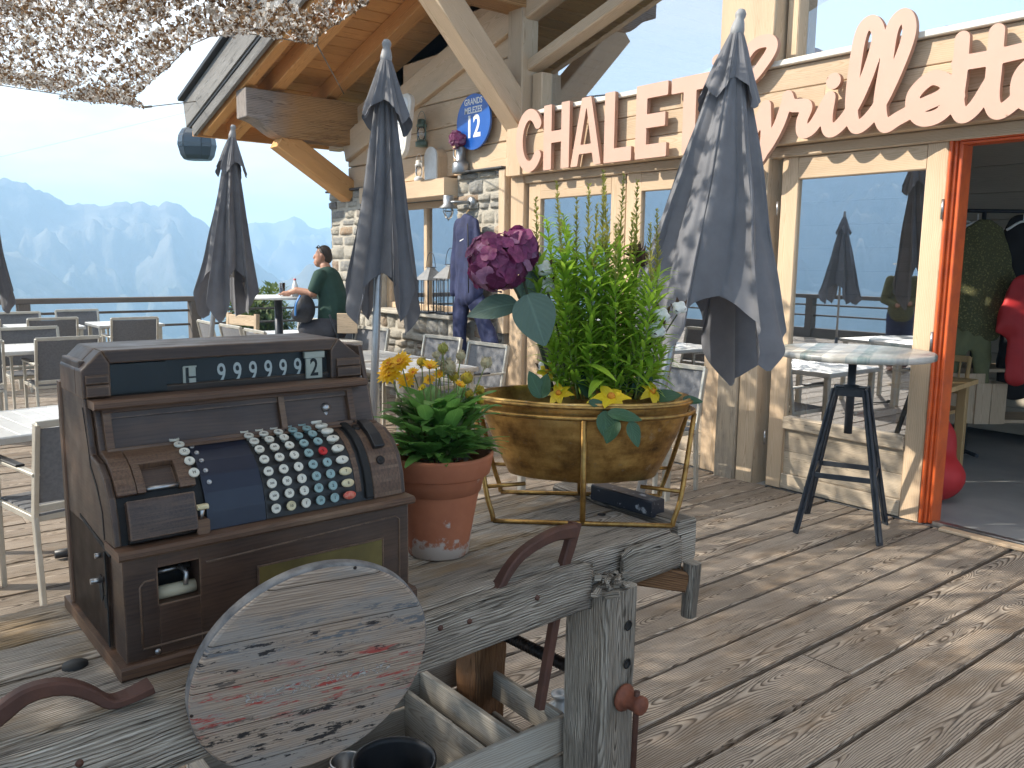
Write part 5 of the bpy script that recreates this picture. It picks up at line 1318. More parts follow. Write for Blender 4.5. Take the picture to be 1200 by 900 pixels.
# broad leaves near the foot
for k in range(34):
    p = tp(U(650, 765), U(400, 455), U(-.10, .08)) - g0; a = U(0, 6.28)
    leaf(mbl, p, V3(math.cos(a), math.sin(a), U(.1, 1.0)), (0, 0, 1), U(.09, .15), U(.022, .04), U(.2, .7), .2, 7, 0, .8)
mbs.build('stems', M['stem'], gp); mbl.build('foliage', M['leafA'], gp); mbe.build('seed_spikes', M['leafE'], gp)

# silk hydrangea
def hydrangea(name, label, c, rad, axis, n, parent_loc, stem_to=None, leaves=(), cat='flower', pet=.022):
    t = thing(name, label, cat, parent_loc); o_ = Vector(parent_loc); c = Vector(c) - o_
    A, B = MB(), MB()
    for k in range(n):
        ph = k * 2.39996; z = 1 - 2 * (k + .5) / n; r = math.sqrt(max(0, 1 - z * z)); d = Vector((r * math.cos(ph), r * math.sin(ph), z))
        if d.dot(axis) < -.55: continue
        p = c + Vector((d.x, d.y, d.z * .92)) * rad * U(.80, 1.08); d = (d + Vector((U(-.45, .45), U(-.45, .45), U(-.45, .45)))).normalized(); _, x, y = frame(d); a0 = U(0, 6.28)
        mi_ = 1 if random.random() < .16 else 0; m = A; rr = rnd3(); s = pet * U(.8, 1.25)
        for j in range(4):
            a = a0 + j * math.pi / 2; v = x * math.cos(a) + y * math.sin(a)
            leaf(m, p, v + d * .12, d, s * 1.12, s * 1.25, U(-.05, .35), .05, 7, mi_, 1.35, rr, .05)
    core = MB(); ball(core, c, rad * .72, 16); core.build('core', M['petal_core'], t)
    A.build('florets', [M['petal_p'], M['petal_pl']], t)
    if stem_to is not None:
        mb = MB(); tube(mb, spline([Vector(s) - o_ for s in stem_to], 6), .0042, 8); mb.build('stem', M['stem_dark'], t)
    for (p, d, up, L, W, cu) in leaves:
        mb = MB(); leaf(mb, Vector(p) - o_, d, up, L, W, cu, .10, 14, 0, .72, None, .02); mb.build('leaf', M['leafD'], t)
    return t
M['petal_core'] = plain('hydrangea core', (.045, .008, .024), .8)
sc = TD / F_PX
rgt = right.copy(); upv = -down
hc = tp(584, 307, -.10)
hydrangea('hydrangea_flower', 'large purple silk hydrangea bloom with broad leaves leaning left of the green plant', hc + rgt * .0, .088, -fwd, 92, (TC.x, TC.y, 1.17),
    stem_to=[hc, tp(607, 345, -.06), tp(622, 375, -.04), tp(650, 462, 0)],
    leaves=[(tp(606, 356, -.10), -rgt * 1.0 - upv * .10 - fwd * .15, -fwd + upv * .75, .148, .092, .25), (tp(618, 345, -.13), rgt * .35 - upv * 1.0 - fwd * .1, -fwd + upv * .2, .155, .125, .12), (tp(610, 352, -.03), rgt * .50 + upv * .95 + fwd * .1, -fwd + rgt * .5, .17, .085, .25), (tp(628, 312, .0), rgt * 1.0 + upv * .35, upv, .09, .05, .3)])
h2 = tp(607, 292, -.06)
hydrangea('hydrangea_flower', 'second cluster of purple silk hydrangea petals just right of the larger bloom', h2, .052, -fwd, 46, (TC.x, TC.y, 1.17), stem_to=[h2, tp(618, 345, -.04), tp(650, 462, 0)], pet=.030)

# cotton bolls on wiry stems
def cotton(pts, label):
    base = Vector((TC.x, TC.y, 1.17)); t = thing('cotton_stem', label, 'cotton stem', base)
    for (u, v, dd, s, foot) in pts:
        c = tp(u, v, dd) - base; ax = (upv * .55 - fwd * .8 + rgt * U(-.3, .3)).normalized(); _, x, y = frame(ax)
        parts = [(c + ax * s * .15, (s * .62, s * .62, s * .6))]
        for j in range(4):
            a = j * math.pi / 2 + .5; parts.append((c + (x * math.cos(a) + y * math.sin(a)) * s * .55 + ax * s * .25, (s * .60, s * .60, s * .58)))
        b = blob('boll', parts, M['cotton'], t, vox=s * .12, smooth=3)
        mb = MB()
        for j in range(5):
            a = j * 2 * math.pi / 5; d = x * math.cos(a) + y * math.sin(a); leaf(mb, c - ax * s * .55, d + ax * .55, ax, s * 2.0, s * .8, -.45, .2, 5, 0, .7)
        mb.build('husk', M['husk'], b)
        mb = MB(); f = tp(*foot) - base; tube(mb, spline([c - ax * s * .5, (c + f) / 2 + V3(0, 0, .02), f], 6), .0022, 6); mb.build('stem', M['stem_dark'], t)
cotton([(796, 362, .02, .022, (745, 465, .03)), (774, 372, -.02, .027, (742, 466, .02)), (769, 388, -.04, .026, (742, 466, .02))], 'white cotton bolls on wiry stems in front of the right parasol')
cotton([(637, 316, -.02, .026, (668, 465, .02)), (640, 336, .0, .026, (668, 465, .02))], 'white cotton bolls half hidden behind the hydrangea leaf')
cotton([(640, 432, .02, .024, (660, 468, .02))], 'single white cotton boll low at the tub rim')
# pine cone pick
pcn = thing('pine_cone', 'brown pine cone on a stick behind the green plant', 'pine cone', tp(748, 300, .06)); o_ = Vector(pcn.location)
mb = MB()
for k in range(46):
    t = k / 46; a = k * 2.4; r = .034 * math.sin(math.pi * (.12 + .84 * t)); p = V3(0, 0, .075 * (t - .5)); d = V3(math.cos(a), math.sin(a), .5); leaf(mb, p + V3(math.cos(a), math.sin(a), 0) * r * .4, d, (0, 0, 1), r * .9 + .008, .018, -.2, -.2, 3, 0, .5)
ball(mb, (0, 0, 0), .018, 10, sz=1.9); o2 = mb.build('cone', M['husk'], pcn); o2.rotation_euler = (.3, -.5, 0)
mb = MB(); tube(mb, [(0, 0, -.03), tp(728, 466, .04) - o_], .003, 6); mb.build('stick', M['stem_dark'], pcn)
# yellow silk blossoms and dark silk leaves along the rim
def silk_flower(u, v, dd, s, nrm, label):
    p = tp(u, v, dd); t = thing('silk_flower', label, 'silk flower', p); mb = MB(); d, x, y = frame(nrm)
    for j in range(6):
        a = j * math.pi / 3 + U(-.2, .2); leaf(mb, (0, 0, 0), x * math.cos(a) + y * math.sin(a) + d * U(.1, .5), d, s * U(.85, 1.15), s * .62, U(.2, .6), .15, 6, 0, .7, None, .06)
    mb.build('petals', M['petal_y'], t)
    mb = MB(); ball(mb, d * .006, s * .2, 10); mb.build('flower_eye', M['petal_oc'], t)
silk_flower(716, 466, -.15, .058, (upv * .8 - fwd * .7), 'yellow silk flower hanging over the front rim of the gold tub')
silk_flower(764, 460, -.06, .046, (upv * .6 - fwd * .6 + rgt * .4), 'yellow silk flower at the right rim of the gold tub')
silk_flower(655, 462, -.08, .045, (upv * .8 - fwd * .7 - rgt * .2), 'yellow silk flower low at the left inside the tub')
silk_flower(641, 436, -.01, .034, (upv * .4 - fwd * .8), 'small yellow silk flower under the cotton boll')
def silk_spray(pts, label):
    base = Vector((TC.x, TC.y, 1.2)); t = thing('silk_leaves', label, 'artificial foliage', base)
    for (u, v, dd, du, dv, L, W) in pts:
        mb = MB(); d = rgt * du + upv * dv; leaf(mb, tp(u, v, dd) - base, d, -fwd * .9 + upv * .5 + rgt * U(-.4, .4), L, W, U(.0, .2), .18, 9, 0, .75, None, .03); mb.build('leaf', M['leafC'], t)
silk_spray([(634, 466, -.08, -.45, 1, .085, .050), (634, 466, -.08, .25, 1, .072, .048), (655, 464, .02, .4, .6, .06, .04)], 'pair of dark green silk leaves at the left rim of the tub')
silk_spray([(708, 482, -.21, .1, -.9, .080, .05), (712, 484, -.215, 1, -.12, .10, .040), (722, 490, -.215, -.4, -1, .075, .052), (738, 494, -.21, .35, -1, .075, .042), (690, 470, -.18, .9, -.35, .075, .028)], 'dark green silk leaves drooping over the front of the tub')
silk_spray([(690, 466, -.05, -.35, 1, .105, .045), (745, 462, -.02, .5, .7, .085, .06), (762, 466, -.05, 1, .1, .095, .045), (735, 460, .0, -.2, .8, .08, .05), (800, 468, -.05, .8, -.1, .06, .03)], 'dark green silk leaves lying inside the right half of the tub')

# painted timber offcut on the bench
wp = at_z(738, 606, ZB)
t = thing('painted_offcut', 'black paint-spattered wooden offcut lying on the bench under the tub', 'offcut', (wp.x, wp.y, ZB))
a, b = at_z(700, 577, ZB + .02) - Vector((wp.x, wp.y, ZB)), at_z(771, 597, ZB + .022) - Vector((wp.x, wp.y, ZB))
mb = MB(); a.z = b.z = .026; timber(mb, a, b, .06, .05, ch=.004, segs=4, jit=.001); mb.build('block', M['wedge'], t)
# ---------------------------------------------------------------- parasols, closed
def canopy(mb, L, RH, seed, n=240, rows=46, lobes=8, tips=4, tipamp=.27, r_top=.022, swirl=.30, z_top=0.0, flare=1.0, fold=.44, ph=.6, hang=(0, 0)):
    """Folded cloth hanging from the crown: pleats between the ribs, hem dropping to a point at every corner."""
    rr = rnd3(); g = []
    for i in range(rows + 1):
        t = i / rows; ring = []
        for k in range(n):
            th = 2 * math.pi * k / n
            q = ((tips * (th - ph) / (2 * math.pi)) % 1.0); tri = abs(2 * q - 1)               # 1 at a corner of the cloth, 0 between corners
            lenk = L * (1 - tipamp * (1 - tri ** 1.25) + .10 * mnoise.noise((math.cos(th) * 1.1 + seed, math.sin(th) * 1.1, seed)))
            s = t * lenk
            Rb = r_top + (RH - r_top) * (s / L) ** .9 * (1 + .12 * flare * tri * t ** 3)
            pl = abs(math.sin(lobes / 2 * (th - ph) + .9 * mnoise.noise((math.cos(th) + seed, math.sin(th), t * 1.2)))) ** .75 * (.90 + .10 * math.sin(24 * th + 5 * mnoise.noise((math.cos(th) * 2, math.sin(th) * 2, seed))))
            deep = fold * min(1, t * 3.0 + .15)
            r = Rb * (1 - deep + deep * pl) * (1 + .12 * mnoise.noise((math.cos(th) * 2.2 + seed * 3, math.sin(th) * 2.2, s * 2.2)))
            a = th + swirl * math.sin(lobes * (th - ph)) * min(1, t * 1.5) / (lobes / 4) + .25 * t * mnoise.noise((seed, math.cos(th), math.sin(th) + t))
            ring.append(mb.add((r * math.cos(a) + hang[0] * s, r * math.sin(a) + hang[1] * s, z_top - s)))
        g.append(ring)
    for i in range(rows):
        for k in range(n):
            k2 = (k + 1) % n; mb.face((g[i][k], g[i + 1][k], g[i + 1][k2], g[i][k2]), None, rr, 0, True)
def parasol(label, top, foot, seed, L=1.66, RH=.33, ph=.6, fold=.44):
    top, foot = Vector(top), Vector(foot); d = top - foot; H = d.length
    t = thing('parasol', label, 'parasol', foot, tilt=d.to_track_quat('Z', 'Y').to_euler(), group='closed grey parasols on the terrace')
    mb = MB(); tube(mb, [(0, 0, .03), (0, 0, H - .05)], .021, 14); mb.build('pole', M['pole'], t)
    mb = MB(); lathe(mb, [(.021, -.09), (.030, -.085), (.032, -.05), (.026, -.02), (.019, .0), (.024, .010), (.025, .024), (.017, .04), (.0001, .045)], 18, (0, 0, H)); mb.build('finial', M['finial'], t)
    dn = d.to_track_quat('Z', 'Y').inverted() @ Vector((0, 0, -1)); hg = (dn.x * .58, dn.y * .58)
    mb = MB(); canopy(mb, L, RH, seed, z_top=H - .10, ph=ph, hang=hg, fold=fold); c = mb.build('canopy', M['umbrella'], t)
    mb = MB(); canopy(mb, .36, .155, seed + 5, rows=12, tipamp=.34, z_top=H - .055, fold=.30, swirl=.1, r_top=.024, ph=ph, hang=hg); mb.build('vent_cap', M['umbrella'], t)
    for k in range(8):
        a = ph + k * math.pi / 4; ln = L * (.74 if k % 2 == 0 else .58)
        mb = MB(); tube(mb, [(.028 * math.cos(a) + hg[0] * .05, .028 * math.sin(a) + hg[1] * .05, H - .15), (.045 * math.cos(a) + hg[0] * ln, .045 * math.sin(a) + hg[1] * ln, H - .12 - ln)], .008, 6); mb.build('rib', M['pole'], t)
    mb = MB(); lathe(mb, [(.0001, .0), (.075, .0), (.075, .008), (.07, .012), (.034, .014), (.032, .02), (.029, .22), (.0215, .225)], 28); b = mb.build('base', M['table_iron'], t)
    b.rotation_euler = d.to_track_quat('Z', 'Y').inverted().to_euler()
    return t
def foot_from(top_px, low_px, dist_top, dist_low=None):
    a = at_d(*top_px, dist_top); b = at_d(*low_px, dist_low or dist_top); d = (b - a); return a, a + d * (a.z / -d.z) * 1.0
def dist_at_z(u, v, z): return (at_z(u, v, z) - CAM).dot(fwd)
dA = dist_at_z(867, 22, 2.72); tA, fA = foot_from((867, 22), (776, 455), dA, dA + .02)
dB = dist_at_z(453, 56, 2.72); tB, fB = foot_from((453, 56), (437, 490), dB)
dC = dist_at_z(273, 152, 2.72); tC, fC = foot_from((273, 152), (247, 398), dC)
parasol('closed grey parasol standing behind the gold tub, nearest to the camera', tA, fA, 2.0, ph=.25, L=1.52, RH=.43, fold=.29)
parasol('closed grey parasol behind the terracotta pot, under the roof corner', tB, fB, 7.3, ph=1.0, L=1.40, RH=.225)
parasol('closed grey parasol standing near the railing left of the seated man', tC, fC, 11.7, ph=.5, L=1.56, RH=.29)
tD, fD = foot_from((-36, 92), (-62, 420), 6.4); parasol('closed grey parasol cut off by the left edge of the photo', tD, fD, 15.1, ph=.9, L=1.75, RH=.33)
pe = at_d(990, 250, 16.2); pe.y = 2 * (YF + .03) - pe.y; parasol('closed grey parasol beside the far railing, seen reflected in the glass door', pe, (pe.x, pe.y, 0), 19.4, L=1.7, RH=.42)

# ---------------------------------------------------------------- chairs and tables
def make_chair(label):
    t = thing('terrace_chair', label, 'chair', group='aluminium terrace chairs'); W = .265
    mb = MB()
    for s in (-1, 1):
        timber(mb, (s * W, .25, 0), (s * W, .24, .635), .022, .034, (0, 1, 0), .003)
        timber(mb, (s * W, -.22, 0), (s * W, -.19, .44), .022, .036, (0, 1, 0), .003); timber(mb, (s * W, -.19, .44), (s * W, -.275, .875), .022, .036, (0, 1, 0), .003)
        timber(mb, (s * W, .24, .43), (s * W, -.19, .43), .02, .03, ch=.003)
        timber(mb, (s * W, .255, .642), (s * W, -.235, .642), .034, .018, ch=.004)
    for y, z in ((-.2745, .872), (-.197, .475), (.235, .43), (-.185, .43)): timber(mb, (-W, y, z), (W, y, z), .020, .032, ch=.003)
    mb.build('frame', M['chair_frame'], t)
    mb = MB(); slab(mb, (-W + .015, -.20, .502), (2 * W - .03, 0, 0), (0, -.071, .352), 6, 6, 0, lambda a, b: V3(0, -.02 * math.sin(math.pi * a), 0)); mb.build('backrest', M['textile'], t)
    mb = MB()
    for k in range(6): timber(mb, (-W + .01, -.165 + k * .075, .445), (W - .01, -.165 + k * .075, .445), .062, .012, ch=.003)
    mb.build('seat', M['textile'], t)
    for s in (-1, 1): mb = MB(); timber(mb, (s * W, .24, .656), (s * W, -.06, .656), .04, .012, ch=.004); mb.build('arm_pad', M['dark_plastic'], t)
    return t
def face_rot(dx, dy): return math.atan2(-dx, dy)         # local +Y looks along (dx, dy)
chairs = [
 ((-4.44, .85), (-.97, -.20), 'pale framed terrace chair with its back to the cash register at the near left table'),
 ((-8.75, 1.62), (-1, -.05), 'terrace chair with grey back just left of the register display, facing the valley'),
 ((-8.72, .86), (-1, .05), 'terrace chair at the left edge in the second row of tables'),
 ((-11.55, 2.02), (-1, 0), 'terrace chair in the third row, second from the left under the railing'),
 ((-11.2, 2.86), (-1, .03), 'terrace chair with see-through back directly under the railing post'),
 ((-11.65, 1.22), (-1, 0), 'terrace chair at the left edge in the third row near the parasol hem'),
 ((-9.60, 1.55), (1, .03), 'terrace chair facing the camera across the second table on the left'),
 ((-12.65, 2.62), (1, 0), 'terrace chair facing the camera close to the railing, right of its neighbour'),
 ((-12.40, 1.86), (1, .02), 'terrace chair facing the camera close to the railing, partly behind the left parasol'),
 ((-9.88, 3.62), (.05, 1), 'terrace chair left of the tilted parasol pole, turned to the wall'),
 ((-9.15, 3.64), (-.05, 1), 'terrace chair right of the tilted parasol pole, turned to the wall'),
 ((-8.40, 3.62), (.0, 1), 'terrace chair almost hidden behind the top of the register, turned to the wall'),
 ((-9.72, 4.36), (.15, -1), 'leftmost white terrace chair along the stone wall'),
 ((-8.92, 4.36), (.1, -1), 'second white terrace chair along the stone wall, beside the middle parasol'),
 ((-8.08, 4.30), (.2, -1), 'white terrace chair just right of the middle parasol pole by the stone wall'),
 ((-6.78, 4.33), (.12, -1), 'white terrace chair in front of the hanging blue work clothes'),
 ((-6.00, 4.28), (.05, -1), 'white terrace chair against the brown boards left of the gold tub'),
 ((-4.02, 4.50), (.05, -1), 'white terrace chair behind the right end of the gold tub'),
 ((-6.95, 3.12), (0.1, 1), 'grey terrace chair seen from behind between register and parasol pole'),
 ((-6.15, 3.10), (0.0, 1), 'grey terrace chair seen from behind the terracotta pot flowers'),
]
c0 = make_chair(chairs[0][2])
for i, (p, d, lab) in enumerate(chairs):
    o = c0 if i == 0 else copy_thing(c0, (0, 0, 0), label=lab)
    o.location = (p[0], p[1], 0); o.rotation_euler = (0, 0, face_rot(*d))
def make_table(label, sx=.8, sy=.8, h=.745):
    t = thing('terrace_table', label, 'table', group='slatted terrace tables'); mb = MB(); n = 8; w = (sy - .06) / n
    for k in range(n): timber(mb, (-sx / 2 + .03, -sy / 2 + .03 + w * (k + .5), h - .012), (sx / 2 - .03, -sy / 2 + .03 + w * (k + .5), h - .012), w - .004, .022, ch=.003)
    mb.build('tabletop', M['tabletop'], t); mb = MB()
    for s in (-1, 1): timber(mb, (-sx / 2, s * (sy / 2 - .015), h - .02), (sx / 2, s * (sy / 2 - .015), h - .02), .03, .04, ch=.006); timber(mb, (s * (sx / 2 - .015), -sy / 2 + .03, h - .02), (s * (sx / 2 - .015), sy / 2 - .03, h - .02), .03, .04, ch=.006)
    mb.build('table_frame', M['alu'], t)
    for a in (-1, 1):
        for b in (-1, 1): mb = MB(); timber(mb, (a * (sx / 2 - .05), b * (sy / 2 - .05), 0), (a * (sx / 2 - .05), b * (sy / 2 - .05), h - .035), .045, .045, (0, 1, 0), .004); mb.build('leg', M['chair_frame'], t)
    return t
tables = [((-5.02, .78), .15, 'slatted terrace table at the left edge behind the cash register'), ((-9.18, 1.45), 0, 'slatted table between two chairs in the second row on the left'), ((-12.02, 2.05), 0, 'slatted table in the row nearest the railing on the left'), ((-12.0, 3.0), 0, 'slatted table under the railing post'), ((-9.45, 4.02), 0, 'pale slatted table beside the tilted parasol near the man'), ((-8.45, 4.0), 0, 'pale slatted table beside the middle parasol along the stone wall'), ((-6.80, 3.72), .05, 'pale slatted table behind the orange flowers'), ((-5.95, 3.70), .05, 'pale slatted table between the flower pot and the gold tub'), ((-4.05, 3.98), .0, 'pale slatted table hidden behind the gold tub')]
t0 = make_table(tables[0][2])
for i, (p, r, lab) in enumerate(tables):
    o = t0 if i == 0 else copy_thing(t0, (0, 0, 0), label=lab)
    o.location = (p[0], p[1], 0); o.rotation_euler = (0, 0, r)

# high round table in front of the glass door
bt = thing('bar_table', 'high round bar table with painted board top and charcoal steel trestle legs by the door', 'bar table', (-2.64, 4.74, 0), R(24))
mb = MB(); lathe(mb, [(.0001, 1.068), (.44, 1.068), (.452, 1.073), (.452, 1.100), (.446, 1.106), (.0001, 1.106)], 72); mb.build('tabletop', M['tabletop_strip'], bt)
mb = MB(); lathe(mb, [(.14, 1.055), (.15, 1.06), (.15, 1.067), (.03, 1.067)], 20); tube(mb, [(0, 0, .60), (0, 0, 1.06)], .024, 14); lathe(mb, [(.024, .84), (.045, .845), (.045, .895), (.024, .90)], 16); mb.build('column', M['table_iron'], bt)
for a in (-1, 1):
    for b in (-1, 1):
        mb = MB(); p0, p1 = Vector((a * .235, b * .235, 0)), Vector((a * .085, b * .085, .88)); timber(mb, p0, p1, .045, .012, (a, b, 0), .002, taper=.95); timber(mb, p0 + V3(0, 0, .02), p1, .014, .034, (a, b, 0), .002)
        for z in (.36, .84): lathe(mb, [(.007, 0), (.007, .006), (.0001, .008)], 8, p0.lerp(p1, z / .88) + Vector((a, b, 0)).normalized() * .006, (a, b, 0))
        mb.build('leg', M['table_iron'], bt)
for z, k in ((.36, .235 - .15 * .36 / .88), (.86, .088)):
    mb = MB()
    for p, q in (((-k, -k), (k, -k)), ((k, -k), (k, k)), ((k, k), (-k, k)), ((-k, k), (-k, -k))): timber(mb, (*p, z), (*q, z), .010, .045 if z > .5 else .032, ch=.002)
    if z > .5: timber(mb, (-.085, 0, .88), (.085, 0, .88), .05, .012, ch=.002); timber(mb, (0, -.085, .865), (0, .085, .865), .05, .012, ch=.002)
    mb.build('stretcher', M['table_iron'], bt)

# ---------------------------------------------------------------- camouflage shade net
def build_net():
    random.seed(3)
    K = (3.30 - EYE) / (2.97 - EYE)
    outline = [(-4.3, -3.4), (-5.3, -1.0), (-8.10, .95), (-8.22, 2.32), (-7.5, 2.03), (-6.85, 1.98), (-6.3, 1.96), (-5.7, 1.90), (-5.3, 1.90), (-5.05, 2.0), (-4.95, 2.42), (-4.75, 2.33), (-4.4, 2.34), (-4.1, 2.30), (-3.7, 2.05), (-2.6, 1.9), (-1.2, 1.85), (.3, 1.7), (.5, -3.4)]
    outline = [(a * K, b * K) for a, b in outline]
    def inside(x, y):
        c = False; n = len(outline)
        for i in range(n):
            (x1, y1), (x2, y2) = outline[i], outline[(i + 1) % n]
            if (y1 > y) != (y2 > y) and x < (x2 - x1) * (y - y1) / (y2 - y1) + x1: c = not c
        return c
    hole = at_z(106, 65, 3.30)
    def vis(x, y): return x < -4.2 and y > -.4
    def zz(x, y): return 3.30 + .10 * mnoise.noise((x * .5, y * .5, 4.2)) + .03 * mnoise.noise((x * 2.1, y * 2.1, 1.2)) - .05 * (1 if y > 2.0 else 0)
    V, F, RN = [], [], []
    def flake(x, y):
        z = zz(x, y) + random.gauss(0, .012); a = U(0, 6.283); ks = .78 if vis(x, y) else 1.0; L, W = U(.017, .033) * ks, U(.010, .019) * ks; tl, tb = random.gauss(0, .55), random.gauss(0, .55)
        ca, sa = math.cos(a), math.sin(a); i = len(V)
        def q(p, r, h): V.append((x + ca * p - sa * r, y + sa * p + ca * r, z + h + p * tl + r * tb))
        c = U(-.014, .014)
        q(-L, 0, c); q(-L * .2, -W, 0); q(L * .3, -W * .8, c * .5); q(L, 0, -c); q(L * .2, W, 0); q(-L * .5, W * .7, -c)
        F.append((i, i + 1, i + 2, i + 5)); F.append((i + 2, i + 3, i + 4, i + 5)); v = random.random(); RN.extend([(v, v, v)] * 2)
    n = 0
    for x, y, dens in ((-8, -4, 0),):
        pass
    cnt = int(11 * 7.3 * 2600); extra = int(6.2 * 3.5 * 1500)
    for k in range(cnt + extra):
        x, y = (U(-10.3, .7), U(-4.25, 3.05)) if k < cnt else (U(-10.4, -4.2), U(-.4, 3.1))
        far = x < -6.4 and y > -2.2
        if random.random() > (.52 if far else (.66 if y > -.7 else 1.0)): continue
        if not inside(x, y): continue
        if math.hypot(x - hole.x, (y - hole.y)) < .13: continue
        if (far or y > -.7) and mnoise.noise((x * 3.1, y * 3.1, 7)) > .55: continue
        if vis(x, y) and x < -5.6 and mnoise.noise((x * 16, y * 16, 2.0)) > .16: continue
        if mnoise.noise((x * 10, y * 10, 2.0)) > (-.04 if (-5.5 < x < -2.8 and .1 < y < 2.9) else .9 if x < -5.5 else .10 if y > -.7 else .60): continue
        flake(x, y)
    me = bpy.data.meshes.new('camouflage_net'); me.from_pydata(V, [], F); me.materials.append(M['camo'])
    at = me.attributes.new('rnd', 'FLOAT_VECTOR', 'FACE'); at.data.foreach_set('vector', np.array(RN, dtype=np.float32).ravel()); me.update()
    t = thing('camouflage_net', 'brown and white camouflage shade net stretched over the terrace at top left', 'shade net', (0, 0, 0))
    o = bpy.data.objects.new('net_cloth', me); COL.objects.link(o); o.parent = t
    mb = MB()
    for a, b in zip(outline[3:15], outline[4:16]): tube(mb, [(a[0], a[1], zz(*a)), (b[0], b[1], zz(*b))], .005, 5)
    for a, b in ((outline[0], outline[1]), (outline[1], outline[2]), (outline[2], outline[3])): tube(mb, [(a[0], a[1], zz(*a)), (b[0], b[1], zz(*b))], .005, 5)
    mb.build('edge_cord', M['rope'], t)
    c1 = Vector((*outline[3], zz(*outline[3]))); mb = MB(); tube(mb, [c1, Vector((-11.1, YV - .05, rk(-11.1) + .35))], .006, 5); tube(mb, [c1, c1.lerp(Vector((-11.1, YV - .05, rk(-11.1) + .35)), .12)], .014, 6); mb.build('guy_rope', M['rope'], t)
    c2 = Vector((*outline[10], zz(*outline[10]))); mb = MB(); tube(mb, [c2, at_x(403, 110, -9.74)], .006, 5); mb.build('guy_rope', M['rope'], t)
build_net()

a, b = at_z(64, 650, .03), at_z(110, 642, .03)
t = thing('power_cable', 'black cable with a thick plug lying on the deck behind the cash register', 'cable', a)
mb = MB(); tube(mb, [V3(0, 0, 0), (b - a) * .5, b - a], [.022, .026, .02], 10); mb.build('plug', M['dark_plastic'], t)
mb = MB(); tube(mb, spline([b - a, b - a + V3(-.2, .3, -.02), b - a + V3(-.1, .7, -.02)], 6), .008, 6); mb.build('lead', M['dark_plastic'], t)
# ---------------------------------------------------------------- shop sign on the header
def sdf_shape(name, strokes, polys, xr, zr, y0, t, parent, step=.008):
    """Union of round strokes and outlines as one flat board with cut edges (marching squares on a distance field)."""
    xs, zs = np.arange(xr[0], xr[1], step), np.arange(zr[0], zr[1], step); X, Z = np.meshgrid(xs, zs, indexing='ij'); D = np.full(X.shape, 9.0)
    for pts, r in strokes:
        for (x1, z1), (x2, z2) in zip(pts, pts[1:]):
            dx, dz = x2 - x1, z2 - z1; L2 = dx * dx + dz * dz + 1e-12; T = np.clip(((X - x1) * dx + (Z - z1) * dz) / L2, 0, 1)
            D = np.minimum(D, np.hypot(X - x1 - T * dx, Z - z1 - T * dz) - r)
    for poly in polys:
        d = np.full(X.shape, 9.0); ins = np.zeros(X.shape, bool); n = len(poly)
        for i in range(n):
            (x1, z1), (x2, z2) = poly[i], poly[(i + 1) % n]; dx, dz = x2 - x1, z2 - z1; L2 = dx * dx + dz * dz + 1e-12
            T = np.clip(((X - x1) * dx + (Z - z1) * dz) / L2, 0, 1); d = np.minimum(d, np.hypot(X - x1 - T * dx, Z - z1 - T * dz))
            if dz != 0: ins ^= ((z1 > Z) != (z2 > Z)) & (X < dx * (Z - z1) / dz + x1)
        D = np.minimum(D, np.where(ins, -d, d))
    mb = MB(); cache = {}
    def vert(x, z, y):
        k = (round(x, 5), round(z, 5), y)
        if k not in cache: cache[k] = mb.add((x, y, z))
        return cache[k]
    for i in range(len(xs) - 1):
        for j in range(len(zs) - 1):
            c = [(i, j), (i + 1, j), (i + 1, j + 1), (i, j + 1)]; v = [D[a, b] for a, b in c]
            if min(v) > 0: continue
            poly, cut = [], []
            for k in range(4):
                (a, b), (a2, b2) = c[k], c[(k + 1) % 4]; d1, d2 = v[k], v[(k + 1) % 4]
                if d1 <= 0: poly.append((xs[a], zs[b], False))
                if (d1 <= 0) != (d2 <= 0):
                    q = d1 / (d1 - d2); poly.append((xs[a] + (xs[a2] - xs[a]) * q, zs[b] + (zs[b2] - zs[b]) * q, True))
            if len(poly) < 3: continue
            mb.face([vert(x, z, y0) for x, z, _ in poly], None, (.5, .5, .5), 0)
            n = len(poly)
            for k in range(n):
                p, q = poly[k], poly[(k + 1) % n]
                if p[2] and q[2]: mb.face([vert(p[0], p[1], y0), vert(p[0], p[1], y0 + t), vert(q[0], q[1], y0 + t), vert(q[0], q[1], y0)], None, (.5, .5, .5), 1)
    return mb.build(name, [M['peach'], M['signedge']], parent)
YS, TH = 5.075, .036
sign = thing('shop_sign', 'salmon cut-out lettering CHALET Grillette fixed along the timber header', 'sign', (0, 0, 0))
def sx_(u, v=160): return at_y(u, v, YS).x
zb_, zt_ = 2.425, 2.985
def L_(u0, u1): return sx_(u0), sx_(u1)
a, b = L_(604, 634); cx, rx = (a + b) / 2 + .02, (b - a) / 2; w = .062
arc = [(cx + (rx - w * .75) * 1.06 * math.cos(t), (zb_ + zt_) / 2 + ((zt_ - zb_) / 2 - w * .8) * max(-1, min(1, math.sin(t)))) for t in np.linspace(R(38), R(322), 40)]
sdf_shape('letter', [(arc, w * .80)], [], (a - .1, b + .15), (zb_ - .06, zt_ + .06), YS, TH, sign)
def rect(x0, x1, z0, z1): return [(x0, z0), (x1, z0), (x1, z1), (x0, z1)]
a, b = L_(637, 667); s = .105; zm = (zb_ + zt_) / 2 - .0
sdf_shape('letter', [], [rect(a, a + s, zb_, zt_), rect(b - s, b, zb_, zt_), rect(a, b, zm - .05, zm + .05)], (a - .05, b + .05), (zb_ - .05, zt_ + .05), YS, TH, sign)
a, b = L_(669, 704.5); m = (a + b) / 2; s = .085
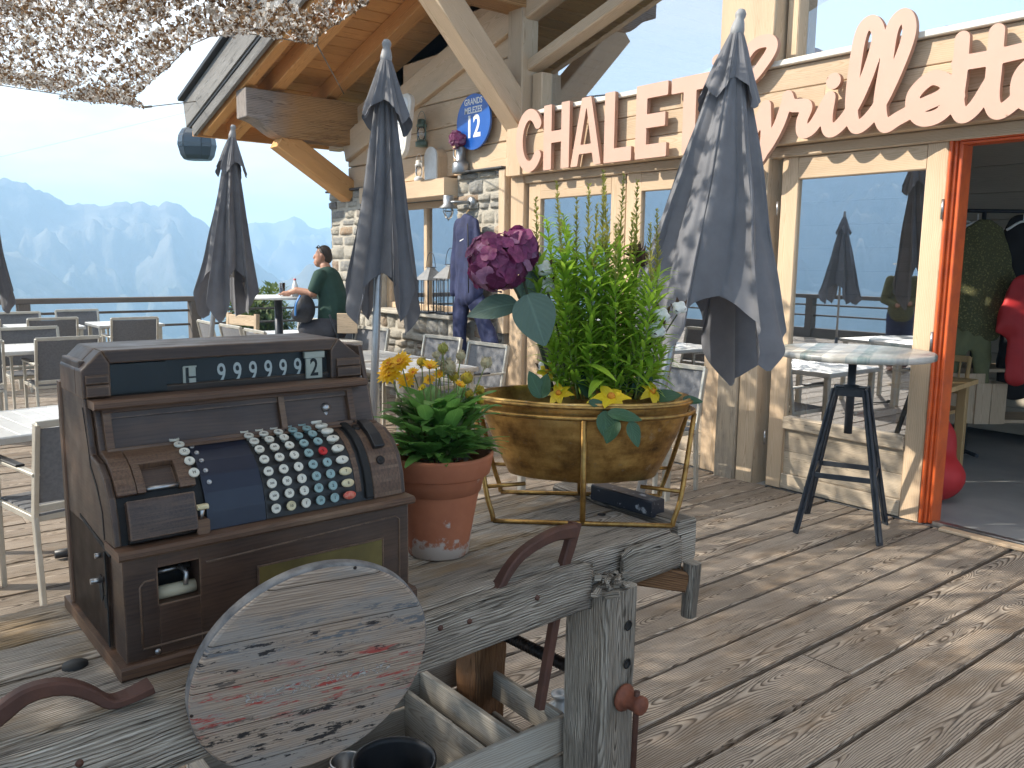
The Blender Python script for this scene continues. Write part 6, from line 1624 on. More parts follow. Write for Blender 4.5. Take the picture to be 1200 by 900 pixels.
sdf_shape('letter', [], [[(a, zb_), (a + s, zb_), (m + .015, zt_), (m - .055, zt_)], [(b - s, zb_), (b, zb_), (m + .055, zt_), (m - .015, zt_)], rect(a + .07, b - .07, zb_ + .10, zb_ + .175), rect(m - .055, m + .055, zt_ - .06, zt_)], (a - .05, b + .05), (zb_ - .05, zt_ + .05), YS, TH, sign)
a, b = L_(708, 740); s = .115
sdf_shape('letter', [], [rect(a, a + s, zb_, zt_), rect(a, b, zb_, zb_ + .11)], (a - .05, b + .05), (zb_ - .05, zt_ + .05), YS, TH, sign)
a, b = L_(744.5, 781)
sdf_shape('letter', [], [rect(a, a + s, zb_, zt_), rect(a, b, zb_, zb_ + .105), rect(a, b - .02, zm - .05, zm + .055), rect(a, b, zt_ - .105, zt_)], (a - .05, b + .05), (zb_ - .05, zt_ + .05), YS, TH, sign)
a, b = L_(785, 829); m = (a + b) / 2
sdf_shape('letter', [], [rect(m - .06, m + .06, zb_, zt_), rect(a, b, zt_ - .11, zt_)], (a - .05, b + .05), (zb_ - .05, zt_ + .05), YS, TH, sign)
def sp(pts): 
    q = []
    for x, y in pts: p = at_y(860 + x / 3.529, y / 3.529, YS); q.append(Vector((p.x, 0, p.z)))
    return [(p.x, p.z) for p in spline(q, 8)]
WS = .042
script = [
 sp([(-70, 250), (-20, 330), (60, 330), (130, 250), (160, 190), (135, 168), (70, 200), (0, 330), (-20, 450), (20, 540), (80, 540), (130, 440)]), sp([(132, 440), (132, 560), (115, 640), (60, 690), (20, 660)]), sp([(20, 700), (110, 640), (180, 530), (225, 405)]),
 sp([(222, 400), (240, 435), (300, 440), (282, 500), (285, 545), (330, 520), (396, 405)]), sp([(396, 405), (384, 490), (395, 540), (440, 515), (500, 430), (560, 290), (598, 150), (572, 92), (530, 130), (503, 260), (486, 430), (500, 520), (545, 505), (610, 420), (680, 270), (722, 150), (722, 85), (695, 66), (655, 120), (630, 260), (604, 430), (622, 518), (680, 490), (770, 440), (862, 395), (885, 345), (820, 322), (748, 385), (742, 450), (780, 492), (850, 475), (925, 400)]),
 sp([(945, 160), (935, 300), (922, 420), (945, 478), (1000, 440), (1070, 330)]), sp([(1088, 130), (1076, 280), (1066, 410), (1090, 462), (1150, 430), (1230, 340), (1262, 285), (1225, 272), (1185, 320), (1180, 390), (1225, 425), (1300, 370)]), sp([(930, 262), (1060, 240), (1200, 208)])]
dot = at_y(860 + 412 / 3.529, 335 / 3.529, YS)
sdf_shape('script_word', [(s, WS) for s in script] + [([(dot.x, dot.z), (dot.x + .001, dot.z)], .05)], [], (-4.2, -1.2), (2.25, 3.35), YS - .002, TH, sign, .0075)

# ---------------------------------------------------------------- oval number sign and the shelf objects
oc = at_y(556.5, 143, YF - .10)
t = thing('oval_sign', 'oval blue enamel sign with white number 12 on the timber wall', 'sign', oc)
mb = MB(); N = 56; rr = rnd3()
prism(mb, [(.285 * math.cos(a), .272 * math.sin(a)) for a in np.linspace(0, 2 * math.pi, N + 1)[:-1]], (0, 0, 0), (1, 0, 0), (0, 0, 1), (0, -1, 0), .022); mb.build('plate', M['bluesign'], t)
for s, sz, z in (('GRANDS', .085, .195), ('MELEZES', .085, .112), ('12', .30, -.055)): text('lettering', s, sz, M['white'], basis((0, -.0225, z), (1, 0, 0), (0, 0, 1)), t, .001, .002 if sz < .2 else .007, sx=.9 if sz < .2 else .85)
ZS = 2.476
c = at_y(508, 208, YF - .12); t = thing('milestone', 'white round-topped milestone with wooden body on the shelf', 'milestone', (c.x, YF - .12, ZS))
arch = [(-.115, 0), (.115, 0), (.115, .24)] + [(.115 * math.cos(a), .24 + .10 * math.sin(a)) for a in np.linspace(.2, math.pi - .2, 12)] + [(-.115, .24)]
mb = MB(); prism(mb, arch, (0, -.03, 0), (1, 0, 0), (0, 0, 1), (0, -1, 0), .012); mb.build('front', M['whitestone'], t)
mb = MB(); prism(mb, [(a * .97, b * .97) for a, b in arch], (.02, .16, 0), (1, 0, 0), (0, 0, 1), (0, -1, 0), .19); mb.build('body', M['pine_old'], t)
c = at_y(540, 204, YF - .10); t = thing('zinc_jug', 'galvanised zinc jug holding a purple flower on the shelf', 'jug', (c.x, YF - .10, ZS + .03))
mb = MB(); lathe(mb, [(.0001, 0), (.085, 0), (.09, .01), (.088, .10), (.08, .11), (.055, .13), (.052, .23), (.06, .26), (.06, .30), (.054, .30), (.048, .24), (.0001, .22)], 24); mb.build('jug_body', M['zinc'], t)
mb = MB(); tube(mb, spline([V3(-.05, 0, .28), V3(-.12, 0, .25), V3(-.12, 0, .18), V3(-.06, 0, .14)], 6), .009, 8); mb.build('handle', M['zinc'], t)
hc = Vector((c.x + .04, YF - .17, ZS + .36)); hydrangea('hydrangea_flower', 'small purple flower ball in the zinc jug under the blue oval sign', hc, .085, -fwd, 60, (c.x, YF - .10, ZS + .25), stem_to=[hc, (c.x, YF - .10, ZS + .25)], pet=.03)
def storm_lantern(label, loc, mat, s=1.0):
    t = thing('storm_lantern', label, 'lantern', loc)
    mb = MB(); lathe(mb, [(.0001, 0), (.07 * s, 0), (.072 * s, .05 * s), (.05 * s, .065 * s), (.03 * s, .08 * s)], 20); mb.build('tank', mat, t)
    mb = MB(); lathe(mb, [(.03 * s, .08 * s), (.05 * s, .12 * s), (.05 * s, .18 * s), (.032 * s, .22 * s)], 20); mb.build('globe', M['clear'], t)
    mb = MB(); lathe(mb, [(.034 * s, .22 * s), (.06 * s, .225 * s), (.058 * s, .25 * s), (.045 * s, .255 * s), (.045 * s, .30 * s), (.03 * s, .31 * s), (.0001, .312 * s)], 20); mb.build('chimney', mat, t)
    for sg in (-1, 1): mb = MB(); tube(mb, spline([V3(sg * .06 * s, 0, .03 * s), V3(sg * .085 * s, 0, .09 * s), V3(sg * .085 * s, 0, .22 * s), V3(sg * .05 * s, 0, .27 * s)], 5), .007 * s, 6); mb.build('side_tube', mat, t)
    mb = MB(); tube(mb, [V3(.085 * s * math.cos(a), 0, .26 * s + .14 * s * math.sin(a)) for a in np.linspace(0, math.pi, 14)], .003, 5); mb.build('handle', mat, t)
c = at_y(494, 172, YF - .08); storm_lantern('sage green storm lantern hanging above the shelf beside the middle parasol', (c.x, YF - .08, c.z), M['enamel_green'], .95)
c = at_y(491, 204, YF - .10); storm_lantern('white enamel storm lantern standing at the left of the shelf', (c.x, YF - .10, ZS), M['white'], .75)
# rounded white board leaning behind the middle parasol
c = at_y(472, 150, 4.9); t = thing('rounded_board', 'white rounded sledge board hanging under the roof behind the middle parasol', 'board', c)
def rounded(w, h, r, n=8):
    return [(sx * (w - r) + r * math.cos(a), sy * (h - r) + r * math.sin(a)) for sx, sy, a0 in ((1, 1, 0), (-1, 1, math.pi / 2), (-1, -1, math.pi), (1, -1, 1.5 * math.pi)) for a in np.linspace(a0, a0 + math.pi / 2, n)]
mb = MB(); prism(mb, rounded(.20, .34, .12), (0, 0, 0), (1, 0, 0), (0, .15, 1), (0, -1, .15), .06); mb.build('shell', M['white_sill'], t, bevel=.012)
mb = MB(); prism(mb, rounded(.155, .295, .09), (0, -.061, .009), (1, 0, 0), (0, .15, 1), (0, -1, .15), .004); mb.build('inset', M['white'], t)
# wall lamp on the stone pier
c = at_y(548, 237, YF - .10); t = thing('wall_lamp', 'galvanised outdoor wall lamp on the stone pier above the blue work clothes', 'wall lamp', (c.x, YF - .05, c.z))
mb = MB(); lathe(mb, [(.0001, .03), (.055, .025), (.065, 0), (.065, -.03)], 20, (0, 0, 0), (0, -1, 0)); mb.build('back_plate', M['zinc'], t)
mb = MB(); tube(mb, spline([V3(0, -.02, 0), V3(-.02, -.12, .0), V3(-.06, -.17, .0), V3(-.12, -.18, 0)], 5), .014, 8); mb.build('bracket', M['zinc'], t)
mb = MB(); lathe(mb, [(.0001, .07), (.052, .07), (.055, .06), (.055, -.02), (.10, -.055), (.102, -.06), (.05, -.03)], 22, (-.16, -.18, 0)); mb.build('lamp_hood', M['zinc'], t)
mb = MB(); lathe(mb, [(.045, -.03), (.05, -.08), (.04, -.15), (.015, -.17), (.0001, -.172)], 18, (-.16, -.18, 0)); mb.build('globe', M['clear'], t)
mb = MB()
for k in range(4): a = k * math.pi / 2; tube(mb, [(-.16 + .055 * math.cos(a), -.18 + .055 * math.sin(a), -.03), (-.16 + .06 * math.cos(a), -.18 + .06 * math.sin(a), -.11), (-.16, -.18, -.185)], .004, 5)
tube(mb, [(-.16 + .06 * math.cos(a), -.18 + .06 * math.sin(a), -.09) for a in np.linspace(0, 2 * math.pi, 17)], .004, 5, cap=False); mb.build('cage', M['zinc'], t)
# blue work clothes on a hanger
def hang(u, v, y=YF - .20): return at_y(u, v, y)
base = hang(545, 250); t = thing('work_jacket', 'dark blue work jacket hanging on the stone pier', 'jacket', base)
P_ = lambda u, v, y=YF - .20: hang(u, v, y) - base
def flat(pts): return [(P_(u, v), r) for u, v, r in pts]
def chain(pts, F): return [(F(u1, v1), r1, F(u2, v2), r2) for (u1, v1, r1), (u2, v2, r2) in zip(pts, pts[1:])]
blob('jacket_body', chain([(546, 258, .07), (545, 272, .12), (545, 300, .125), (545, 345, .135)], P_) + chain([(551, 260, .07), (553, 275, .11), (553, 345, .13)], P_) + chain([(539, 262, .06), (535, 280, .068), (533, 310, .062), (532, 342, .055)], P_) + chain([(556, 262, .06), (560, 285, .068), (561, 318, .062), (561, 340, .055)], P_), M['bluejean'], t, vox=.016, smooth=5)
def drape(o, amp=.022):
    for vv in o.data.vertices: c_ = vv.co; vv.co = V3(c_.x + mnoise.noise((c_.x * 7, c_.y * 7, c_.z * 3)) * amp, c_.y * .62 + mnoise.noise((c_.x * 13, 4, c_.z * 5)) * amp, c_.z)
_j = [x for x in t.children if x.name.startswith('jacket_body')][0]; drape(_j)
mb = MB(); tube(mb, [P_(548, 262, YF - .31), P_(549, 300, YF - .31), P_(549, 343, YF - .31)], .006, 6); mb.build('zip', M['black'], t)
mb = MB(); tube(mb, spline([P_(536, 262), P_(546, 254), P_(557, 262)], 5), .012, 6); tube(mb, spline([P_(546, 254), P_(547, 249), P_(550, 246)], 4), .005, 6); mb.build('hanger', M['chairwood'], t)
mb = MB(); prism(mb, [(-.03, 0), (.03, .02), (.032, .028), (-.028, .010)], P_(541, 283, YF - .365), (1, 0, 0), (0, 0, 1), (0, -1, 0), .004); mb.build('chest_badge', M['white'], t)
t = thing('work_trousers', 'dark blue work trousers hanging below the blue jacket', 'trousers', base)
Q_ = lambda u, v, y=YF - .16: hang(u, v, y) - base
blob('trouser_cloth', chain([(546, 340, .12), (542, 360, .105), (540, 385, .10), (541, 408, .10)], Q_) + chain([(555, 342, .12), (563, 362, .11), (571, 385, .105), (576, 402, .11)], Q_), M['bluejean'], t, vox=.016, smooth=5)
_j = [x for x in t.children if x.name.startswith('trouser_cloth')][0]; drape(_j)
# lanterns on the window sill
def sill_lantern(label, u, y, s=1.0):
    c = at_y(u, 362, y); t = thing('candle_lantern', label, 'lantern', (c.x, y, 1.032)); w = .12 * s; h = .40 * s
    mb = MB(); box(mb, (-w, -w, 0), (w, w, .02), .003); mb.build('base', M['table_iron'], t)
    mb = MB()
    for a in (-1, 1):
        for b in (-1, 1): tube(mb, [(a * w * .93, b * w * .93, .02), (a * w * .93, b * w * .93, h)], .007, 6)
    for k in (-.33, .33):
        for b in (-1, 1): tube(mb, [(k * w, b * w * .93, .02), (k * w, b * w * .93, h)], .005, 6); tube(mb, [(b * w * .93, k * w, .02), (b * w * .93, k * w, h)], .005, 6)
    mb.build('bars', M['table_iron'], t)
    mb = MB(); lathe(mb, [(w * 1.65, h - .005), (w * 1.68, h), (w * .45, h + .13 * s), (w * .4, h + .15 * s), (.0001, h + .15 * s)], 4, sm=False); r_ = mb.build('roof', M['zinc'], t); r_.rotation_euler = (0, 0, R(45))
    mb = MB(); tube(mb, [V3(w * .8 * math.cos(a), 0, h + .15 * s + w * 1.5 * math.sin(a)) for a in np.linspace(0, math.pi, 16)], .004, 6); tube(mb, [V3(w * .55 * math.cos(a), w * .55 * math.sin(a), h + .15 * s) for a in np.linspace(0, 2 * math.pi, 13)], .004, 5, cap=False); mb.build('handle', M['table_iron'], t)
sill_lantern('metal candle lantern on the window sill nearest the middle parasol', 505, YF - .06, .92)
sill_lantern('metal candle lantern on the window sill beside the blue work clothes', 528, YF - .03, .98)

# ---------------------------------------------------------------- inside the shop
def wooden_chair(label):
    t = thing('wooden_chair', label, 'chair', group='honey wooden chairs inside')
    mb = MB(); timber(mb, (-.2, 0, .45), (.2, 0, .45), .40, .03, ch=.008); mb.build('seat', M['chairwood'], t)
    for a in (-1, 1):
        mb = MB(); tube(mb, [(a * .18, .17, 0), (a * .17, .17, .44)], .017, 8); mb.build('leg', M['chairwood'], t)
        mb = MB(); tube(mb, [(a * .18, -.19, 0), (a * .18, -.18, .45), (a * .19, -.23, .88)], .017, 8); mb.build('leg', M['chairwood'], t)
    mb = MB()
    for z, y in ((.86, -.228), (.60, -.20)): timber(mb, (-.19, y, z), (.19, y, z), .02, .055, ch=.006)
    for k in range(4): tube(mb, [(-.12 + k * .08, -.203, .62), (-.12 + k * .08, -.226, .85)], .008, 6)
    mb.build('backrest', M['chairwood'], t); return t
def shop_table(label, sx=1.2, sy=.75):
    t = thing('wooden_table', label, 'table'); mb = MB()
    for k in range(4): timber(mb, (-sx / 2, -sy / 2 + sy / 4 * (k + .5), .735), (sx / 2, -sy / 2 + sy / 4 * (k + .5), .735), sy / 4 - .003, .035, ch=.004)
    mb.build('tabletop', M['chairwood'], t)
    for a in (-1, 1):
        for b in (-1, 1): mb = MB(); timber(mb, (a * (sx / 2 - .08), b * (sy / 2 - .08), 0), (a * (sx / 2 - .08), b * (sy / 2 - .08), .717), .07, .07, (0, 1, 0), .006); mb.build('leg', M['chairwood'], t)
    return t
tt = shop_table('honey wooden table inside behind the glass door'); tt.location = (-3.32, 6.4, 0); tt.rotation_euler = (0, 0, R(8))
tt = shop_table('honey wooden table inside behind the double doors'); tt.location = (-4.9, 6.7, 0)
wc = wooden_chair('honey wooden chair inside just behind the double doors, seen under the nearest parasol')
wc.location = (-4.75, 6.05, 0); wc.rotation_euler = (0, 0, R(170))
for x, y, a, lab in ((-3.2, 7.0, 180, 'honey wooden chair inside at the far side of the table behind the glass door'), (-4.15, 6.25, 100, 'honey wooden chair inside seen between the parasol hem and the timber post'), (-5.4, 7.3, 185, 'honey wooden chair inside at the far side of the second table')): copy_thing(wc, (x, y, 0), R(a), lab)
def beanbag(label, loc, s, h, rot):
    t = thing('bean_bag', label, 'bean bag', loc, rot); blob('cover', [((0, 0, .20 * h), (.34 * s, .30 * s, .22 * h)), ((0, .12 * s, .42 * h), (.24 * s, .18 * s, .28 * h)), ((0, .17 * s, .68 * h), (.13 * s, .09 * s, .16 * h))], M['redfab'], t, vox=.03, smooth=5); return t
beanbag('red bean bag on the floor inside, between the orange frame and the table', (-2.66, 5.86, 0), .74, .86, R(20))
beanbag('smaller red cushion seen through the glass behind the bar table legs', (-3.15, 5.75, 0), .62, .72, R(-10))
# clothes rail
dr = 7.05
rail = thing('clothes_rail', 'black metal clothes rail with a low shelf inside the doorway', 'clothes rail', at_z(1165, 525, 0)); r0 = Vector(rail.location)
ra, rbb = at_d(1112, 246, dr) - r0, at_d(1330, 250, dr) - r0
ra.z = rbb.z = (ra.z + rbb.z) / 2; ru = (rbb - ra).normalized(); rw = Vector((-ru.y, ru.x, 0))
mb = MB(); tube(mb, [ra, rbb], .016, 8); mb.build('rail', M['table_iron'], rail)
for p in (ra + ru * .30, rbb): mb = MB(); tube(mb, [Vector((p.x, p.y, 0)), p], .018, 8); tube(mb, [Vector((p.x, p.y, .03)) - rw * .22, Vector((p.x, p.y, .03)) + rw * .22], .018, 8); mb.build('upright', M['table_iron'], rail)
for z in (.30, .74):
    mb = MB(); p0, p1 = Vector((ra.x, ra.y, z)), Vector((rbb.x, rbb.y, z)); timber(mb, p0 + rw * .15, p1 + rw * .15, .42, .03, ch=.003); mb.build('shelf', M['pine_old'], rail)
def cloth_thing(name, label, cat, parts, mat, d, vox=.02):
    base = at_d(parts[0][0], parts[0][1], d); t = thing(name, label, cat, base); pp = []
    for u, v, r, u2, v2, r2 in parts: pp.append((at_d(u, v, d) - base, r, at_d(u2, v2, d) - base, r2))
    cl_ = blob('cloth', pp, M[mat], t, vox=vox, smooth=3)
    for vv in cl_.data.vertices: c_ = vv.co; k_ = c_.dot(rw); vv.co = c_ - rw * k_ * .55 + Vector((mnoise.noise(c_ * 9), mnoise.noise(c_ * 9 + V3(5, 5, 5)), 0)) * .018
    mb = MB(); q = at_d(parts[0][0], 255, d) - base
    tube(mb, spline([q + V3(0, 0, -.10) - ru * .13, q + V3(0, 0, -.03), q + V3(0, 0, -.10) + ru * .13], 5), .01, 6); tube(mb, [q + V3(0, 0, -.03), q + V3(0, 0, .03)], .005, 6); mb.build('hanger', M['white'], t); return t
cloth_thing('spotted_jacket', 'olive spotted knitted jacket on a hanger in the doorway', 'jacket', [(1146, 272, .075, 1143, 330, .105), (1143, 330, .105, 1142, 384, .11), (1162, 272, .075, 1164, 330, .105), (1164, 330, .105, 1164, 386, .11), (1138, 272, .055, 1126, 325, .052), (1126, 325, .052, 1119, 378, .048), (1169, 272, .055, 1184, 322, .052), (1184, 322, .052, 1188, 352, .046), (1148, 264, .05, 1160, 264, .05)], 'olive', dr - .12)
cloth_thing('green_trousers', 'khaki green trousers hanging below the spotted jacket', 'trousers', [(1132, 385, .085, 1124, 410, .08), (1124, 410, .08, 1113, 440, .062), (1148, 385, .085, 1152, 420, .078), (1152, 420, .078, 1153, 470, .058), (1130, 382, .07, 1150, 382, .07)], 'khaki', dr - .05)
cloth_thing('red_top', 'red garment at the right edge inside the doorway', 'garment', [(1200, 340, .13, 1192, 380, .14), (1182, 365, .07, 1175, 385, .05), (1200, 400, .12, 1196, 440, .10)], 'redfab', dr - .22)
cloth_thing('blue_top', 'blue garment hanging left of the spotted jacket', 'garment', [(1121, 280, .09, 1120, 320, .10), (1120, 320, .10, 1121, 350, .09)], 'bluecloth', dr + .10)
cloth_thing('black_coat', 'black coats hanging at the right of the clothes rail', 'coat', [(1196, 270, .14, 1197, 330, .15), (1197, 330, .15, 1198, 450, .16), (1215, 270, .14, 1215, 440, .16)], 'blackcloth', dr + .12)
for (u, v, w, h, lab) in ((1122, 474, .30, .42, 'cardboard-coloured wooden box on the shelf left behind the orange frame'), (1150, 488, .26, .34, 'upright wooden box under the clothes rail')):
    c = at_d(u, v, dr + .1); t = thing('wooden_box', lab, 'box', (c.x, c.y, .315), math.atan2(ru.y, ru.x)); mb = MB()
    for a, b in ((-w / 2, 0), (0, w / 2)): box(mb, (a + .002, -.012 - .11, 0), (b - .002, -.11 + .008, h), .003, axis=2); box(mb, (a + .002, .10, 0), (b - .002, .12, h), .003, axis=2)
    box(mb, (-w / 2, -.10, 0), (-w / 2 + .018, .10, h), .003); box(mb, (w / 2 - .018, -.10, 0), (w / 2, .10, h), .003); mb.build('boards', M['pine_old'], t)

# ---------------------------------------------------------------- seated man, his table and things
dm = 9.5
def mp(u, v, dd=0.0): return at_d(u, v, dm + dd)
mh = mp(388, 380); man = thing('person', 'seated man in dark green t-shirt and shorts leaning on a high table by the railing', 'person', (mh.x, mh.y, 0)); m0 = Vector(man.location)
def q(u, v, dd=0.0): return mp(u, v, dd) - m0
lf = -rgt; lf.z = 0; lf.normalize()
hd = q(378, 301)
up = Vector((0, 0, 1))
body = [(hd + up * .015, (.080, .080, .105)), (hd - up * .05 + lf * .045, .050, hd - up * .075 + lf * .05, .042), (hd + lf * .095 - up * .012, .016, hd + lf * .085 + up * .02, .012), (hd + lf * .085 - up * .062, .020, hd + lf * .07 - up * .08, .026),
        (q(381, 312), .058, q(384, 322), .062), (q(384, 326), .13, q(390, 350), .15), (q(390, 350), .15, q(390, 380), .16),
        (q(374, 327, -.14), .062, q(366, 344, -.16), .050), (q(366, 344, -.16), .046, q(347, 340, -.14), .036), (q(347, 340, -.14), .034, q(339, 343, -.1), .030),
        (q(383, 326, .16), .060, q(366, 344, .18), .050), (q(366, 344, .18), .046, q(346, 343, .12), .036),
        (q(388, 384, -.10), .105, q(362, 386, -.12), .080), (q(362, 386, -.12), .072, q(356, 420, -.10), .052), (q(356, 420, -.10), .050, q(352, 440, -.10), .046),
        (q(388, 384, .10), .105, q(362, 386, .12), .080), (q(362, 386, .12), .072, q(360, 420, .12), .052), (q(360, 420, .12), .050, q(356, 440, .12), .046)]
for k in (-1, 1): body.append((hd - lf * .012 + up * .0 + fwd * (.078 * k), (.014, .018, .026)))
for k, dd in ((0, -.11), (1, .12)):
    h = q(338, 344, dd); body += [(h, .032, h + lf * .05, .028)]
    for j in range(4): a = h + lf * .055 + fwd * (-.026 + .0175 * j) ; body.append((a, .0105, a + lf * (.055 - .006 * abs(j - 1.5)) - up * .012, .009))
    body.append((h + fwd * (-.03) * (1 if k else -1), .012, h + lf * .05 + fwd * (-.045) * (1 if k else -1), .010))
blob('body', body, M['skin'], man, vox=.0085, smooth=3)
for k, dd in ((0, -.10), (1, .12)):
    a = q(352 + 4 * k, 442, dd); mb = MB(); ball(mb, a + lf * .07 - up * .02, .055, 14, sx=1, sy=1, sz=.8); tube(mb, [a + lf * -.04 - up * .03, a + lf * .05 - up * .035, a + lf * .17 - up * .045], [.05, .05, .038], 10); mb.build('shoe', M['blackcloth'], man)
blob('t_shirt', [(q(383, 323), .095, q(385, 330), .155), (q(384, 328), .155, q(391, 352), .172), (q(391, 352), .172, q(391, 380), .178), (q(375, 324, -.13), .085, q(368, 339, -.155), .070), (q(383, 324, .15), .085, q(369, 338, .175), .070)], M['tshirt'], man, vox=.013, smooth=4)
blob('shorts', [(q(391, 378), .170, q(389, 386), .172), (q(388, 384, -.10), .125, q(360, 386, -.12), .100), (q(388, 384, .10), .125, q(360, 386, .12), .100)], M['shorts'], man, vox=.014, smooth=4)
blob('hair', [(hd + up * .045 - lf * .022, (.082, .082, .088)), (hd + up * .0 - lf * .045, (.062, .070, .085))], M['hair'], man, vox=.009, smooth=2)
mb = MB()
for k in (-1, 1): tube(mb, spline([hd + lf * .055 + up * .105 + fwd * .03 * k, hd + lf * .02 + up * .11 + fwd * .07 * k, hd - lf * .03 + up * .03 + fwd * .088 * k], 5), .005, 6); ball(mb, hd + lf * .050 + up * .098 + fwd * .032 * k, .019, 10, sz=.4)
mb.build('sunglasses', M['black'], man)
# table top is level with his forearms
tz = mp(322, 347).z; tc = mp(326, 347, .05)
t = thing('bar_table', 'white round high table on a black column where the man sits', 'bar table', (tc.x, tc.y, 0))
mb = MB(); lathe(mb, [(.0001, tz - .03), (.36, tz - .03), (.375, tz - .024), (.375, tz - .006), (.37, tz), (.0001, tz)], 48); mb.build('tabletop', M['white'], t)
mb = MB(); tube(mb, [(0, 0, .03), (0, 0, tz - .03)], .045, 14); lathe(mb, [(.045, .55), (.11, .56), (.11, .585), (.045, .595)], 18); mb.build('column', M['table_iron'], t)
mb = MB(); lathe(mb, [(.0001, 0), (.26, 0), (.26, .02), (.05, .04), (.05, .06)], 28); mb.build('foot', M['table_iron'], t)
c = at_d(331, 347, dm); t = thing('drinking_glass', 'tall clear glass on the white high table', 'glass', (c.x, c.y, tz))
mb = MB(); lathe(mb, [(.0001, 0), (.028, 0), (.030, .02), (.034, .15), (.032, .15), (.027, .02), (.0001, .015)], 20); mb.build('glass', M['clear'], t)
mb = MB(); lathe(mb, [(.0001, .016), (.026, .016), (.028, .05), (.0001, .05)], 18); mb.build('drink', M['water'], t)
c = at_d(346, 347, dm - .05); t = thing('water_bottle', 'small plastic water bottle with a red cap on the white high table', 'bottle', (c.x, c.y, tz))
mb = MB(); lathe(mb, [(.0001, 0), (.032, 0), (.034, .01), (.034, .11), (.026, .14), (.014, .17), (.014, .185)], 20); mb.build('bottle_body', M['water'], t)
mb = MB(); lathe(mb, [(.016, .182), (.016, .20), (.0001, .201)], 14); mb.build('cap', M['redkey'], t)
t = thing('bar_stool', 'high stool with a wooden back carrying the seated man', 'stool', (m0.x, m0.y, 0)); sz = q(390, 392).z - .06
rv = -lf
mb = MB(); lathe(mb, [(.0001, sz - .03), (.20, sz - .03), (.21, sz - .015), (.20, sz), (.0001, sz)], 24, q(390, 380) * 1.0 - Vector((0, 0, q(390, 380).z))); mb.build('seat', M['pine_old'], t)
cc = q(390, 380); cc.z = 0
for a in (.78, 2.35, 3.92, 5.5): mb = MB(); d = Vector((math.cos(a), math.sin(a), 0)); tube(mb, [cc + d * .25, cc + d * .15 + up * (sz - .03)], .014, 8); mb.build('leg', M['table_iron'], t)
mb = MB(); bb = cc + rv * .14 - fwd * .14; tube(mb, [bb - fwd * .10 - rv * .02 + up * (sz - .03), bb - fwd * .12 - rv * .12 + up * (sz + .26)], .010, 8); tube(mb, [bb + rv * .12 + up * (sz - .03), bb + rv * .14 - fwd * .06 + up * (sz + .26)], .010, 8); mb.build('back_support', M['table_iron'], t)
mb = MB(); timber(mb, bb - fwd * .10 + up * (sz + .17) - rv * .04, bb - fwd * .10 + up * (sz + .17) + rv * .18, .02, .22, ch=.008); mb.build('backrest', M['pine_old'], t)
bg = q(357, 360, -.24) + m0; t = thing('backpack', 'black backpack with a blue stripe on the man\'s lap', 'bag', bg)
blob('bag_body', [((0, 0, -.02), (.11, .12, .16)), (lf * .05 - up * .08, (.10, .10, .09))], M['bag'], t, vox=.016, smooth=3)
mb = MB(); tube(mb, spline([lf * .02 + up * .12 - fwd * .10, lf * .06 + up * .02 - fwd * .13, lf * .08 - up * .10 - fwd * .10], 5), .018, 8, sx=1, sy=.5); mb.build('strap', M['blue_trim'], t)
# wooden armchair by the railing
c = at_d(262, 388, 9.6); wa = thing('wooden_armchair', 'small weathered armchair at the railing post behind the tilted parasol', 'chair', (c.x, c.y, 0), face_rot(.3, -1)); mb = MB()
for a in (-1, 1): timber(mb, (a * .25, .22, 0), (a * .25, .22, .68), .05, .05, (0, 1, 0), .006); timber(mb, (a * .25, -.22, 0), (a * .25, -.27, .98), .05, .05, (0, 1, 0), .006); timber(mb, (a * .25, -.28, .69), (a * .25, .26, .69), .06, .03, ch=.006)
mb.build('frame', M['pine_old'], wa); mb = MB(); timber(mb, (-.24, 0, .44), (.24, 0, .44), .44, .03); mb.build('seat', M['pine_old'], wa)
mb = MB(); timber(mb, (-.24, -.26, .90), (.24, -.26, .90), .03, .12); timber(mb, (-.24, -.25, .70), (.24, -.25, .70), .03, .10); mb.build('backrest', M['pine_old'], wa)

# standing visitor further along the terrace: only her mirror image shows in the glass door
vp = at_d(1057, 340, 13.0); vp.y = 2 * (YF + .03) - vp.y
vis = thing('person', 'standing visitor in a dark patterned jacket and hat, reflected in the glass door', 'person', (vp.x, vp.y, 0), face_rot(.6, .8))
blob('body', [((0, 0, 1.60), (.075, .09, .11)), ((0, .07, 1.585), (.018, .022, .022)), ((0, 0, 1.45), .05, (0, 0, 1.5), .05), ((0, 0, 1.36), .13, (0, 0, .95), .15), ((-.2, 0, 1.38), .05, (-.24, .05, 1.1), .042), ((-.24, .05, 1.1), .04, (-.08, .22, 1.02), .035), ((.2, 0, 1.38), .05, (.24, .05, 1.1), .042), ((.24, .05, 1.1), .04, (.08, .22, 1.05), .035), ((-.09, 0, .92), .09, (-.1, 0, .48), .06), ((-.1, 0, .48), .055, (-.1, -.02, .08), .04), ((.09, 0, .92), .09, (.1, 0, .48), .06), ((.1, 0, .48), .055, (.1, -.02, .08), .04), ((-.1, .0, .04), .045, (-.1, .14, .04), .035), ((.1, .0, .04), .045, (.1, .14, .04), .035)], M['skin'], vis, vox=.014, smooth=3)
blob('jacket', [((0, 0, 1.38), .15, (0, 0, .90), .19), ((-.17, 0, 1.40), .08, (-.25, .05, 1.1), .065), ((-.25, .05, 1.1), .062, (-.12, .18, 1.03), .052), ((.17, 0, 1.40), .08, (.25, .05, 1.1), .065), ((.25, .05, 1.1), .062, (.12, .18, 1.05), .052)], M['olive'], vis, vox=.018, smooth=3)
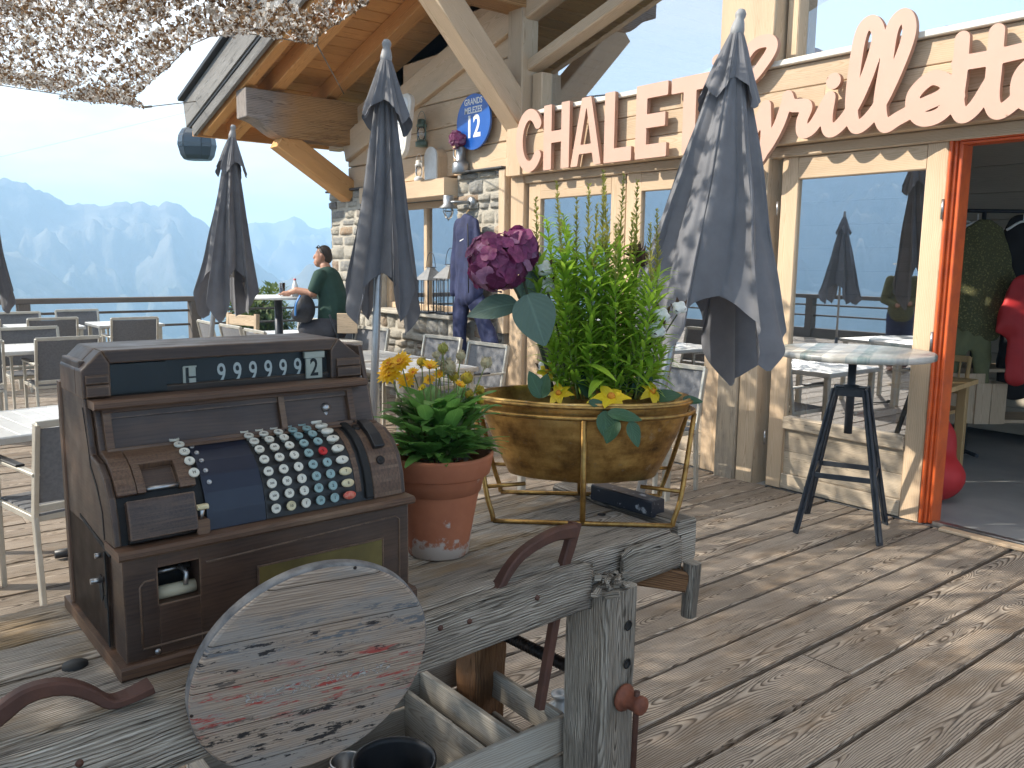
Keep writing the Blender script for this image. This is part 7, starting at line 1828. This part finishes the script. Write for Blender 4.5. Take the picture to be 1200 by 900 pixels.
blob('trousers', [((0, 0, .92), .16, (0, 0, .85), .16), ((-.09, 0, .88), .11, (-.1, 0, .12), .075), ((.09, 0, .88), .11, (.1, 0, .12), .075)], M['bluejean'], vis, vox=.02, smooth=3)
mb = MB(); lathe(mb, [(.16, 1.645), (.15, 1.655), (.095, 1.66), (.092, 1.73), (.06, 1.75), (.0001, 1.752)], 20, (0, 0, 0)); mb.build('hat', M['pine_old'], vis)

# ---------------------------------------------------------------- lift cabin, cables, tree beyond the rail
gd_ = 42.0; gc = at_d(231, 168, gd_); s_ = gd_ / F_PX
gon = thing('gondola_cabin', 'dark glazed ski lift cabin hanging beyond the lower corner of the roof', 'gondola cabin', gc, math.atan2(right.y, right.x))
mb = MB(); W, D_, H = 20 * s_, 16 * s_, 19 * s_; secs = []
for z, k in ((-H, .70), (-H * .75, .86), (-H * .1, 1.0), (H * .45, .93), (H * .85, .72), (H, .45)): secs.append([mb.add((a * W * k, b * D_ * k, z)) for a, b in ((-1, -.55), (-.55, -1), (.55, -1), (1, -.55), (1, .55), (.55, 1), (-.55, 1), (-1, .55))])
for a, b in zip(secs, secs[1:]):
    for k in range(8): mb.face((a[k], a[(k + 1) % 8], b[(k + 1) % 8], b[k]), None)
mb.face(secs[0][::-1]); mb.face(secs[-1]); shell = mb.build('cabin_shell', M['cabin'], gon)
mb = MB()
for k in (7, 0, 1, 2, 6):
    A = [Vector(mb_) for mb_ in ()]
def cab_pane(k, z0, z1, nm, mat):
    w0 = W * 1.012; m = MB(); P = [(-1, -.55), (-.55, -1), (.55, -1), (1, -.55), (1, .55), (.55, 1), (-.55, 1), (-1, .55)]; a, b = P[k], P[(k + 1) % 8]
    def pt(p, q, z, f): kk = np.interp(z, [-H, -H * .75, -H * .1, H * .45, H * .85, H], [.70, .86, 1, .93, .72, .45]) * 1.02; x = p[0] + (q[0] - p[0]) * f; y = p[1] + (q[1] - p[1]) * f; return (x * W * kk, y * D_ * kk, z)
    zs = np.linspace(z0, z1, 5); r = [[m.add(pt(a, b, z, .06)), m.add(pt(a, b, z, .94))] for z in zs]
    for i in range(4): m.face((r[i][0], r[i][1], r[i + 1][1], r[i + 1][0]))
    m.build(nm, mat, shell)
for k in (7, 0, 1, 2): cab_pane(k, -H * .25, H * .80, 'window', M['darkglass'])
mb = MB(); lathe(mb, [(W * .55, H * .95), (W * .5, H * 1.25), (W * .15, H * 1.3), (W * .1, H * 3.4)], 12); tube(mb, [(0, 0, H * 3.4), (0, D_ * .3, H * 3.9)], W * .08, 8); mb.build('hanger', M['cabin'], gon)
def cable(label, a, b, r=.03):
    a, b = Vector(a), Vector(b); t = thing('lift_cable', label, 'cable', a, group='ski lift cables'); mb = MB(); tube(mb, [(b - a) * (k / 12) - V3(0, 0, math.sin(math.pi * k / 12) * (b - a).length * .012) for k in range(13)], r, 5); mb.build('strand', M['wire'], t)
top = gc + V3(0, D_ * .3, H * 3.9); cable('lift cable that carries the dark cabin past the roof', top - right * 60 + V3(0, 0, -14), top + right * 60 + V3(0, 0, 14), .006)
for k, (z0, z1) in enumerate(((12.0, 11.4), (11.0, 11.2), (14.5, 8.5))): cable(('uppermost of the lift cables mirrored in the upper window', 'lower of the lift cables mirrored in the upper window', 'steep lift cable mirrored crossing the others in the upper window')[k], (-70, -25 - k, z0), (45, -25 - k, z1), .05)
def bush(label, c, rw, rh, n):
    t = thing('tree', label, 'tree', (c.x, c.y, c.z)); mb = MB(); tube(mb, [(0, 0, 0), (.1, 0, rh * .6), (.05, .1, rh * 1.4)], [.16, .12, .04], 8); mb.build('trunk', M['bark'], t); mb = MB()
    for k in range(10): pass
    cl = [V3(U(-1, 1) * rw * .7, U(-1, 1) * rw * .7, rh * (.5 + U(0, 1.1))) for k in range(16)]
    for k in range(n):
        b = random.choice(cl); d = Vector((random.gauss(0, 1), random.gauss(0, 1), random.gauss(0, 1))).normalized(); p = b + d * rw * .42 * random.random() ** .35
        leaf(mb, p, (d + V3(0, 0, U(-.5, .6))), (0, 0, 1), U(.14, .28), U(.08, .14), .3, .2, 2, 0, .8)
    mb.build('crown', M['tree'], t)
c = at_d(307, 420, 24); bush('bushy green tree just beyond the railing under the white high table', c, 1.0, 1.1, 2600)
